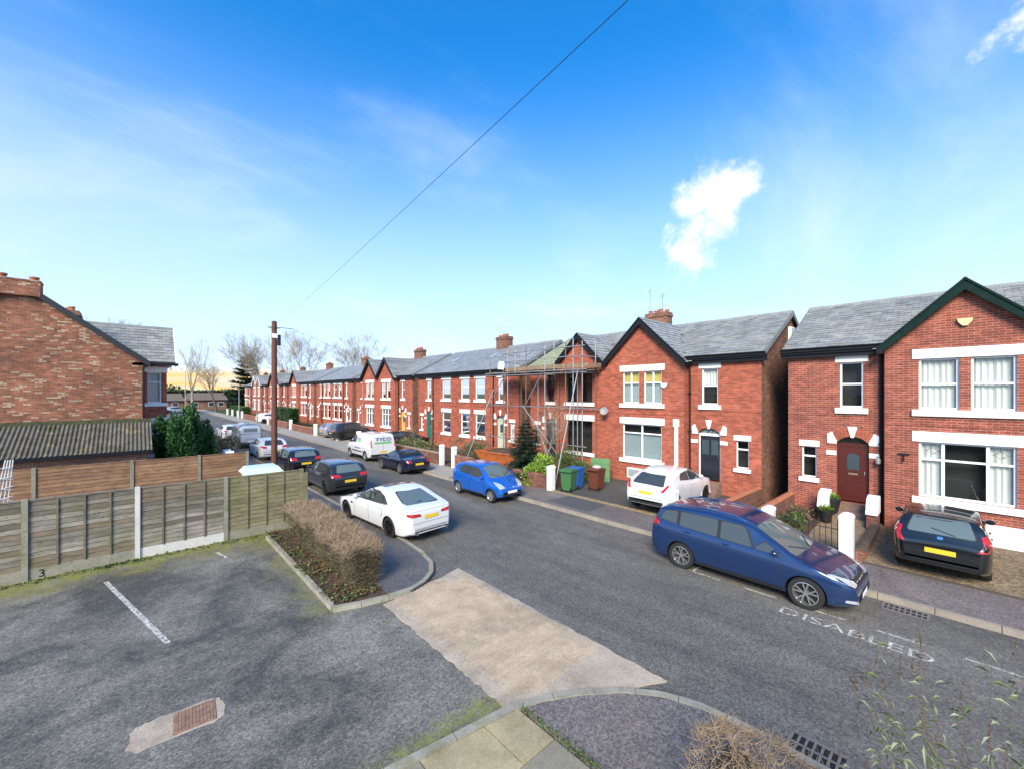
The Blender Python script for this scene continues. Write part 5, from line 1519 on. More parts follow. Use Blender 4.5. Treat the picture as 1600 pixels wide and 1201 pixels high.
hatch('hatchback', 'silver hatchback behind the dark tall car in the drive', (15.9, 43.6, .17), 90, paint('silver_paint', (.42, .44, .47), .6, .3), 2.05, 1.47, M_ALLOY, None, None, detail=False)
hatch('hatchback', 'dark car in the drive just behind the white van', (16.3, 31.0, .17), 90, BLK, 2.15, 1.45, M_DALLOY, None, None, detail=False)
hatch('hatchback', 'white car in a far drive between white gateposts', (15.6, 70.5, .17), 100, WHITEP, 2.1, 1.47, M_DALLOY, None, None, detail=False)
hatch('hatchback', 'second white car in the far drive by the hedge', (15.8, 73.2, .17), 95, WHITEP, 2.1, 1.47, M_DALLOY, None, None, detail=False)
hatch('hatchback', 'white car beyond the grey vintage van', (7.1, 50.0, .02), 0, WHITEP, 2.15, 1.5, M_ALLOY, None, None, detail=False)
hatch('hatchback', 'distant dark car at far end of the street', (4.0, 118, .0), 60, DGREY, 2.1, 1.47, M_ALLOY, None, None, detail=False)
hatch('hatchback', 'distant white car at far end of the street', (7.0, 124, .0), 70, WHITEP, 2.1, 1.47, M_ALLOY, None, None, detail=False)
# --- soft top roadster
ROAD = paint('midnight_blue_paint', (.012, .016, .04), .4, .25)
sp = dict(W=1.72, floor=.16, wr=.31, tw=.205, axles=(1.17, -1.16), tumble=.28, nose_r=.9, nose_w=.62, tail_r=.7, tail_w=.70, roof_r=.16, belt=[(1.9, .62), (1.0, .80), (0, .82), (-1.9, .80)],
          top=[(1.99, .36), (1.98, .52), (1.85, .64), (1.3, .80), (.75, .88), (.35, 1.10), (.05, 1.22), (-.4, 1.25), (-.8, 1.18), (-1.15, .95), (-1.35, .88), (-1.8, .84), (-1.95, .76), (-2.0, .60), (-2.0, .36)])
mx = Car('convertible_car', 'midnight blue two seat convertible with black soft top raised', 'car', (11.95, 22.75, .05), 0, sp, ROAD, CARGRP)
generic(mx, [[(.55, .86), (-.40, .88), (-.50, 1.05), (-.1, 1.16), (.18, 1.12)]], (.70, .10, .64, .5), [(-.42, .98), (.42, .98), (.36, 1.14), (-.36, 1.14)], None, None,
        seams=[[(.55, .82), (.5, .3)], [(-.55, .82), (-.6, .4)]], hnd=[(-.42, .74)], mir=(.5, .86), plates=(.56, .38), rglass=M_CGLASS2, tail=[[(.48, .66), (.74, .67), (.74, .78), (.5, .78)]], head=[[(.42, .56), (.7, .58), (.7, .66), (.45, .64)]], grille=[(-.3, .3), (.3, .3), (.3, .42), (-.3, .42)])
mx.patch('soft_top', rpoly([(.08, -.60), (.08, .60), (-.6, .62), (-1.12, .52), (-1.12, -.52), (-.6, -.62)], .06), 'top', plain('black_canvas', (.012, .012, .013), .85), .008)
# --- white van
sp = dict(W=1.84, floor=.2, wr=.32, tw=.2, axles=(1.33, -1.33), tumble=.17, nose_r=.8, nose_w=.7, tail_r=.08, tail_w=.97, roof_r=.14, waist=1.0, belt=[(2.1, .8), (1.2, 1.0), (-2.2, 1.05)],
          top=[(2.21, .42), (2.2, .7), (2.08, .88), (1.65, 1.06), (1.35, 1.15), (.85, 1.55), (.5, 1.76), (.1, 1.84), (-1.0, 1.86), (-2.0, 1.84), (-2.14, 1.80), (-2.20, 1.5), (-2.22, .9), (-2.225, .45)])
van = Car('panel_van', 'white panel van with blue lettering and green stripe on its rear doors', 'van', (12.4, 28.6, .06), 0, sp, WHITEP, None)
generic(van, [[(1.12, 1.12), (.28, 1.14), (.28, 1.62), (.62, 1.62)]], (1.3, .6, .72, .6), None, None, None, seams=[[(.22, 1.7), (.2, .35)], [(-1.05, 1.7), (-1.05, .4)]], hnd=[(.36, 1.0), (-.2, 1.0)], mir=(1.0, 1.15), plates=(.62, .45),
        tail=[[(.80, .95), (.88, .95), (.87, 1.55), (.80, 1.5)]], head=[[(.5, .72), (.8, .75), (.8, .95), (.55, .85)]], grille=[(-.4, .5), (.4, .5), (.45, .75), (-.45, .75)], steel=True, mirror_mat=M_TRIM, bumper=[(-.86, .32), (.86, .32), (.86, .48), (-.86, .48)])
van.patch('door_split', [(-.008, .5), (.008, .5), (.008, 1.78), (-.008, 1.78)], 'rear', M_TRIM, .003)
van.patch('side_rub_strip', [(-.9, .52), (.9, .52), (.9, .60), (-.9, .60)], 'side', M_TRIM, .008)
VB = plain('van_blue_lettering', (.02, .045, .22), .4); VG = plain('van_green_stripe', (.10, .45, .10), .4)
van.patch('green_stripe', [(-.60, 1.16), (.60, 1.16), (.60, 1.27), (-.60, 1.27)], 'rear', VG, .006)
van.patch('green_stripe', [(-.55, 1.18), (-.05, 1.18), (-.05, 1.27), (-.55, 1.27)], 'side', VG, .006)
van.patch('blue_stripe', [(-.6, .76), (.35, .76), (.35, .81), (-.6, .81)], 'side', VB, .006)
text_mesh('van_lettering', 'TYCO', .34, VB, Matrix(((0, 0, -1, -2.235), (-1, 0, 0, 0), (0, 1, 0, 1.46), (0, 0, 0, 1))), van.root, .004, 1.2)
text_mesh('van_lettering', 'TYCO', .24, VB, Matrix(((-1, 0, 0, -.3), (0, 0, 1, .915), (0, 1, 0, 1.42), (0, 0, 0, 1))), van.root, .003, 1.1)
# --- grey vintage van
sp = dict(W=1.8, floor=.3, wr=.34, tw=.17, axles=(1.2, -1.25), tumble=.10, nose_r=.7, nose_w=.6, tail_r=.3, tail_w=.86, roof_r=.34, crown=.09, belt=[(2.0, .9), (1.0, 1.15), (-2.0, 1.2)],
          top=[(2.05, .5), (2.03, .8), (1.9, 1.05), (1.6, 1.25), (1.4, 1.7), (1.1, 1.98), (.6, 2.08), (-1.0, 2.1), (-1.7, 2.05), (-1.95, 1.85), (-2.03, 1.4), (-2.05, .55)])
vv = Car('vintage_van', 'grey rounded vintage van parked beyond the wooden pole', 'van', (7.15, 42.2, .02), 0, sp, paint('van_grey_paint', (.16, .17, .20), .1, .4), None)
generic(vv, [[(1.25, 1.25), (.5, 1.27), (.5, 1.7), (1.1, 1.68)], [(-.2, 1.3), (-.7, 1.3), (-.7, 1.65), (-.2, 1.65)]], (1.5, 1.25, .6, .55), None, None, None, plates=(.6, .6), mir=None, tail=[[(.72, .7), (.8, .7), (.8, .84), (.72, .84)]], head=[[(.45, .8), (.65, .8), (.65, 1.0), (.45, 1.0)]], steel=True, yellow=False)
vv.patch('rear_doors', rpoly([(-.72, .55), (.72, .55), (.72, 1.78), (.55, 1.9), (-.55, 1.9), (-.72, 1.78)], .08), 'rear', plain('pale_grey_blue', (.42, .47, .55), .4), .004)
vv.patch('rear_window', rpoly([(-.5, 1.35), (.5, 1.35), (.5, 1.66), (-.5, 1.66)], .1), 'rear', M_CGLASS2, .008)
vv.patch('waist_strip', [(-.75, 1.2), (.75, 1.2), (.75, 1.23), (-.75, 1.23)], 'rear', M_TRIM, .008)
vv.patch('spare_plate', rpoly([(-.35, .62), (.35, .62), (.35, .85), (-.35, .85)], .03), 'rear', plain('grey_panel', (.30, .34, .40), .4), .009)
# ---------------------------------------------------------------- front gardens on the far side
def strip_ground(name, y0, y1, mat, x0=14.25, x1=18.65, za=.112, zb=.26):
    m = MB(); n = 4
    m.add([(x0, y0, za), (x1, y0, zb), (x1, y1, zb), (x0, y1, za)], [(0, 1, 2, 3)])
    o = m.build(name, mat, fix=False); return tag(o, kind='structure')
strip_ground('gravel_drive', -8.2, 1.78, M_GRAVEL)
strip_ground('garden_path', 1.79, 3.2, plain('path_paving', (.22, .16, .10), .85, var=.35, vscale=5, bump=.4, bscale=25), za=.114)
strip_ground('front_garden_soil', 3.21, 5.45, M_SOIL, za=.11)
strip_ground('tarmac_drive', 5.46, 12.75, M_DRIVE)
strip_ground('front_garden', 12.76, 33.0, M_SOIL, za=.11)
strip_ground('front_garden_paving', 33.01, 47, plain('drive_flags', (.26, .23, .19), .85, var=.25, vscale=3), za=.11)
strip_ground('front_garden_lawn', 47.01, 130, M_GRASS, za=.11)
sheet('rear_gardens', [(18.66, -10), (60, -10), (60, 130), (18.66, 130)], .03, M_GRASS)
sheet('left_garden', [(-30, 15.8), (4.19, 15.8), (4.19, 60), (-30, 60)], .02, M_SOIL)
# stone setts along the back of the pavement
m = MB()
for i in range(46):
    y_ = 7.6 + i * .115
    m.box(14.12 + rnd.uniform(-.01, .01), 14.38, y_, y_ + .10, .09, .132 + rnd.uniform(-.005, .006))
o = m.build('sett_strip', plain('yellow_setts', (.26, .20, .11), .85, var=.4, vscale=9)); tag(o, kind='structure')
m = MB(); m.box(14.25, 14.33, -8.2, 1.7, .08, .142); o = m.build('drive_edging', plain('dark_edging', (.07, .055, .045), .8)); tag(o, kind='structure')

def brick_wall(label, p, q, h, th=.22, mat=WALLB, cop=None, z=.1, group='low garden walls', ztop2=None):
    P = Vector((*p, 0)); Q = Vector((*q, 0)); d = (Q - P).normalized(); n = Vector((-d.y, d.x, 0)) * th / 2
    z2 = h if ztop2 is None else ztop2
    w = thing('garden_wall', label, 'wall', ((p[0] + q[0]) / 2, (p[1] + q[1]) / 2, 0), 0, group)
    m = MB(); m.hexa([P - n + Vector((0, 0, z - .1)), Q - n + Vector((0, 0, z - .1)), Q + n + Vector((0, 0, z - .1)), P + n + Vector((0, 0, z - .1)), P - n + Vector((0, 0, z + h)), Q - n + Vector((0, 0, z + z2)), Q + n + Vector((0, 0, z + z2)), P + n + Vector((0, 0, z + h))]); m.build('brickwork', mat, w)
    L_ = (Q - P).length; k = max(1, int(L_ / .45)); n2 = n * 1.18
    for i in range(k):
        a = P + d * (L_ * i / k + .004); b = P + d * (L_ * (i + 1) / k - .004)
        za = z + h + (z2 - h) * i / k + rnd.uniform(0, .006); zb_ = z + h + (z2 - h) * (i + 1) / k
        m = MB(); V = lambda v, zz: v + Vector((0, 0, zz))
        m.add([V(a - n2, za + .001), V(b - n2, zb_ + .001), V(b + n2, zb_ + .001), V(a + n2, za + .001), V(a - n2, za + .04), V(b - n2, zb_ + .04), V(b + n2, zb_ + .04), V(a + n2, za + .04), V(a, za + .085), V(b, zb_ + .085)],
              [(0, 3, 2, 1), (0, 1, 5, 4), (2, 3, 7, 6), (4, 5, 9, 8), (6, 7, 8, 9), (0, 4, 8, 7, 3), (1, 2, 6, 9, 5)])
        m.build('coping', cop or TERRA, w)
    return w
brick_wall('terracotta topped wall along the side of the drive of number 22', (14.5, 5.5), (18.4, 5.38), .72)
brick_wall('terracotta topped wall next to the brown door house garden', (14.5, 4.35), (18.4, 4.28), .72)
brick_wall('dark coped edging wall between path and gravel drive', (14.45, 1.78), (17.6, 1.78), .22, .2, WALLB, plain('dark_coping', (.07, .055, .045), .85, var=.3), .14)
brick_wall('low brick wall in front of the scaffolded house', (14.3, 13.1), (14.3, 16.3), .62, cop=WALLB)
brick_wall('brick garden wall beside the white gateposts past the skip', (14.3, 18.9), (14.3, 20.5), .75, cop=WALLB)
brick_wall('long brick garden wall behind the convertible', (14.3, 22.3), (14.3, 32.2), .7, cop=plain('stone_coping', (.25, .19, .14), .85, var=.3))
brick_wall('brick garden wall beyond the drive with the tall dark car', (14.3, 47.5), (14.3, 55.5), .7)
brick_wall('brick wall across the lawn in front of the far gabled pair', (14.3, 45.6), (17.8, 45.6), .6)
brick_wall('brick garden wall under the tall clipped hedge', (14.3, 57.5), (14.3, 67.0), .8)
brick_wall('far brick garden wall past the white cars', (14.3, 75.5), (14.3, 86), .8)
def gatepost(label, x, y, h=1.15, w=.24, z=.11, cap=True):
    p = thing('gatepost', label, 'gatepost', (x, y, z), 0, 'white painted gateposts', local=True)
    m = MB(); b = w / 2
    m.hexa([(-b, -b, 0), (b, -b, 0), (b, b, 0), (-b, b, 0), (-b, -b, h - .1), (b, -b, h - .1), (b, b, h - .1), (-b, b, h - .1)]); m.build('shaft', WHITE, p)
    m = MB(); n = 8; e = b + .012
    pr = [(-e, h - .098), (-e, h - .05)] + [(-e * math.cos(math.pi * i / n), h - .05 + .09 * math.sin(math.pi * i / n)) for i in range(1, n)] + [(e, h - .05), (e, h - .098)]
    m.extr([(-e, a, c_) for a, c_ in pr], (2 * e, 0, 0)); m.build('rounded_cap', WHITE, p)
    return p
gatepost('white gatepost right of the iron gate', 14.35, 2.05, 1.2, .30)
gatepost('white gatepost left of the iron gate', 14.45, 3.95, 1.0, .30)
gatepost('white gatepost behind the blue people carrier roof', 14.4, 7.0, 1.0, .3)
gatepost('white gatepost beside the green wheelie bin', 14.3, 12.85, 1.12, .28)
gatepost('nearer white gatepost by the brick wall past the skip', 14.3, 20.75, 1.25)
gatepost('farther white gatepost by the brick wall past the skip', 14.3, 22.1, 1.25)
for y_, l in ((35.2, 'white gatepost just past the white van'), (40.2, 'white gatepost by the tall dark car'), (46.8, 'white gatepost before the lawn wall'), (56.3, 'white gatepost before the tall hedge'), (68.0, 'white gatepost just past the tall hedge'), (71.2, 'white gatepost between the far white cars'), (75.0, 'white gatepost beyond the far white cars'),
              (88, 'far white gatepost, first of the distant four'), (92, 'far white gatepost, second of the distant four'), (98, 'far white gatepost, third of the distant four'), (104, 'far white gatepost, last of the distant four')):
    gatepost(l, 14.3, y_, 1.2, .3)
gatepost('white gatepost on the left pavement by the conifers', 3.9, 27.6, 1.25, .34)
gatepost('second white gatepost on the left pavement by the conifers', 3.9, 28.6, 1.25, .34)
# iron gate
g = thing('iron_gate', 'black wrought iron garden gate between two white posts', 'gate', (14.4, 2.98, .14))
m = MB()
for z_ in (.22, .85): m.tube((14.38, 2.22, z_), (14.42, 3.78, z_), .014, n=5)
m.build('rail', M_TRIM, g)
for i in range(12):
    y_ = 2.25 + i * .135; m = MB(); top = .95 + .12 * abs(math.cos(math.pi * i / 11)); m.tube((14.38 + .04 * i / 11, y_, .16), (14.38 + .04 * i / 11, y_, top), .009, n=5)
    m.lathe([(.001, 0), (.014, .015), (.001, .05)], 5, (14.38 + .04 * i / 11, y_, top)); m.build('bar', M_TRIM, g)
# door pillars with white caps, pots
for y_, l in ((3.14, 'white capped brick pillar left of the brown door steps'), (1.86, 'white capped brick pillar right of the brown door steps')):
    p = thing('step_pillar', l, 'pillar', (17.75, y_, .2), 0, 'pillars beside the steps')
    m = MB(); m.box(17.45, 18.1, y_ - .13, y_ + .13, .2, .72); m.build('brickwork', WALLB, p)
    m = MB(); pr = [(17.38, .721), (17.38, .80), (17.46, .86), (17.52, 1.05), (17.62, 1.17), (17.8, 1.24), (18.05, 1.26), (18.12, 1.2), (18.12, .721)]
    m.extr([(a, y_ - .15, c_) for a, c_ in pr], (0, .30, 0)); m.build('white_cap', WHITE, p)
LEAF = [plain('leaf_%d' % i, c_, .6, var=.3, vscale=7) for i, c_ in enumerate([(.045, .085, .02), (.07, .12, .025), (.03, .06, .018), (.11, .17, .03)])]
YLEAF = [plain('bright_leaf_%d' % i, c_, .55) for i, c_ in enumerate([(.17, .30, .03), (.25, .36, .05), (.10, .20, .025)])]
DLEAF = [plain('dark_needle_%d' % i, c_, .65) for i, c_ in enumerate([(.018, .042, .020), (.028, .06, .026), (.012, .03, .014)])]
GLEAF = [plain('conifer_green_%d' % i, c_, .65) for i, c_ in enumerate([(.028, .10, .022), (.05, .145, .03), (.016, .06, .014)])]
BARK = plain('grey_bark', (.16, .13, .10), .9, var=.35, vscale=6)
BARK2 = plain('pale_bark', (.27, .235, .18), .9, var=.3, vscale=6)
TWIG = [plain('twig_%d' % i, c_, .85) for i, c_ in enumerate([(.19, .13, .08), (.25, .18, .115), (.12, .08, .05), (.32, .245, .165)])]
def leaf(m, p, d, L_, w, mi, droop=0.0):
    d = Vector(d).normalized(); s_ = d.cross(Vector((rnd.uniform(-.4, .4), rnd.uniform(-.4, .4), 1))).normalized() * w / 2
    p = Vector(p); q = p + d * L_ + Vector((0, 0, -droop * L_)); mid = p + d * L_ * .45 + Vector((0, 0, .06 * L_))
    m.add([p, mid - s_, q, mid + s_], [(0, 1, 2), (0, 2, 3)], mi)
def rv(): 
    while True:
        v = Vector((rnd.uniform(-1, 1), rnd.uniform(-1, 1), rnd.uniform(-1, 1)))
        if .05 < v.length < 1: return v
for x_, y_, k_, l in ((17.4, 2.82, 1.0, 'nearer black pot with green plant on the path by the steps'), (17.95, 2.95, 1.15, 'farther black pot with green plant by the steps')):
    zb = .24 if k_ == 1 else .50
    p = thing('plant_pot', l, 'plant pot', (x_, y_ + (.22 if k_ == 1 else 0), zb), 0, 'potted plants at the door', local=True)
    m = MB(); m.lathe([(.001, 0), (.13 * k_, 0), (.2 * k_, .36 * k_), (.215 * k_, .36 * k_), (.215 * k_, .42 * k_), (.18 * k_, .42 * k_), (.17 * k_, .36 * k_), (.001, .36 * k_)], 18); m.build('pot', M_TRIM, p, smooth=True)
    m = MB()
    for i in range(160):
        v = rv(); v.z = abs(v.z); leaf(m, Vector((0, 0, .38 * k_)) + v * .16, v + Vector((0, 0, .4)), .13, .05, rnd.randrange(3), .2)
    m.build('foliage', YLEAF, p, fix=False)
# ---------------------------------------------------------------- wheelie bins and skip
def bin_(label, x, y, z, rz, col, h=1.02, w=.56, d=.6):
    b = thing('wheelie_bin', label, 'bin', (x, y, z), rz, 'wheelie bins', local=True)
    mt = plain('bin_' + label[:12], col, .5, var=.08)
    m = MB(); a, c_ = w / 2, d / 2
    m.hexa([(-a * .8, -c_ * .72, .06), (a * .8, -c_ * .72, .06), (a * .8, c_ * .8, .06), (-a * .8, c_ * .8, .06), (-a, -c_, h - .1), (a, -c_, h - .1), (a, c_, h - .1), (-a, c_, h - .1)])
    m.box(-a - .015, a + .015, -c_ - .015, c_ + .015, h - .13, h - .099); m.build('body', mt, b)
    m = MB(); pr = [(-c_ - .04, h - .098), (c_ + .06, h - .098), (c_ + .06, h - .05), (c_ * .6, h - .01), (-c_ * .5, h), (-c_ - .04, h - .05)]
    m.extr([(-a - .025, p_, q_) for p_, q_ in pr], (w + .05, 0, 0)); m.build('lid', mt, b)
    m = MB(); m.tube((-a, c_ + .1, h - .08), (a, c_ + .1, h - .08), .016); m.build('handle', mt, b)
    for sg in (1, -1):
        m = MB(); m.lathe([(.001, -.03), (.09, -.03), (.1, 0), (.09, .03), (.001, .03)], 14, (sg * (a - .05), c_ * .75, .1), 'x'); m.build('wheel', M_TYRE, b, smooth=True)
    return b
bin_('green wheelie bin beside the white gatepost', 14.75, 12.15, .13, R(100), (.045, .14, .05))
q = MB(); q.box(-.30, -.293, -.06, .06, .55, .75)
bin_('blue wheelie bin between the green and brown bins', 15.35, 12.2, .15, R(95), (.02, .10, .34))
bn = bin_('brown wheelie bin with rubbish on its lid', 15.8, 11.35, .16, R(90), (.12, .035, .018))
m = MB(); m.lathe([(.001, 0), (.2, 0), (.22, .04), (.1, .1), (.001, .11)], 9, (15.8, 11.35, 1.18)); o = m.build('rubbish_bag', plain('pink_white_bag', (.62, .52, .50), .5), smooth=True); tag(o, 'crumpled pale bag lying on the brown bin lid', 'bag')
b = thing('plastic_panel', 'green plastic panel standing against the wall beside the bins', 'panel', (17.3, 12.2, .2), R(12), local=True)
m = MB(); m.box(-.06, .06, -.5, .5, 0, 1.15); m.build('panel', plain('faded_green', (.11, .24, .10), .6, var=.15), b)
m = MB()
for z_ in (.2, .55, .9): m.box(-.075, -.061, -.46, .46, z_, z_ + .05)
m.build('rib', plain('faded_green', (.11, .24, .10), .6), b)
bin_('blue wheelie bin behind the skip', 16.6, 19.9, .17, R(85), (.01, .07, .30))
sk = thing('skip', 'orange steel skip heaped with dark soil', 'skip', (15.7, 17.5, .12), R(8), local=True)
OR = plain('orange_skip_steel', (.36, .095, .022), .65, var=.4, vscale=4)
m = MB(); t = .03
bl = [(-.6, -1.0), (.6, -1.0), (.6, 1.0), (-.6, 1.0)]; tl = [(-.85, -1.75), (.85, -1.75), (.85, 1.75), (-.85, 1.75)]
for i in range(4):
    j = (i + 1) % 4
    m.extr([(*bl[i], .1), (*bl[j], .1), (*tl[j], 1.15), (*tl[i], 1.15)], (-.03 if bl[i][0] > 0 and bl[j][0] > 0 else (.03 if bl[i][0] < 0 and bl[j][0] < 0 else 0), .03 if i == 0 else (-.03 if i == 2 else 0), 0))
m.poly([(*p_, .1) for p_ in bl])
m.build('hull', OR, sk)
m = MB()
for i in range(4):
    j = (i + 1) % 4; m.tube((*tl[i], 1.16), (*tl[j], 1.16), .045, n=6)
for y_ in (-.9, .9):
    for sg in (1, -1): m.tube((sg * .74, y_, .6), (sg * .92, y_, .75), .05, n=8)
m.build('rim_and_lugs', OR, sk)
m = MB(); N = 18; vs = []
for i in range(N + 1):
    for j in range(N + 1):
        a, c_ = -1 + 2 * i / N, -1 + 2 * j / N
        z_ = 1.05 + .32 * max(0, (1 - a * a)) * max(0, 1 - c_ * c_) + .05 * noise.noise(Vector((a * 3, c_ * 5, 1)))
        vs.append((a * .8, c_ * 1.68, z_))
m.add(vs, [(i * (N + 1) + j, (i + 1) * (N + 1) + j, (i + 1) * (N + 1) + j + 1, i * (N + 1) + j + 1) for i in range(N) for j in range(N)])
m.build('soil_heap', M_SOIL, sk, smooth=True, fix=False)
# ---------------------------------------------------------------- scaffold
sc = thing('scaffold', 'galvanised tube scaffold with boarded lift round the gabled house', 'scaffold', (17.4, 16, .2))
GALV = plain('galvanised_tube', (.42, .42, .41), .42, .7, var=.2, vscale=8)
RUST = plain('rusty_tube', (.22, .13, .08), .7, .3, var=.3, vscale=8)
BOARD = plain('scaffold_board', (.23, .16, .10), .8, var=.35, vscale=6)
def pole(p, q, mat=GALV): m = MB(); m.tube(p, q, .028, n=7); m.build('tube', mat, sc)
ys = [13.0, 14.1, 15.6, 17.1, 18.7, 20.4]
for i, y_ in enumerate(ys):
    pole((16.85, y_, .2), (16.85, y_, 7.3 if i < 5 else 6.6), GALV if i % 2 == 0 else RUST)
    if i in (0, 2, 4, 5): pole((18.0, y_, .25), (18.0, y_, 6.3 if y_ < 18.5 else 6.2), RUST)
for z_ in (1.9, 3.85, 5.85): pole((16.80, 12.7, z_), (16.80, 20.8, z_ + .02))
for z_ in (6.55, 7.05): pole((16.79, 12.8, z_), (16.79, 19.2, z_))
pole((16.9, 12.75, 6.5), (18.3, 12.75, 6.5)); pole((16.9, 19.0, 6.5), (18.2, 19.0, 6.5))
for z_ in (3.80, 5.72): pole((18.02, 12.8, z_), (18.02, 20.6, z_), GALV)
pole((16.80, 12.7, 5.70), (16.80, 20.8, 5.72)); pole((17.0, 19.05, 7.0), (18.2, 19.05, 7.0)); pole((17.6, 12.72, 5.9), (17.6, 12.72, 7.4)); pole((16.83, 18.0, 5.8), (16.83, 18.0, 7.2)); pole((16.83, 14.9, 5.8), (16.83, 14.9, 7.6)); pole((16.86, 13.6, .2), (16.86, 13.6, 7.5)); pole((17.98, 14.2, .3), (17.98, 14.2, 6.2)); pole((17.98, 17.2, .3), (17.98, 17.2, 6.2))
for y_ in ys: pole((16.5, y_ + .06, 5.80), (18.15, y_ + .06, 5.80), RUST)
for p, q in (((16.75, 13.2, 5.8), (14.6, 12.9, .15)), ((16.75, 19.9, 4.9), (14.6, 20.2, .2)), ((16.75, 17.1, 3.9), (16.7, 15.6, 5.85)), ((16.75, 17.3, 3.9), (16.72, 14.2, 1.0)), ((16.75, 18.7, 5.8), (16.72, 20.4, 3.9)), ((16.72, 15.7, 1.9), (16.72, 14.0, .3))): pole(p, q)
for i in range(5):
    x_ = 16.95 + i * .235
    for y0_, y1_ in ((12.65, 16.5), (16.52, 20.6)):
        m = MB(); dz = rnd.uniform(0, .02); m.box(x_, x_ + .22, y0_, y1_, 5.88 + dz, 5.92 + dz); m.build('board', BOARD, sc)
m = MB(); m.box(16.88, 16.92, 12.65, 19.0, 5.96, 6.18); m.build('toe_board', BOARD, sc)
m = MB(); m.box(17.0, 17.9, 12.58, 12.62, 5.96, 6.18); m.build('toe_board', BOARD, sc)
for i in range(40):
    y_ = rnd.choice(ys); z_ = rnd.choice((1.9, 3.85, 5.85))
    if i < 18: m = MB(); yy_, zz_ = ys[i % 6], (1.9, 3.85, 5.85)[i // 6]; m.box(16.77, 16.90, yy_ - .05, yy_ + .05, zz_ - .05, zz_ + .06); m.build('coupler', RUST, sc)
m = MB(); m.lathe([(.001, 0), (.16, .0), (.2, .2), (.13, .35), (.05, .42), (.001, .42)], 9, (17.2, 18.2, 5.95)); o = m.build('rubble_sack', plain('grey_sack', (.40, .38, .35), .8), smooth=True); tag(o, 'grey sack standing on the scaffold boards', 'sack')
m = MB(); vs = []
for i in range(7):
    for j in range(5): vs.append((16.72 + .04 * math.sin(i * 1.3 + j), 18.9 + i * .09, 6.6 - j * .13 - .03 * math.sin(i)))
m.add(vs, [(i * 5 + j, (i + 1) * 5 + j, (i + 1) * 5 + j + 1, i * 5 + j + 1) for i in range(6) for j in range(4)]); o = m.build('polythene_sheet', plain('blue_white_sheet', (.62, .68, .76), .4), smooth=True, fix=False); tag(o, 'pale plastic sheet hung over the scaffold rail', 'sheet')

# ---------------------------------------------------------------- vegetation
def bare_tree(name, label, loc, h, r, seed, mat=BARK, depth=6, spread=.55, group=None, n_main=5, lean=(0, 0), fine=1.0):
    rmin = .011 if h > 10 else .0
    rn = random.Random(seed)
    t = thing(name, label, 'tree', loc, 0, group, local=True)
    trunk, crown = MB(), MB()
    def grow(p, d, L_, rad, lev):
        mb = trunk if lev < 2 else crown
        segs = 3 if lev < 3 else 2
        for s_ in range(segs):
            d2 = (d + Vector((rn.uniform(-1, 1), rn.uniform(-1, 1), rn.uniform(-.4, .7))) * .16).normalized()
            q = p + d2 * L_ / segs; r2 = rad * (.86 if lev < 4 else .75)
            mb.tube(p, q, max(rad, rmin), max(r2, rmin), 6 if lev < 2 else (4 if lev < 4 else 3), cap=False)
            p, d, rad = q, d2, r2
            if lev >= 1 and lev < depth and rn.random() < .6:
                sd = (d + Vector((rn.uniform(-1, 1), rn.uniform(-1, 1), rn.uniform(-.3, .8))) * spread * 1.4).normalized()
                grow(p, sd, L_ * rn.uniform(.5, .75), rad * .55, lev + 1)
        if lev < depth:
            for k in range(n_main if lev == 0 else rn.choice((2, 2, 3))):
                sd = (d + Vector((rn.uniform(-1, 1), rn.uniform(-1, 1), rn.uniform(-.1, .6))) * spread * (1.15 if lev == 0 else 1)).normalized()
                grow(p, sd, L_ * rn.uniform(.62, .85), rad * rn.uniform(.55, .72), lev + 1)
    grow(Vector((0, 0, 0)), Vector((lean[0], lean[1], 1)).normalized(), h * .27, r, 0)
    trunk.build('trunk', mat, t, smooth=True, fix=False)
    crown.build('crown', mat, t, fix=False)
    return t
# far trees
TG = 'bare trees beyond the houses'
bare_tree('bare_tree', 'widest bare tree rising over the far roofs', (30, 108, 0), 21, .45, 11, BARK2, 6, .62, TG)
bare_tree('bare_tree', 'bare tree right of the widest one over the roofs', (40, 98, 0), 20, .42, 12, BARK2, 6, .62, TG)
bare_tree('bare_tree', 'bare tree just right of the wooden pole over the roofs', (23.5, 118, 0), 21, .4, 13, BARK2, 6, .5, TG)
bare_tree('bare_tree', 'tall dark bare tree at far left beside the corner bay', (-2.2, 112, 0), 20, .42, 14, BARK, 6, .40, TG)
bare_tree('bare_tree', 'second dark bare tree in the far left clump', (-3.8, 118, 0), 19, .38, 15, BARK, 6, .40, TG)
bare_tree('bare_tree', 'third smaller bare tree in the far left clump', (1.5, 120, 0), 15, .3, 16, BARK, 5, .42, TG)
bare_tree('bare_tree', 'slim pale bare tree at the end of the street', (9.2, 112, 0), 18.5, .34, 17, BARK2, 5, .32, TG, 3)
bare_tree('bare_tree', 'thin bare tree beside the dark cedar', (14.5, 122, 0), 14, .3, 18, BARK, 5, .45, TG)
ap = bare_tree('garden_tree', 'bare pale garden tree in front of the scaffold', (15.6, 14.2, .15), 4.9, .075, 21, BARK2, 5, .6, None, 4)
bare_tree('garden_tree', 'reddish twiggy bush behind the wooden fence', (3.3, 19.2, 0), 2.3, .03, 23, TWIG[0], 5, .75, None, 6)
bare_tree('garden_tree', 'thin twiggy bush by the storage box', (3.7, 21.6, 0), 2.2, .03, 24, TWIG[2], 5, .7, None, 6)
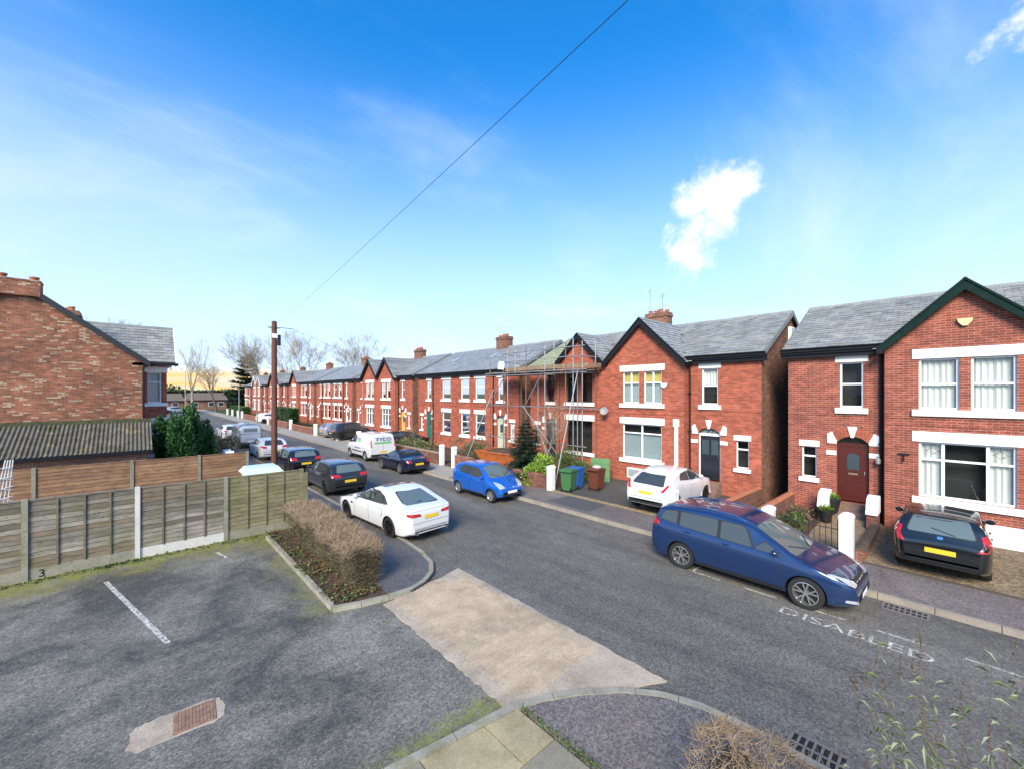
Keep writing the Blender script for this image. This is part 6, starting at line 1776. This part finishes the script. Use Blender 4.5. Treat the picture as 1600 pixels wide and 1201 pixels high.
# layered cedar
def conifer(name, label, loc, h, rad, mats, seed, tiers=12, leafs=70, L_=.5, w=.16, flat=False, group=None, droop=.25):
    rn = random.Random(seed); t = thing(name, label, 'tree', loc, 0, group, local=True)
    m = MB(); m.tube((0, 0, 0), (0, 0, h * .97), h * .022 + .02, .01, 7, False); trunk = m
    c_ = MB()
    for i in range(tiers):
        f = i / (tiers - 1); z = h * (.10 + .88 * f); R_ = rad * ((1 - f) ** (.8 if not flat else .5)) * rn.uniform(.8, 1.1) + .06
        nb = max(4, int(9 * (1 - f * .5)))
        for b_ in range(nb):
            a = 2 * math.pi * b_ / nb + rn.uniform(-.3, .3); RR = R_ * rn.uniform(.7, 1.1)
            d = Vector((math.cos(a), math.sin(a), (-droop if not flat else .05) + .5 * f)); d.normalize()
            trunk.tube((0, 0, z), Vector((0, 0, z)) + d * RR, (.004 if flat else .012) * h / 3, .004, 4, False)
            for k in range(int(leafs * RR / rad) + (14 if flat else 4)):
                s_ = rn.uniform(.12, 1.0); p = Vector((0, 0, z)) + d * RR * s_ + Vector((rn.uniform(-1, 1), rn.uniform(-1, 1), rn.uniform(-.35, .35) * (.4 if flat else 1))) * RR * .2
                dd = d + Vector((rn.uniform(-.8, .8), rn.uniform(-.8, .8), rn.uniform(-.5, .5)))
                s2 = dd.cross(Vector((rn.uniform(-.5, .5), rn.uniform(-.5, .5), 1))).normalized() * w / 2; dd.normalize()
                q = p + dd * L_ * rn.uniform(.6, 1.1)
                c_.add([p - s2 * .5, p + s2 * .5, q], [(0, 1, 2)], rn.randrange(len(mats)))
    trunk.build('trunk', BARK, t, smooth=True, fix=False)
    c_.build('crown', mats, t, fix=False)
    return t
conifer('cedar_tree', 'dark layered cedar behind the far roofs', (22, 128, 0), 14.5, 4.8, DLEAF, 31, 13, 150, 1.2, .55, True)
conifer('spruce_tree', 'small dark spruce in front of the scaffolded house', (15.1, 15.3, .12), 3.1, 1.35, DLEAF, 32, 16, 260, .24, .08)
def bushy(name, label, loc, size, mats, seed, n=2500, L_=.12, w=.05, cat='shrub', upright=False, group=None, lumps=9):
    rn = random.Random(seed); t = thing(name, label, cat, loc, 0, group, local=True)
    st = MB(); c_ = MB()
    cs = []
    for i in range(lumps):
        cs.append((Vector((rn.uniform(-.6, .6) * size[0], rn.uniform(-.6, .6) * size[1], size[2] * (rn.uniform(.25, .8)))), rn.uniform(.28, .5)))
        st.tube((cs[-1][0].x * .2, cs[-1][0].y * .2, 0), cs[-1][0], .015 * size[2], .005, 5, False)
    for i in range(n):
        c0, rr = rn.choice(cs)
        while True:
            v = Vector((rn.uniform(-1, 1), rn.uniform(-1, 1), rn.uniform(-1, 1)))
            if .3 < v.length < 1: break
        v = v.normalized() * (v.length ** .4)
        p = c0 + Vector((v.x * size[0] * rr, v.y * size[1] * rr, v.z * size[2] * rr * (1.1 if upright else .9)))
        if p.z < .03: p.z = rn.uniform(.03, .2)
        d = v + Vector((0, 0, .9 if upright else .3)) + Vector((rn.uniform(-.6, .6), rn.uniform(-.6, .6), rn.uniform(-.4, .4)))
        d.normalize(); s2 = d.cross(Vector((rn.uniform(-1, 1), rn.uniform(-1, 1), rn.uniform(-.2, 1)))).normalized() * w / 2
        L2 = L_ * rn.uniform(.6, 1.3); mid = p + d * L2 * .5; q = p + d * L2
        c_.add([p, mid - s2, q, mid + s2], [(0, 1, 2), (0, 2, 3)], rn.randrange(len(mats)))
    st.build('stems', BARK, t, fix=False); c_.build('foliage', mats, t, fix=False)
    return t
bushy('bright_shrub', 'bright yellow-green shrub beside the small spruce', (14.75, 14.05, .12), (.75, .75, 1.35), YLEAF, 41, 1900, .16, .07)
bushy('shrub', 'dark green bush under the bay window of the scaffolded house', (16.6, 13.7, .15), (1.1, 1.5, 1.5), LEAF, 42, 3500, .10, .05)
bushy('shrub', 'brownish green bush by the skip', (16.3, 20.9, .15), (1.4, 2.0, 1.5), [LEAF[0], TWIG[0], TWIG[1], LEAF[1]], 43, 3500, .14, .04)
bushy('shrub', 'low green shrub behind the far brick wall', (15.7, 27.5, .15), (1.3, 3.5, 1.0), [LEAF[0], LEAF[1], TWIG[1]], 44, 3000, .15, .05)
bushy('shrub', 'olive shrub in the garden by the green door', (16.4, 30.5, .15), (1.3, 1.5, 1.2), [LEAF[0], LEAF[1], TWIG[1]], 45, 2200, .15, .05)
bushy('shrub', 'small green plant in the soil left of the iron gate', (16.0, 3.75, .15), (.55, .4, .45), LEAF, 46, 500, .12, .05)
bushy('shrub', 'low plants in the soil under the small window', (17.3, 3.8, .17), (.7, .4, .4), [LEAF[0], TWIG[0], TWIG[2]], 47, 500, .12, .04)
for i, (x_, y_, s_, hh) in enumerate(((1.65, 27.3, .62, 3.4), (2.25, 27.7, .6, 3.1), (2.75, 28.3, .5, 2.5), (1.15, 28.4, .6, 3.0))):
    bushy('conifer_bush', ['tallest green conifer beside the corner bay', 'second green conifer from the corner bay', 'shortest green conifer nearest the pavement', 'green conifer tucked against the bay wall'][i], (x_, y_, .02), (s_, s_, hh), GLEAF, 50 + i, 4200, .22, .09, 'tree', True, 'conifers by the left house', 10)
bushy('shrub', 'golden brown shrub beside the conifers', (4.4, 33.5, .05), (.9, 1.3, 1.9), [plain('golden_leaf', (.30, .20, .04), .7), plain('golden_leaf2', (.22, .13, .03), .7)], 56, 2200, .15, .05)
# clipped hedges made of twigs / leaves
def hedge(name, label, x0, x1, y0, y1, z1, mats, seed, n, L_, w, z0=0.0, twig=True, topmats=None, cat='hedge', core=None, taper=0.0, rough=.05):
    rn = random.Random(seed); t = thing(name, label, cat, ((x0 + x1) / 2, (y0 + y1) / 2, z0)); c_ = MB()
    nm = len(mats); tm = topmats or []
    for i in range(n):
        f = rn.random()
        x_, y_, z_ = rn.uniform(x0, x1), rn.uniform(y0, y1), z0 + (z1 - z0) * rn.uniform(.04, 1.0)
        k = rn.random()
        if k < .42: z_ = z1 - abs(rn.gauss(0, .05))
        elif k < .6: x_ = x0 + abs(rn.gauss(0, .06))
        elif k < .78: x_ = x1 - abs(rn.gauss(0, .06))
        elif k < .92: y_ = y0 + abs(rn.gauss(0, .06)) if rn.random() < .7 else y1 - abs(rn.gauss(0, .06))
        bulge = rough * noise.noise(Vector((x_ * 2.5, y_ * 2.5, z_ * 2.5 + seed)))
        x_ = (x0 + x1) / 2 + .12 * taper + (x_ - (x0 + x1) / 2 - .12 * taper) * (1 - taper * (1 - (z_ - z0) / (z1 - z0)))
        p = Vector((x_ + bulge, y_ + bulge, z_ + bulge))
        d = Vector((rn.uniform(-1, 1), rn.uniform(-1, 1), rn.uniform(-.3, 1.0))).normalized()
        L2 = L_ * rn.uniform(.5, 1.3)
        top = tm and (z_ > z1 - .22)
        mi = nm + rn.randrange(len(tm)) if top else rn.randrange(nm)
        if twig:
            s2 = d.orthogonal().normalized() * w; s3 = d.cross(s2).normalized() * w
            q = p + d * L2 + Vector((rn.uniform(-.2, .2), rn.uniform(-.2, .2), 0)) * L2
            c_.add([p + s2, p - s2 * .5 + s3 * .87, p - s2 * .5 - s3 * .87, q], [(0, 1, 3), (1, 2, 3), (2, 0, 3)], mi)
        else:
            s2 = d.cross(Vector((rn.uniform(-1, 1), rn.uniform(-1, 1), 1))).normalized() * w / 2; q = p + d * L2
            c_.add([p, (p + q) / 2 - s2, q, (p + q) / 2 + s2], [(0, 1, 2), (0, 2, 3)], mi)
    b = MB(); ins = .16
    b.box(x0 + ins + .25 * taper, x1 - ins, y0 + ins, y1 - ins, z0, z1 - ins - taper * .12); b.build('dark_core', core or plain('hedge_core', (.03, .025, .018), .95, var=.5, vscale=12), t)  # solid dark block filling the middle of the hedge
    c_.build('foliage', mats + tm, t, fix=False)
    return t
OL = [plain('olive_leaf_%d' % i, c_, .7) for i, c_ in enumerate([(.055, .06, .022), (.085, .08, .035), (.035, .04, .018)])]
hedge('twiggy_hedge', 'clipped bare twiggy hedge on the corner beside the white saloon', 3.5, 4.42, 9.35, 14.6, 1.05, [TWIG[2], OL[0], OL[1], OL[2], TWIG[0]], 61, 20000, .19, .0045, taper=.45, rough=.11, topmats=[TWIG[0], TWIG[1], TWIG[3], TWIG[1]])
hedge('twiggy_hedge', 'clipped brown twiggy hedge along the near pavement at the bottom', 3.75, 4.62, -3.0, 1.75, 1.2, [TWIG[2], OL[0], TWIG[0], TWIG[1]], 62, 17000, .15, .0035, rough=.2, topmats=[TWIG[0], TWIG[1], TWIG[3], TWIG[1]])
hedge('clipped_hedge', 'tall dark green clipped hedge in front of the far houses', 14.6, 15.6, 57.8, 67.0, 2.5, GLEAF + DLEAF, 63, 14000, .24, .12, .1, False)
hedge('clipped_hedge', 'distant green hedge near the end of the street', 14.6, 16.0, 90, 103, 1.9, GLEAF + LEAF, 64, 6000, .3, .15, .1, False)
# ivy and litter in the planting bed
m = MB()
for i in range(2600):
    x_, y_ = rnd.uniform(3.1, 4.2), rnd.uniform(9.0, 15.3)
    if noise.noise(Vector((x_ * 1.2, y_ * 1.2, 3))) < -.08 and rnd.random() < .8: continue
    leaf(m, (x_, y_, .065 + rnd.uniform(0, .08)), (rnd.uniform(-1, 1), rnd.uniform(-1, 1), rnd.uniform(-.1, .5)), rnd.uniform(.05, .11), .05, rnd.choice((0, 1, 2, 3, 4, 4, 5)), .2)
o = m.build('ground_cover', LEAF + [plain('dead_leaf', (.15, .07, .03), .85), plain('dead_leaf2', (.10, .045, .022), .85)], fix=False); tag(o, 'ivy and dead leaves covering the planting bed', 'ground cover', kind='stuff')
m = MB()
for i in range(900):
    x_, y_ = rnd.uniform(-2.5, 3.0), 15.45 - abs(rnd.gauss(0, .14))
    if abs(x_ + .35) < .5 and rnd.random() < .9 or rnd.random() < .35:
        leaf(m, (x_, y_, .01), (rnd.uniform(-1, 1), rnd.uniform(-1, 1), rnd.uniform(.2, 1)), rnd.uniform(.05, .13), .04, rnd.randrange(4), .3)
o = m.build('weeds', LEAF, fix=False); tag(o, 'weeds along the foot of the timber fence', 'weeds', kind='stuff')
m = MB()
for i in range(700):
    t_ = rnd.random(); x_ = 4.12 + rnd.gauss(0, .035); y_ = 4.3 - t_ * 3.2
    leaf(m, (x_, y_, .085), (rnd.uniform(-1, 1), rnd.uniform(-1, 1), rnd.uniform(.2, 1)), rnd.uniform(.03, .07), .02, rnd.randrange(3), .3)
o = m.build('moss_strip', LEAF, fix=False); tag(o, 'moss and grass along the edge of the flagged path', 'moss', kind='stuff')
# tall wispy shrub close to the camera, bottom right
bs = thing('wispy_shrub', 'tall wispy shrub with pale leaves in the bottom right foreground', 'shrub', (3.5, -.42, .1), 0, local=True)
st = MB(); lf = MB()
rn = random.Random(77)
for i in range(150):
    a = rn.uniform(-1, 1); b_ = rn.uniform(-1, 1)
    p = Vector((a * .25, b_ * .3, 0)); tip = Vector((a * .75 + rn.uniform(-.2, .2), b_ * .95, rn.uniform(2.1, 3.25) - .35 * abs(b_)))
    prev = p; n = 8
    bend = Vector((rn.uniform(-.15, .15), rn.uniform(-.15, .15), 0))
    for s_ in range(1, n + 1):
        t_ = s_ / n; q = p.lerp(tip, t_) + bend * math.sin(t_ * 3.1)
        st.tube(prev, q, .006 * (1.15 - t_), .006 * (1.05 - t_) + .0008, 4, False)
        if t_ > .35:
            for k in range(6 if t_ < .9 else 3):
                d = Vector((rn.uniform(-1, 1), rn.uniform(-1, 1), rn.uniform(-.6, .4))); leaf(lf, q.lerp(prev, rn.random()), d, rn.uniform(.04, .085), .018, rn.randrange(3), .35)
        prev = q
    if rn.random() < .5:
        d = (q - p).normalized()
        for k in range(26):
            z_ = rn.random(); pp = q + (d * .16 + Vector((.03, -.03, -.03))) * z_; st.tube(pp, pp + Vector((rn.uniform(-1, 1), rn.uniform(-1, 1), rn.uniform(-.5, .8))) * .018 * (1.2 - z_), .004, .002, 3, False)
st.build('stems', TWIG[2], bs, fix=False)
lf.build('foliage', [plain('sage_leaf', (.17, .20, .11), .7), plain('sage_leaf2', (.10, .13, .05), .7), plain('sage_leaf3', (.26, .28, .19), .7)], bs, fix=False)

# ---------------------------------------------------------------- timber fences
def wood(name, a, b, green=.5):
    t = NT(name)
    v = t.n('ShaderNodeVectorMath', {0: t.pos, 1: (1.2, 1.2, 22.0)}, operation='MULTIPLY').outputs[0]
    gr_ = t.noise(1.6, 6, .7, v); big = t.noise(1.1, 5, .65)
    col = t.mix(t.rng(gr_, .25, .75), a, b)
    v2 = t.n('ShaderNodeVectorMath', {0: t.pos, 1: (2.2, 1.0, 5.0)}, operation='MULTIPLY').outputs[0]
    k_ = t.rng(t.noise(1.0, 6, .75, v2), .3, .7, .55, 1.35)
    col = t.mix(1.0, col, t.n('ShaderNodeCombineXYZ', {0: k_, 1: k_, 2: k_}).outputs[0], 'MULTIPLY')
    kn = t.n('ShaderNodeTexVoronoi', {'Vector': t.n('ShaderNodeVectorMath', {0: t.pos, 1: (3.5, 1.0, 7.0)}, operation='MULTIPLY').outputs[0], 'Scale': 1.0}).outputs['Distance']
    col = t.mix(t.rng(kn, .10, .05), col, (.035, .028, .02))
    col = t.mix(t.math('MULTIPLY', t.rng(big, .45, .7), green), col, (.12, .125, .03))
    MATS[name] = t.out(col, .85, gr_, .5, .008); return MATS[name]
W1 = [wood('weathered_board_%d' % i, a, b, .45) for i, (a, b) in enumerate([((.10, .088, .068), (.26, .24, .20)), ((.07, .06, .045), (.18, .16, .125)), ((.15, .13, .10), (.34, .31, .26)), ((.12, .09, .06), (.23, .18, .13))])]
W2 = [wood('brown_board_%d' % i, a, b, .05) for i, (a, b) in enumerate([((.19, .10, .055), (.30, .17, .09)), ((.16, .085, .05), (.27, .15, .085)), ((.22, .12, .065), (.33, .20, .11))])]
W3 = [wood('green_board_%d' % i, a, b, .5) for i, (a, b) in enumerate([((.14, .12, .06), (.27, .235, .14)), ((.12, .11, .055), (.24, .21, .125))])]
CPOST = concrete_mat('fence_concrete', (.20, .185, .14), (.30, .28, .22), moss=.75)
NPOST = concrete_mat('new_concrete', (.52, .50, .46), (.62, .60, .56))
def fence(label, y, xs, ztop, posts, mats, base, battens=4, slope=(0, 0), zb=.0, pw=.11, lap=.155, flip=False):
    """panels between consecutive xs at y, posts list of materials, base list of gravel board materials (or None)"""
    f = thing('timber_fence', label, 'fence', ((xs[0] + xs[-1]) / 2, y, 0), 0)
    top = lambda x: ztop + (x - xs[0]) / (xs[-1] - xs[0]) * slope[1]
    for i, x_ in enumerate(xs):
        if posts[i] is None: continue
        m = MB(); m.box(x_ - pw / 2, x_ + pw / 2, y - .06, y + .06, zb - .1, top(x_) + .02); m.build('post', posts[i], f)
    for i, (a, b) in enumerate(zip(xs, xs[1:])):
        a0, b0 = a + pw / 2 + .003, b - pw / 2 - .003
        gh = .28
        if base[i] is not None:
            m = MB(); m.box(a0, b0, y - .025, y + .025, zb - .05, zb + gh); m.build('gravel_board', base[i], f)
        ms = mats[i]
        m = MB(); ta, tb = top(a), top(b); m.hexa([(a0, y - .03, ta - .03), (b0, y - .03, tb - .03), (b0, y + .03, tb - .03), (a0, y + .03, ta - .03), (a0, y - .03, ta), (b0, y - .03, tb), (b0, y + .03, tb), (a0, y + .03, ta)])
        pan = m.build('fence_panel', ms[0], f)
        z_ = zb + gh + .004; zt = min(ta, tb) - .034
        n = int((zt - z_) / (lap * .82)); st_ = (zt - z_) / n
        for k in range(n):
            m = MB(); za = z_ + k * st_; zb_ = za + st_ + .02; nn = 7
            vs = []
            ph = rnd.uniform(0, 6); 
            for j in range(nn + 1):
                xx = a0 + .004 + (b0 - a0 - .008) * j / nn; wv = .007 * math.sin(ph + j * 1.1) + rnd.uniform(-.004, .004)
                vs += [(xx, y - .026, za + wv), (xx, y - .010, min(zb_, zt + .002)), (xx, y - .012, za + wv)]
            fs = []
            for j in range(nn): fs += [(3 * j, 3 * j + 3, 3 * j + 4, 3 * j + 1), (3 * j, 3 * j + 2, 3 * j + 5, 3 * j + 3)]
            m.add(vs, fs); m.build('slat', rnd.choice(ms), pan, fix=False)
        for k in range(1, battens + 1 if battens else 0):
            xx = a0 + (b0 - a0) * k / (battens + 0) - (0 if k < battens else .03) if battens > 1 else (a0 + b0) / 2
            if k == battens: continue
            m = MB(); m.box(xx - .02, xx + .02, y - .052, y - .027, z_, zt); m.build('batten', ms[-1], pan)
    return f
fence('weathered grey lap fence with one white post along the car park', 15.58, [-7.6, -5.75, -3.9, -2.0, .05, 2.1, 4.30], 2.02, [CPOST, CPOST, CPOST, CPOST, NPOST, CPOST, W3[0]], [W1, W1, W1, W1, W1, W3], [CPOST, CPOST, CPOST, CPOST, NPOST, CPOST], 4, (0, -.05))
fence('brown timber fence in front of the garage', 23.9, [-8.3, -5.6, -2.85, -.1, 2.2, 4.1], 1.78, [CPOST] * 6, [W2] * 5, [None] * 5, 0, (0, -.05), zb=-.2, lap=.17)
m = MB(); m.box(4.36, 4.48, 15.5, 15.62, 0, 1.85); o = m.build('timber_gatepost', W3[1]); tag(o, 'mossy square timber post at the road end of the near fence', 'post')
text_mesh('bay_number', '3', .26, BLACKP, Matrix(((1, 0, 0, -1.72), (0, 0, -1, 15.548), (0, 1, 0, .12), (0, 0, 0, 1))), None, .001)
tag(bpy.data.objects['bay_number'], 'black painted figure 3 on the fence base board', 'bay number')
o = text_mesh('bay_number', '1', .26, BLACKP, Matrix(((1, 0, 0, -2.52), (0, 0, -1, 15.548), (0, 1, 0, .14), (0, 0, 0, 1))), None, .001)
tag(o, 'black painted figure on the fence base board nearest the left edge', 'bay number')
# storage box behind the near fence, white lattice at far left
bx = thing('storage_box', 'cream storage box with pale green lid behind the fence end', 'storage box', (3.5, 17.6, 0))
m = MB(); m.box(2.95, 4.0, 17.1, 18.2, 0, 1.72); m.build('body', plain('cream_box', (.52, .50, .40), .6), bx)
m = MB(); m.hexa([(2.85, 17.0, 1.721), (4.1, 17.0, 1.721), (4.1, 18.3, 1.721), (2.85, 18.3, 1.721), (3.0, 17.2, 1.92), (3.95, 17.2, 1.92), (3.95, 18.1, 1.92), (3.0, 18.1, 1.92)]); m.build('lid', plain('pale_green_lid', (.50, .64, .58), .35), bx)
tr = thing('folded_airer', 'white metal lattice frame behind the fence at the left edge', 'frame', (-2.9, 19.5, 0))
m = MB()
for s_ in range(4):
    m.tube((-3.3 + s_ * .12, 19.5, 0), (-2.9 + s_ * .05, 19.6, 2.6), .018, n=6)
for k in range(7): m.tube((-3.2, 19.5, .4 + k * .32), (-2.75, 19.55, .6 + k * .30), .012, n=5); m.tube((-3.2, 19.5, .6 + k * .3), (-2.75, 19.55, .4 + k * .32), .012, n=5)
m.build('lattice', plain('white_metal', (.6, .6, .6), .4, .3), tr)
# ---------------------------------------------------------------- pole, wires, street lamps
pl = thing('telegraph_pole', 'dark red-brown wooden telegraph pole on the left pavement', 'pole', (5.85, 26.4, .08))
t = NT('creosoted_wood'); v = t.n('ShaderNodeVectorMath', {0: t.pos, 1: (9, 9, .7)}, operation='MULTIPLY').outputs[0]
M_POLE = t.out(t.mix(t.rng(t.noise(3, 6, .7, v), .3, .7), (.075, .026, .017), (.15, .055, .035)), .75, t.noise(3, 6, .7, v), .4, .01)
m = MB(); m.tube((5.85, 26.4, 0), (5.85, 26.4, 8.65), .165, .135, 14); m.build('shaft', M_POLE, pl, smooth=True)
m = MB(); m.lathe([(.14, 0), (.15, .02), (.02, .1), (.001, .1)], 12, (5.85, 26.4, 8.651)); m.build('finial_cap', M_POLE, pl)
m = MB(); m.box(5.70, 5.99, 26.24, 26.25, 7.75, 8.0); m.build('white_notice', WHITE, pl)
m = MB(); m.box(6.02, 6.16, 26.28, 26.5, 7.35, 7.95); m.build('junction_box', M_TRIM, pl)
m = MB()
for a in range(6):
    t_ = a * math.pi / 3; m.tube((5.85 + .13 * math.cos(t_), 26.4 + .13 * math.sin(t_), 8.3), (5.85 + .28 * math.cos(t_), 26.4 + .28 * math.sin(t_), 8.34), .014, n=5)
m.tube((5.5, 26.4, 8.36), (6.75, 26.2, 8.36), .018, n=5); m.build('bracket', M_TRIM, pl)
m = MB()
for k in range(4): m.tube((5.85 + .17 * (-1) ** k, 26.35, 2.6 + k * .4), (5.85 + .32 * (-1) ** k, 26.3, 2.6 + k * .4), .012, n=5)
m.build('step_iron', M_TRIM, pl)
def wire(label, p, q, sag, r=.012, n=24):
    P, Q = Vector(p), Vector(q); m = MB(); pts = []
    for i in range(n + 1):
        t_ = i / n; v = P.lerp(Q, t_); v.z -= sag * 4 * t_ * (1 - t_); pts.append(v)
    m.path(pts, r, 5); o = m.build('overhead_wire', M_TRIM); return tag(o, label, 'wire')
wire('thin black overhead wire crossing the sky from pole to the near building', (5.9, 26.3, 8.4), (1.95, 1.2, 6.74), .04, .0025)
wire('short overhead wire from pole to the far side houses', (6.7, 26.2, 8.36), (18.2, 30.5, 6.0), .3, .006)
def lamp(label, x, y, h, mat, arm):
    l = thing('street_lamp', label, 'street lamp', (x, y, .08), 0, 'street lamps')
    m = MB(); m.tube((x, y, .05), (x, y, 1.3), .09, .085, 10); m.tube((x, y, 1.3), (x, y, h), .06, .045, 10); m.tube((x, y, h), (x + arm, y, h + .15), .035, .03, 8); m.build('column', mat, l, smooth=True)
    m = MB(); m.hexa([(x + arm - .1, y - .11, h + .1), (x + arm + .5, y - .09, h + .14), (x + arm + .5, y + .09, h + .14), (x + arm - .1, y + .11, h + .1), (x + arm - .05, y - .07, h + .22), (x + arm + .45, y - .05, h + .2), (x + arm + .45, y + .05, h + .2), (x + arm - .05, y + .07, h + .22)]); m.build('lantern', plain('lamp_grey', (.35, .36, .37), .4), l)
GP = plain('grey_lamp_paint', (.34, .37, .40), .45); GP2 = plain('green_grey_lamp_paint', (.20, .22, .18), .5)
lamp('pale grey street lamp column at the far left kerb', 5.8, 82, 8.0, GP, .9)
lamp('thin grey-green lamp column beside the far hedge', 12.9, 68, 7.4, GP2, -.9)
lamp('thin street lamp far down the street', 12.9, 82, 5.5, GP, -.6)
# ---------------------------------------------------------------- end of the street
for i, (x_, y_, w, h_, l) in enumerate(((-9, 132, 14, 2.6, 'low brown-roofed bungalow left of the street end'), (4, 150, 12, 2.5, 'low bungalow facing down the street'), (15, 146, 9, 2.7, 'low grey-roofed bungalow right of the street end'))):
    b = thing('bungalow', l, 'house', (x_, y_, 0), 0, 'low bungalows at the street end', local=True)
    m = MB(); m.box(-w / 2, w / 2, -3, 3, 0, h_); m.build('wall', COMMON, b)
    m = MB(); m.hexa([(-w / 2 - .4, -3.5, h_), (w / 2 + .4, -3.5, h_), (w / 2 + .4, 3.5, h_), (-w / 2 - .4, 3.5, h_), (-w / 2 + .3, -.05, h_ + 2), (w / 2 - .3, -.05, h_ + 2), (w / 2 - .3, .05, h_ + 2), (-w / 2 + .3, .05, h_ + 2)]); m.build('roof', plain('brown_tiles', (.13, .10, .085), .8, var=.2), b)
    for k in (-.3, .1, .35):
        m = MB(); m.box(w * k - .7, w * k + .7, -3.06, -3.001, .9, 2.1); wv = m.build('window', UPVC, b); m = MB(); m.box(w * k - .62, w * k + .62, -3.08, -3.061, .98, 2.02); m.build('pane', M_CGLASS, wv)
hedge('far_hedge', 'dark hedge line across the end of the street', -14, 26, 160, 163, 5.0, LEAF + DLEAF, 71, 7000, .9, .45, 0, False)
for i, (x_, y_, s_) in enumerate(((-14, 140, 4), (0, 165, 5), (10, 170, 5), (20, 160, 5), (-24, 120, 5), (32, 150, 6))):
    bushy('distant_tree', ['rounded evergreen at the far left', 'evergreen behind the middle bungalow', 'evergreen right of the middle bungalow', 'evergreen behind the right bungalow', 'evergreen behind the left brick house', 'evergreen behind the last houses'][i], (x_, y_, 0), (s_, s_, s_ * 1.15), DLEAF + LEAF[:1], 80 + i, 1800, .9, .45, 'tree', False, 'distant evergreens')
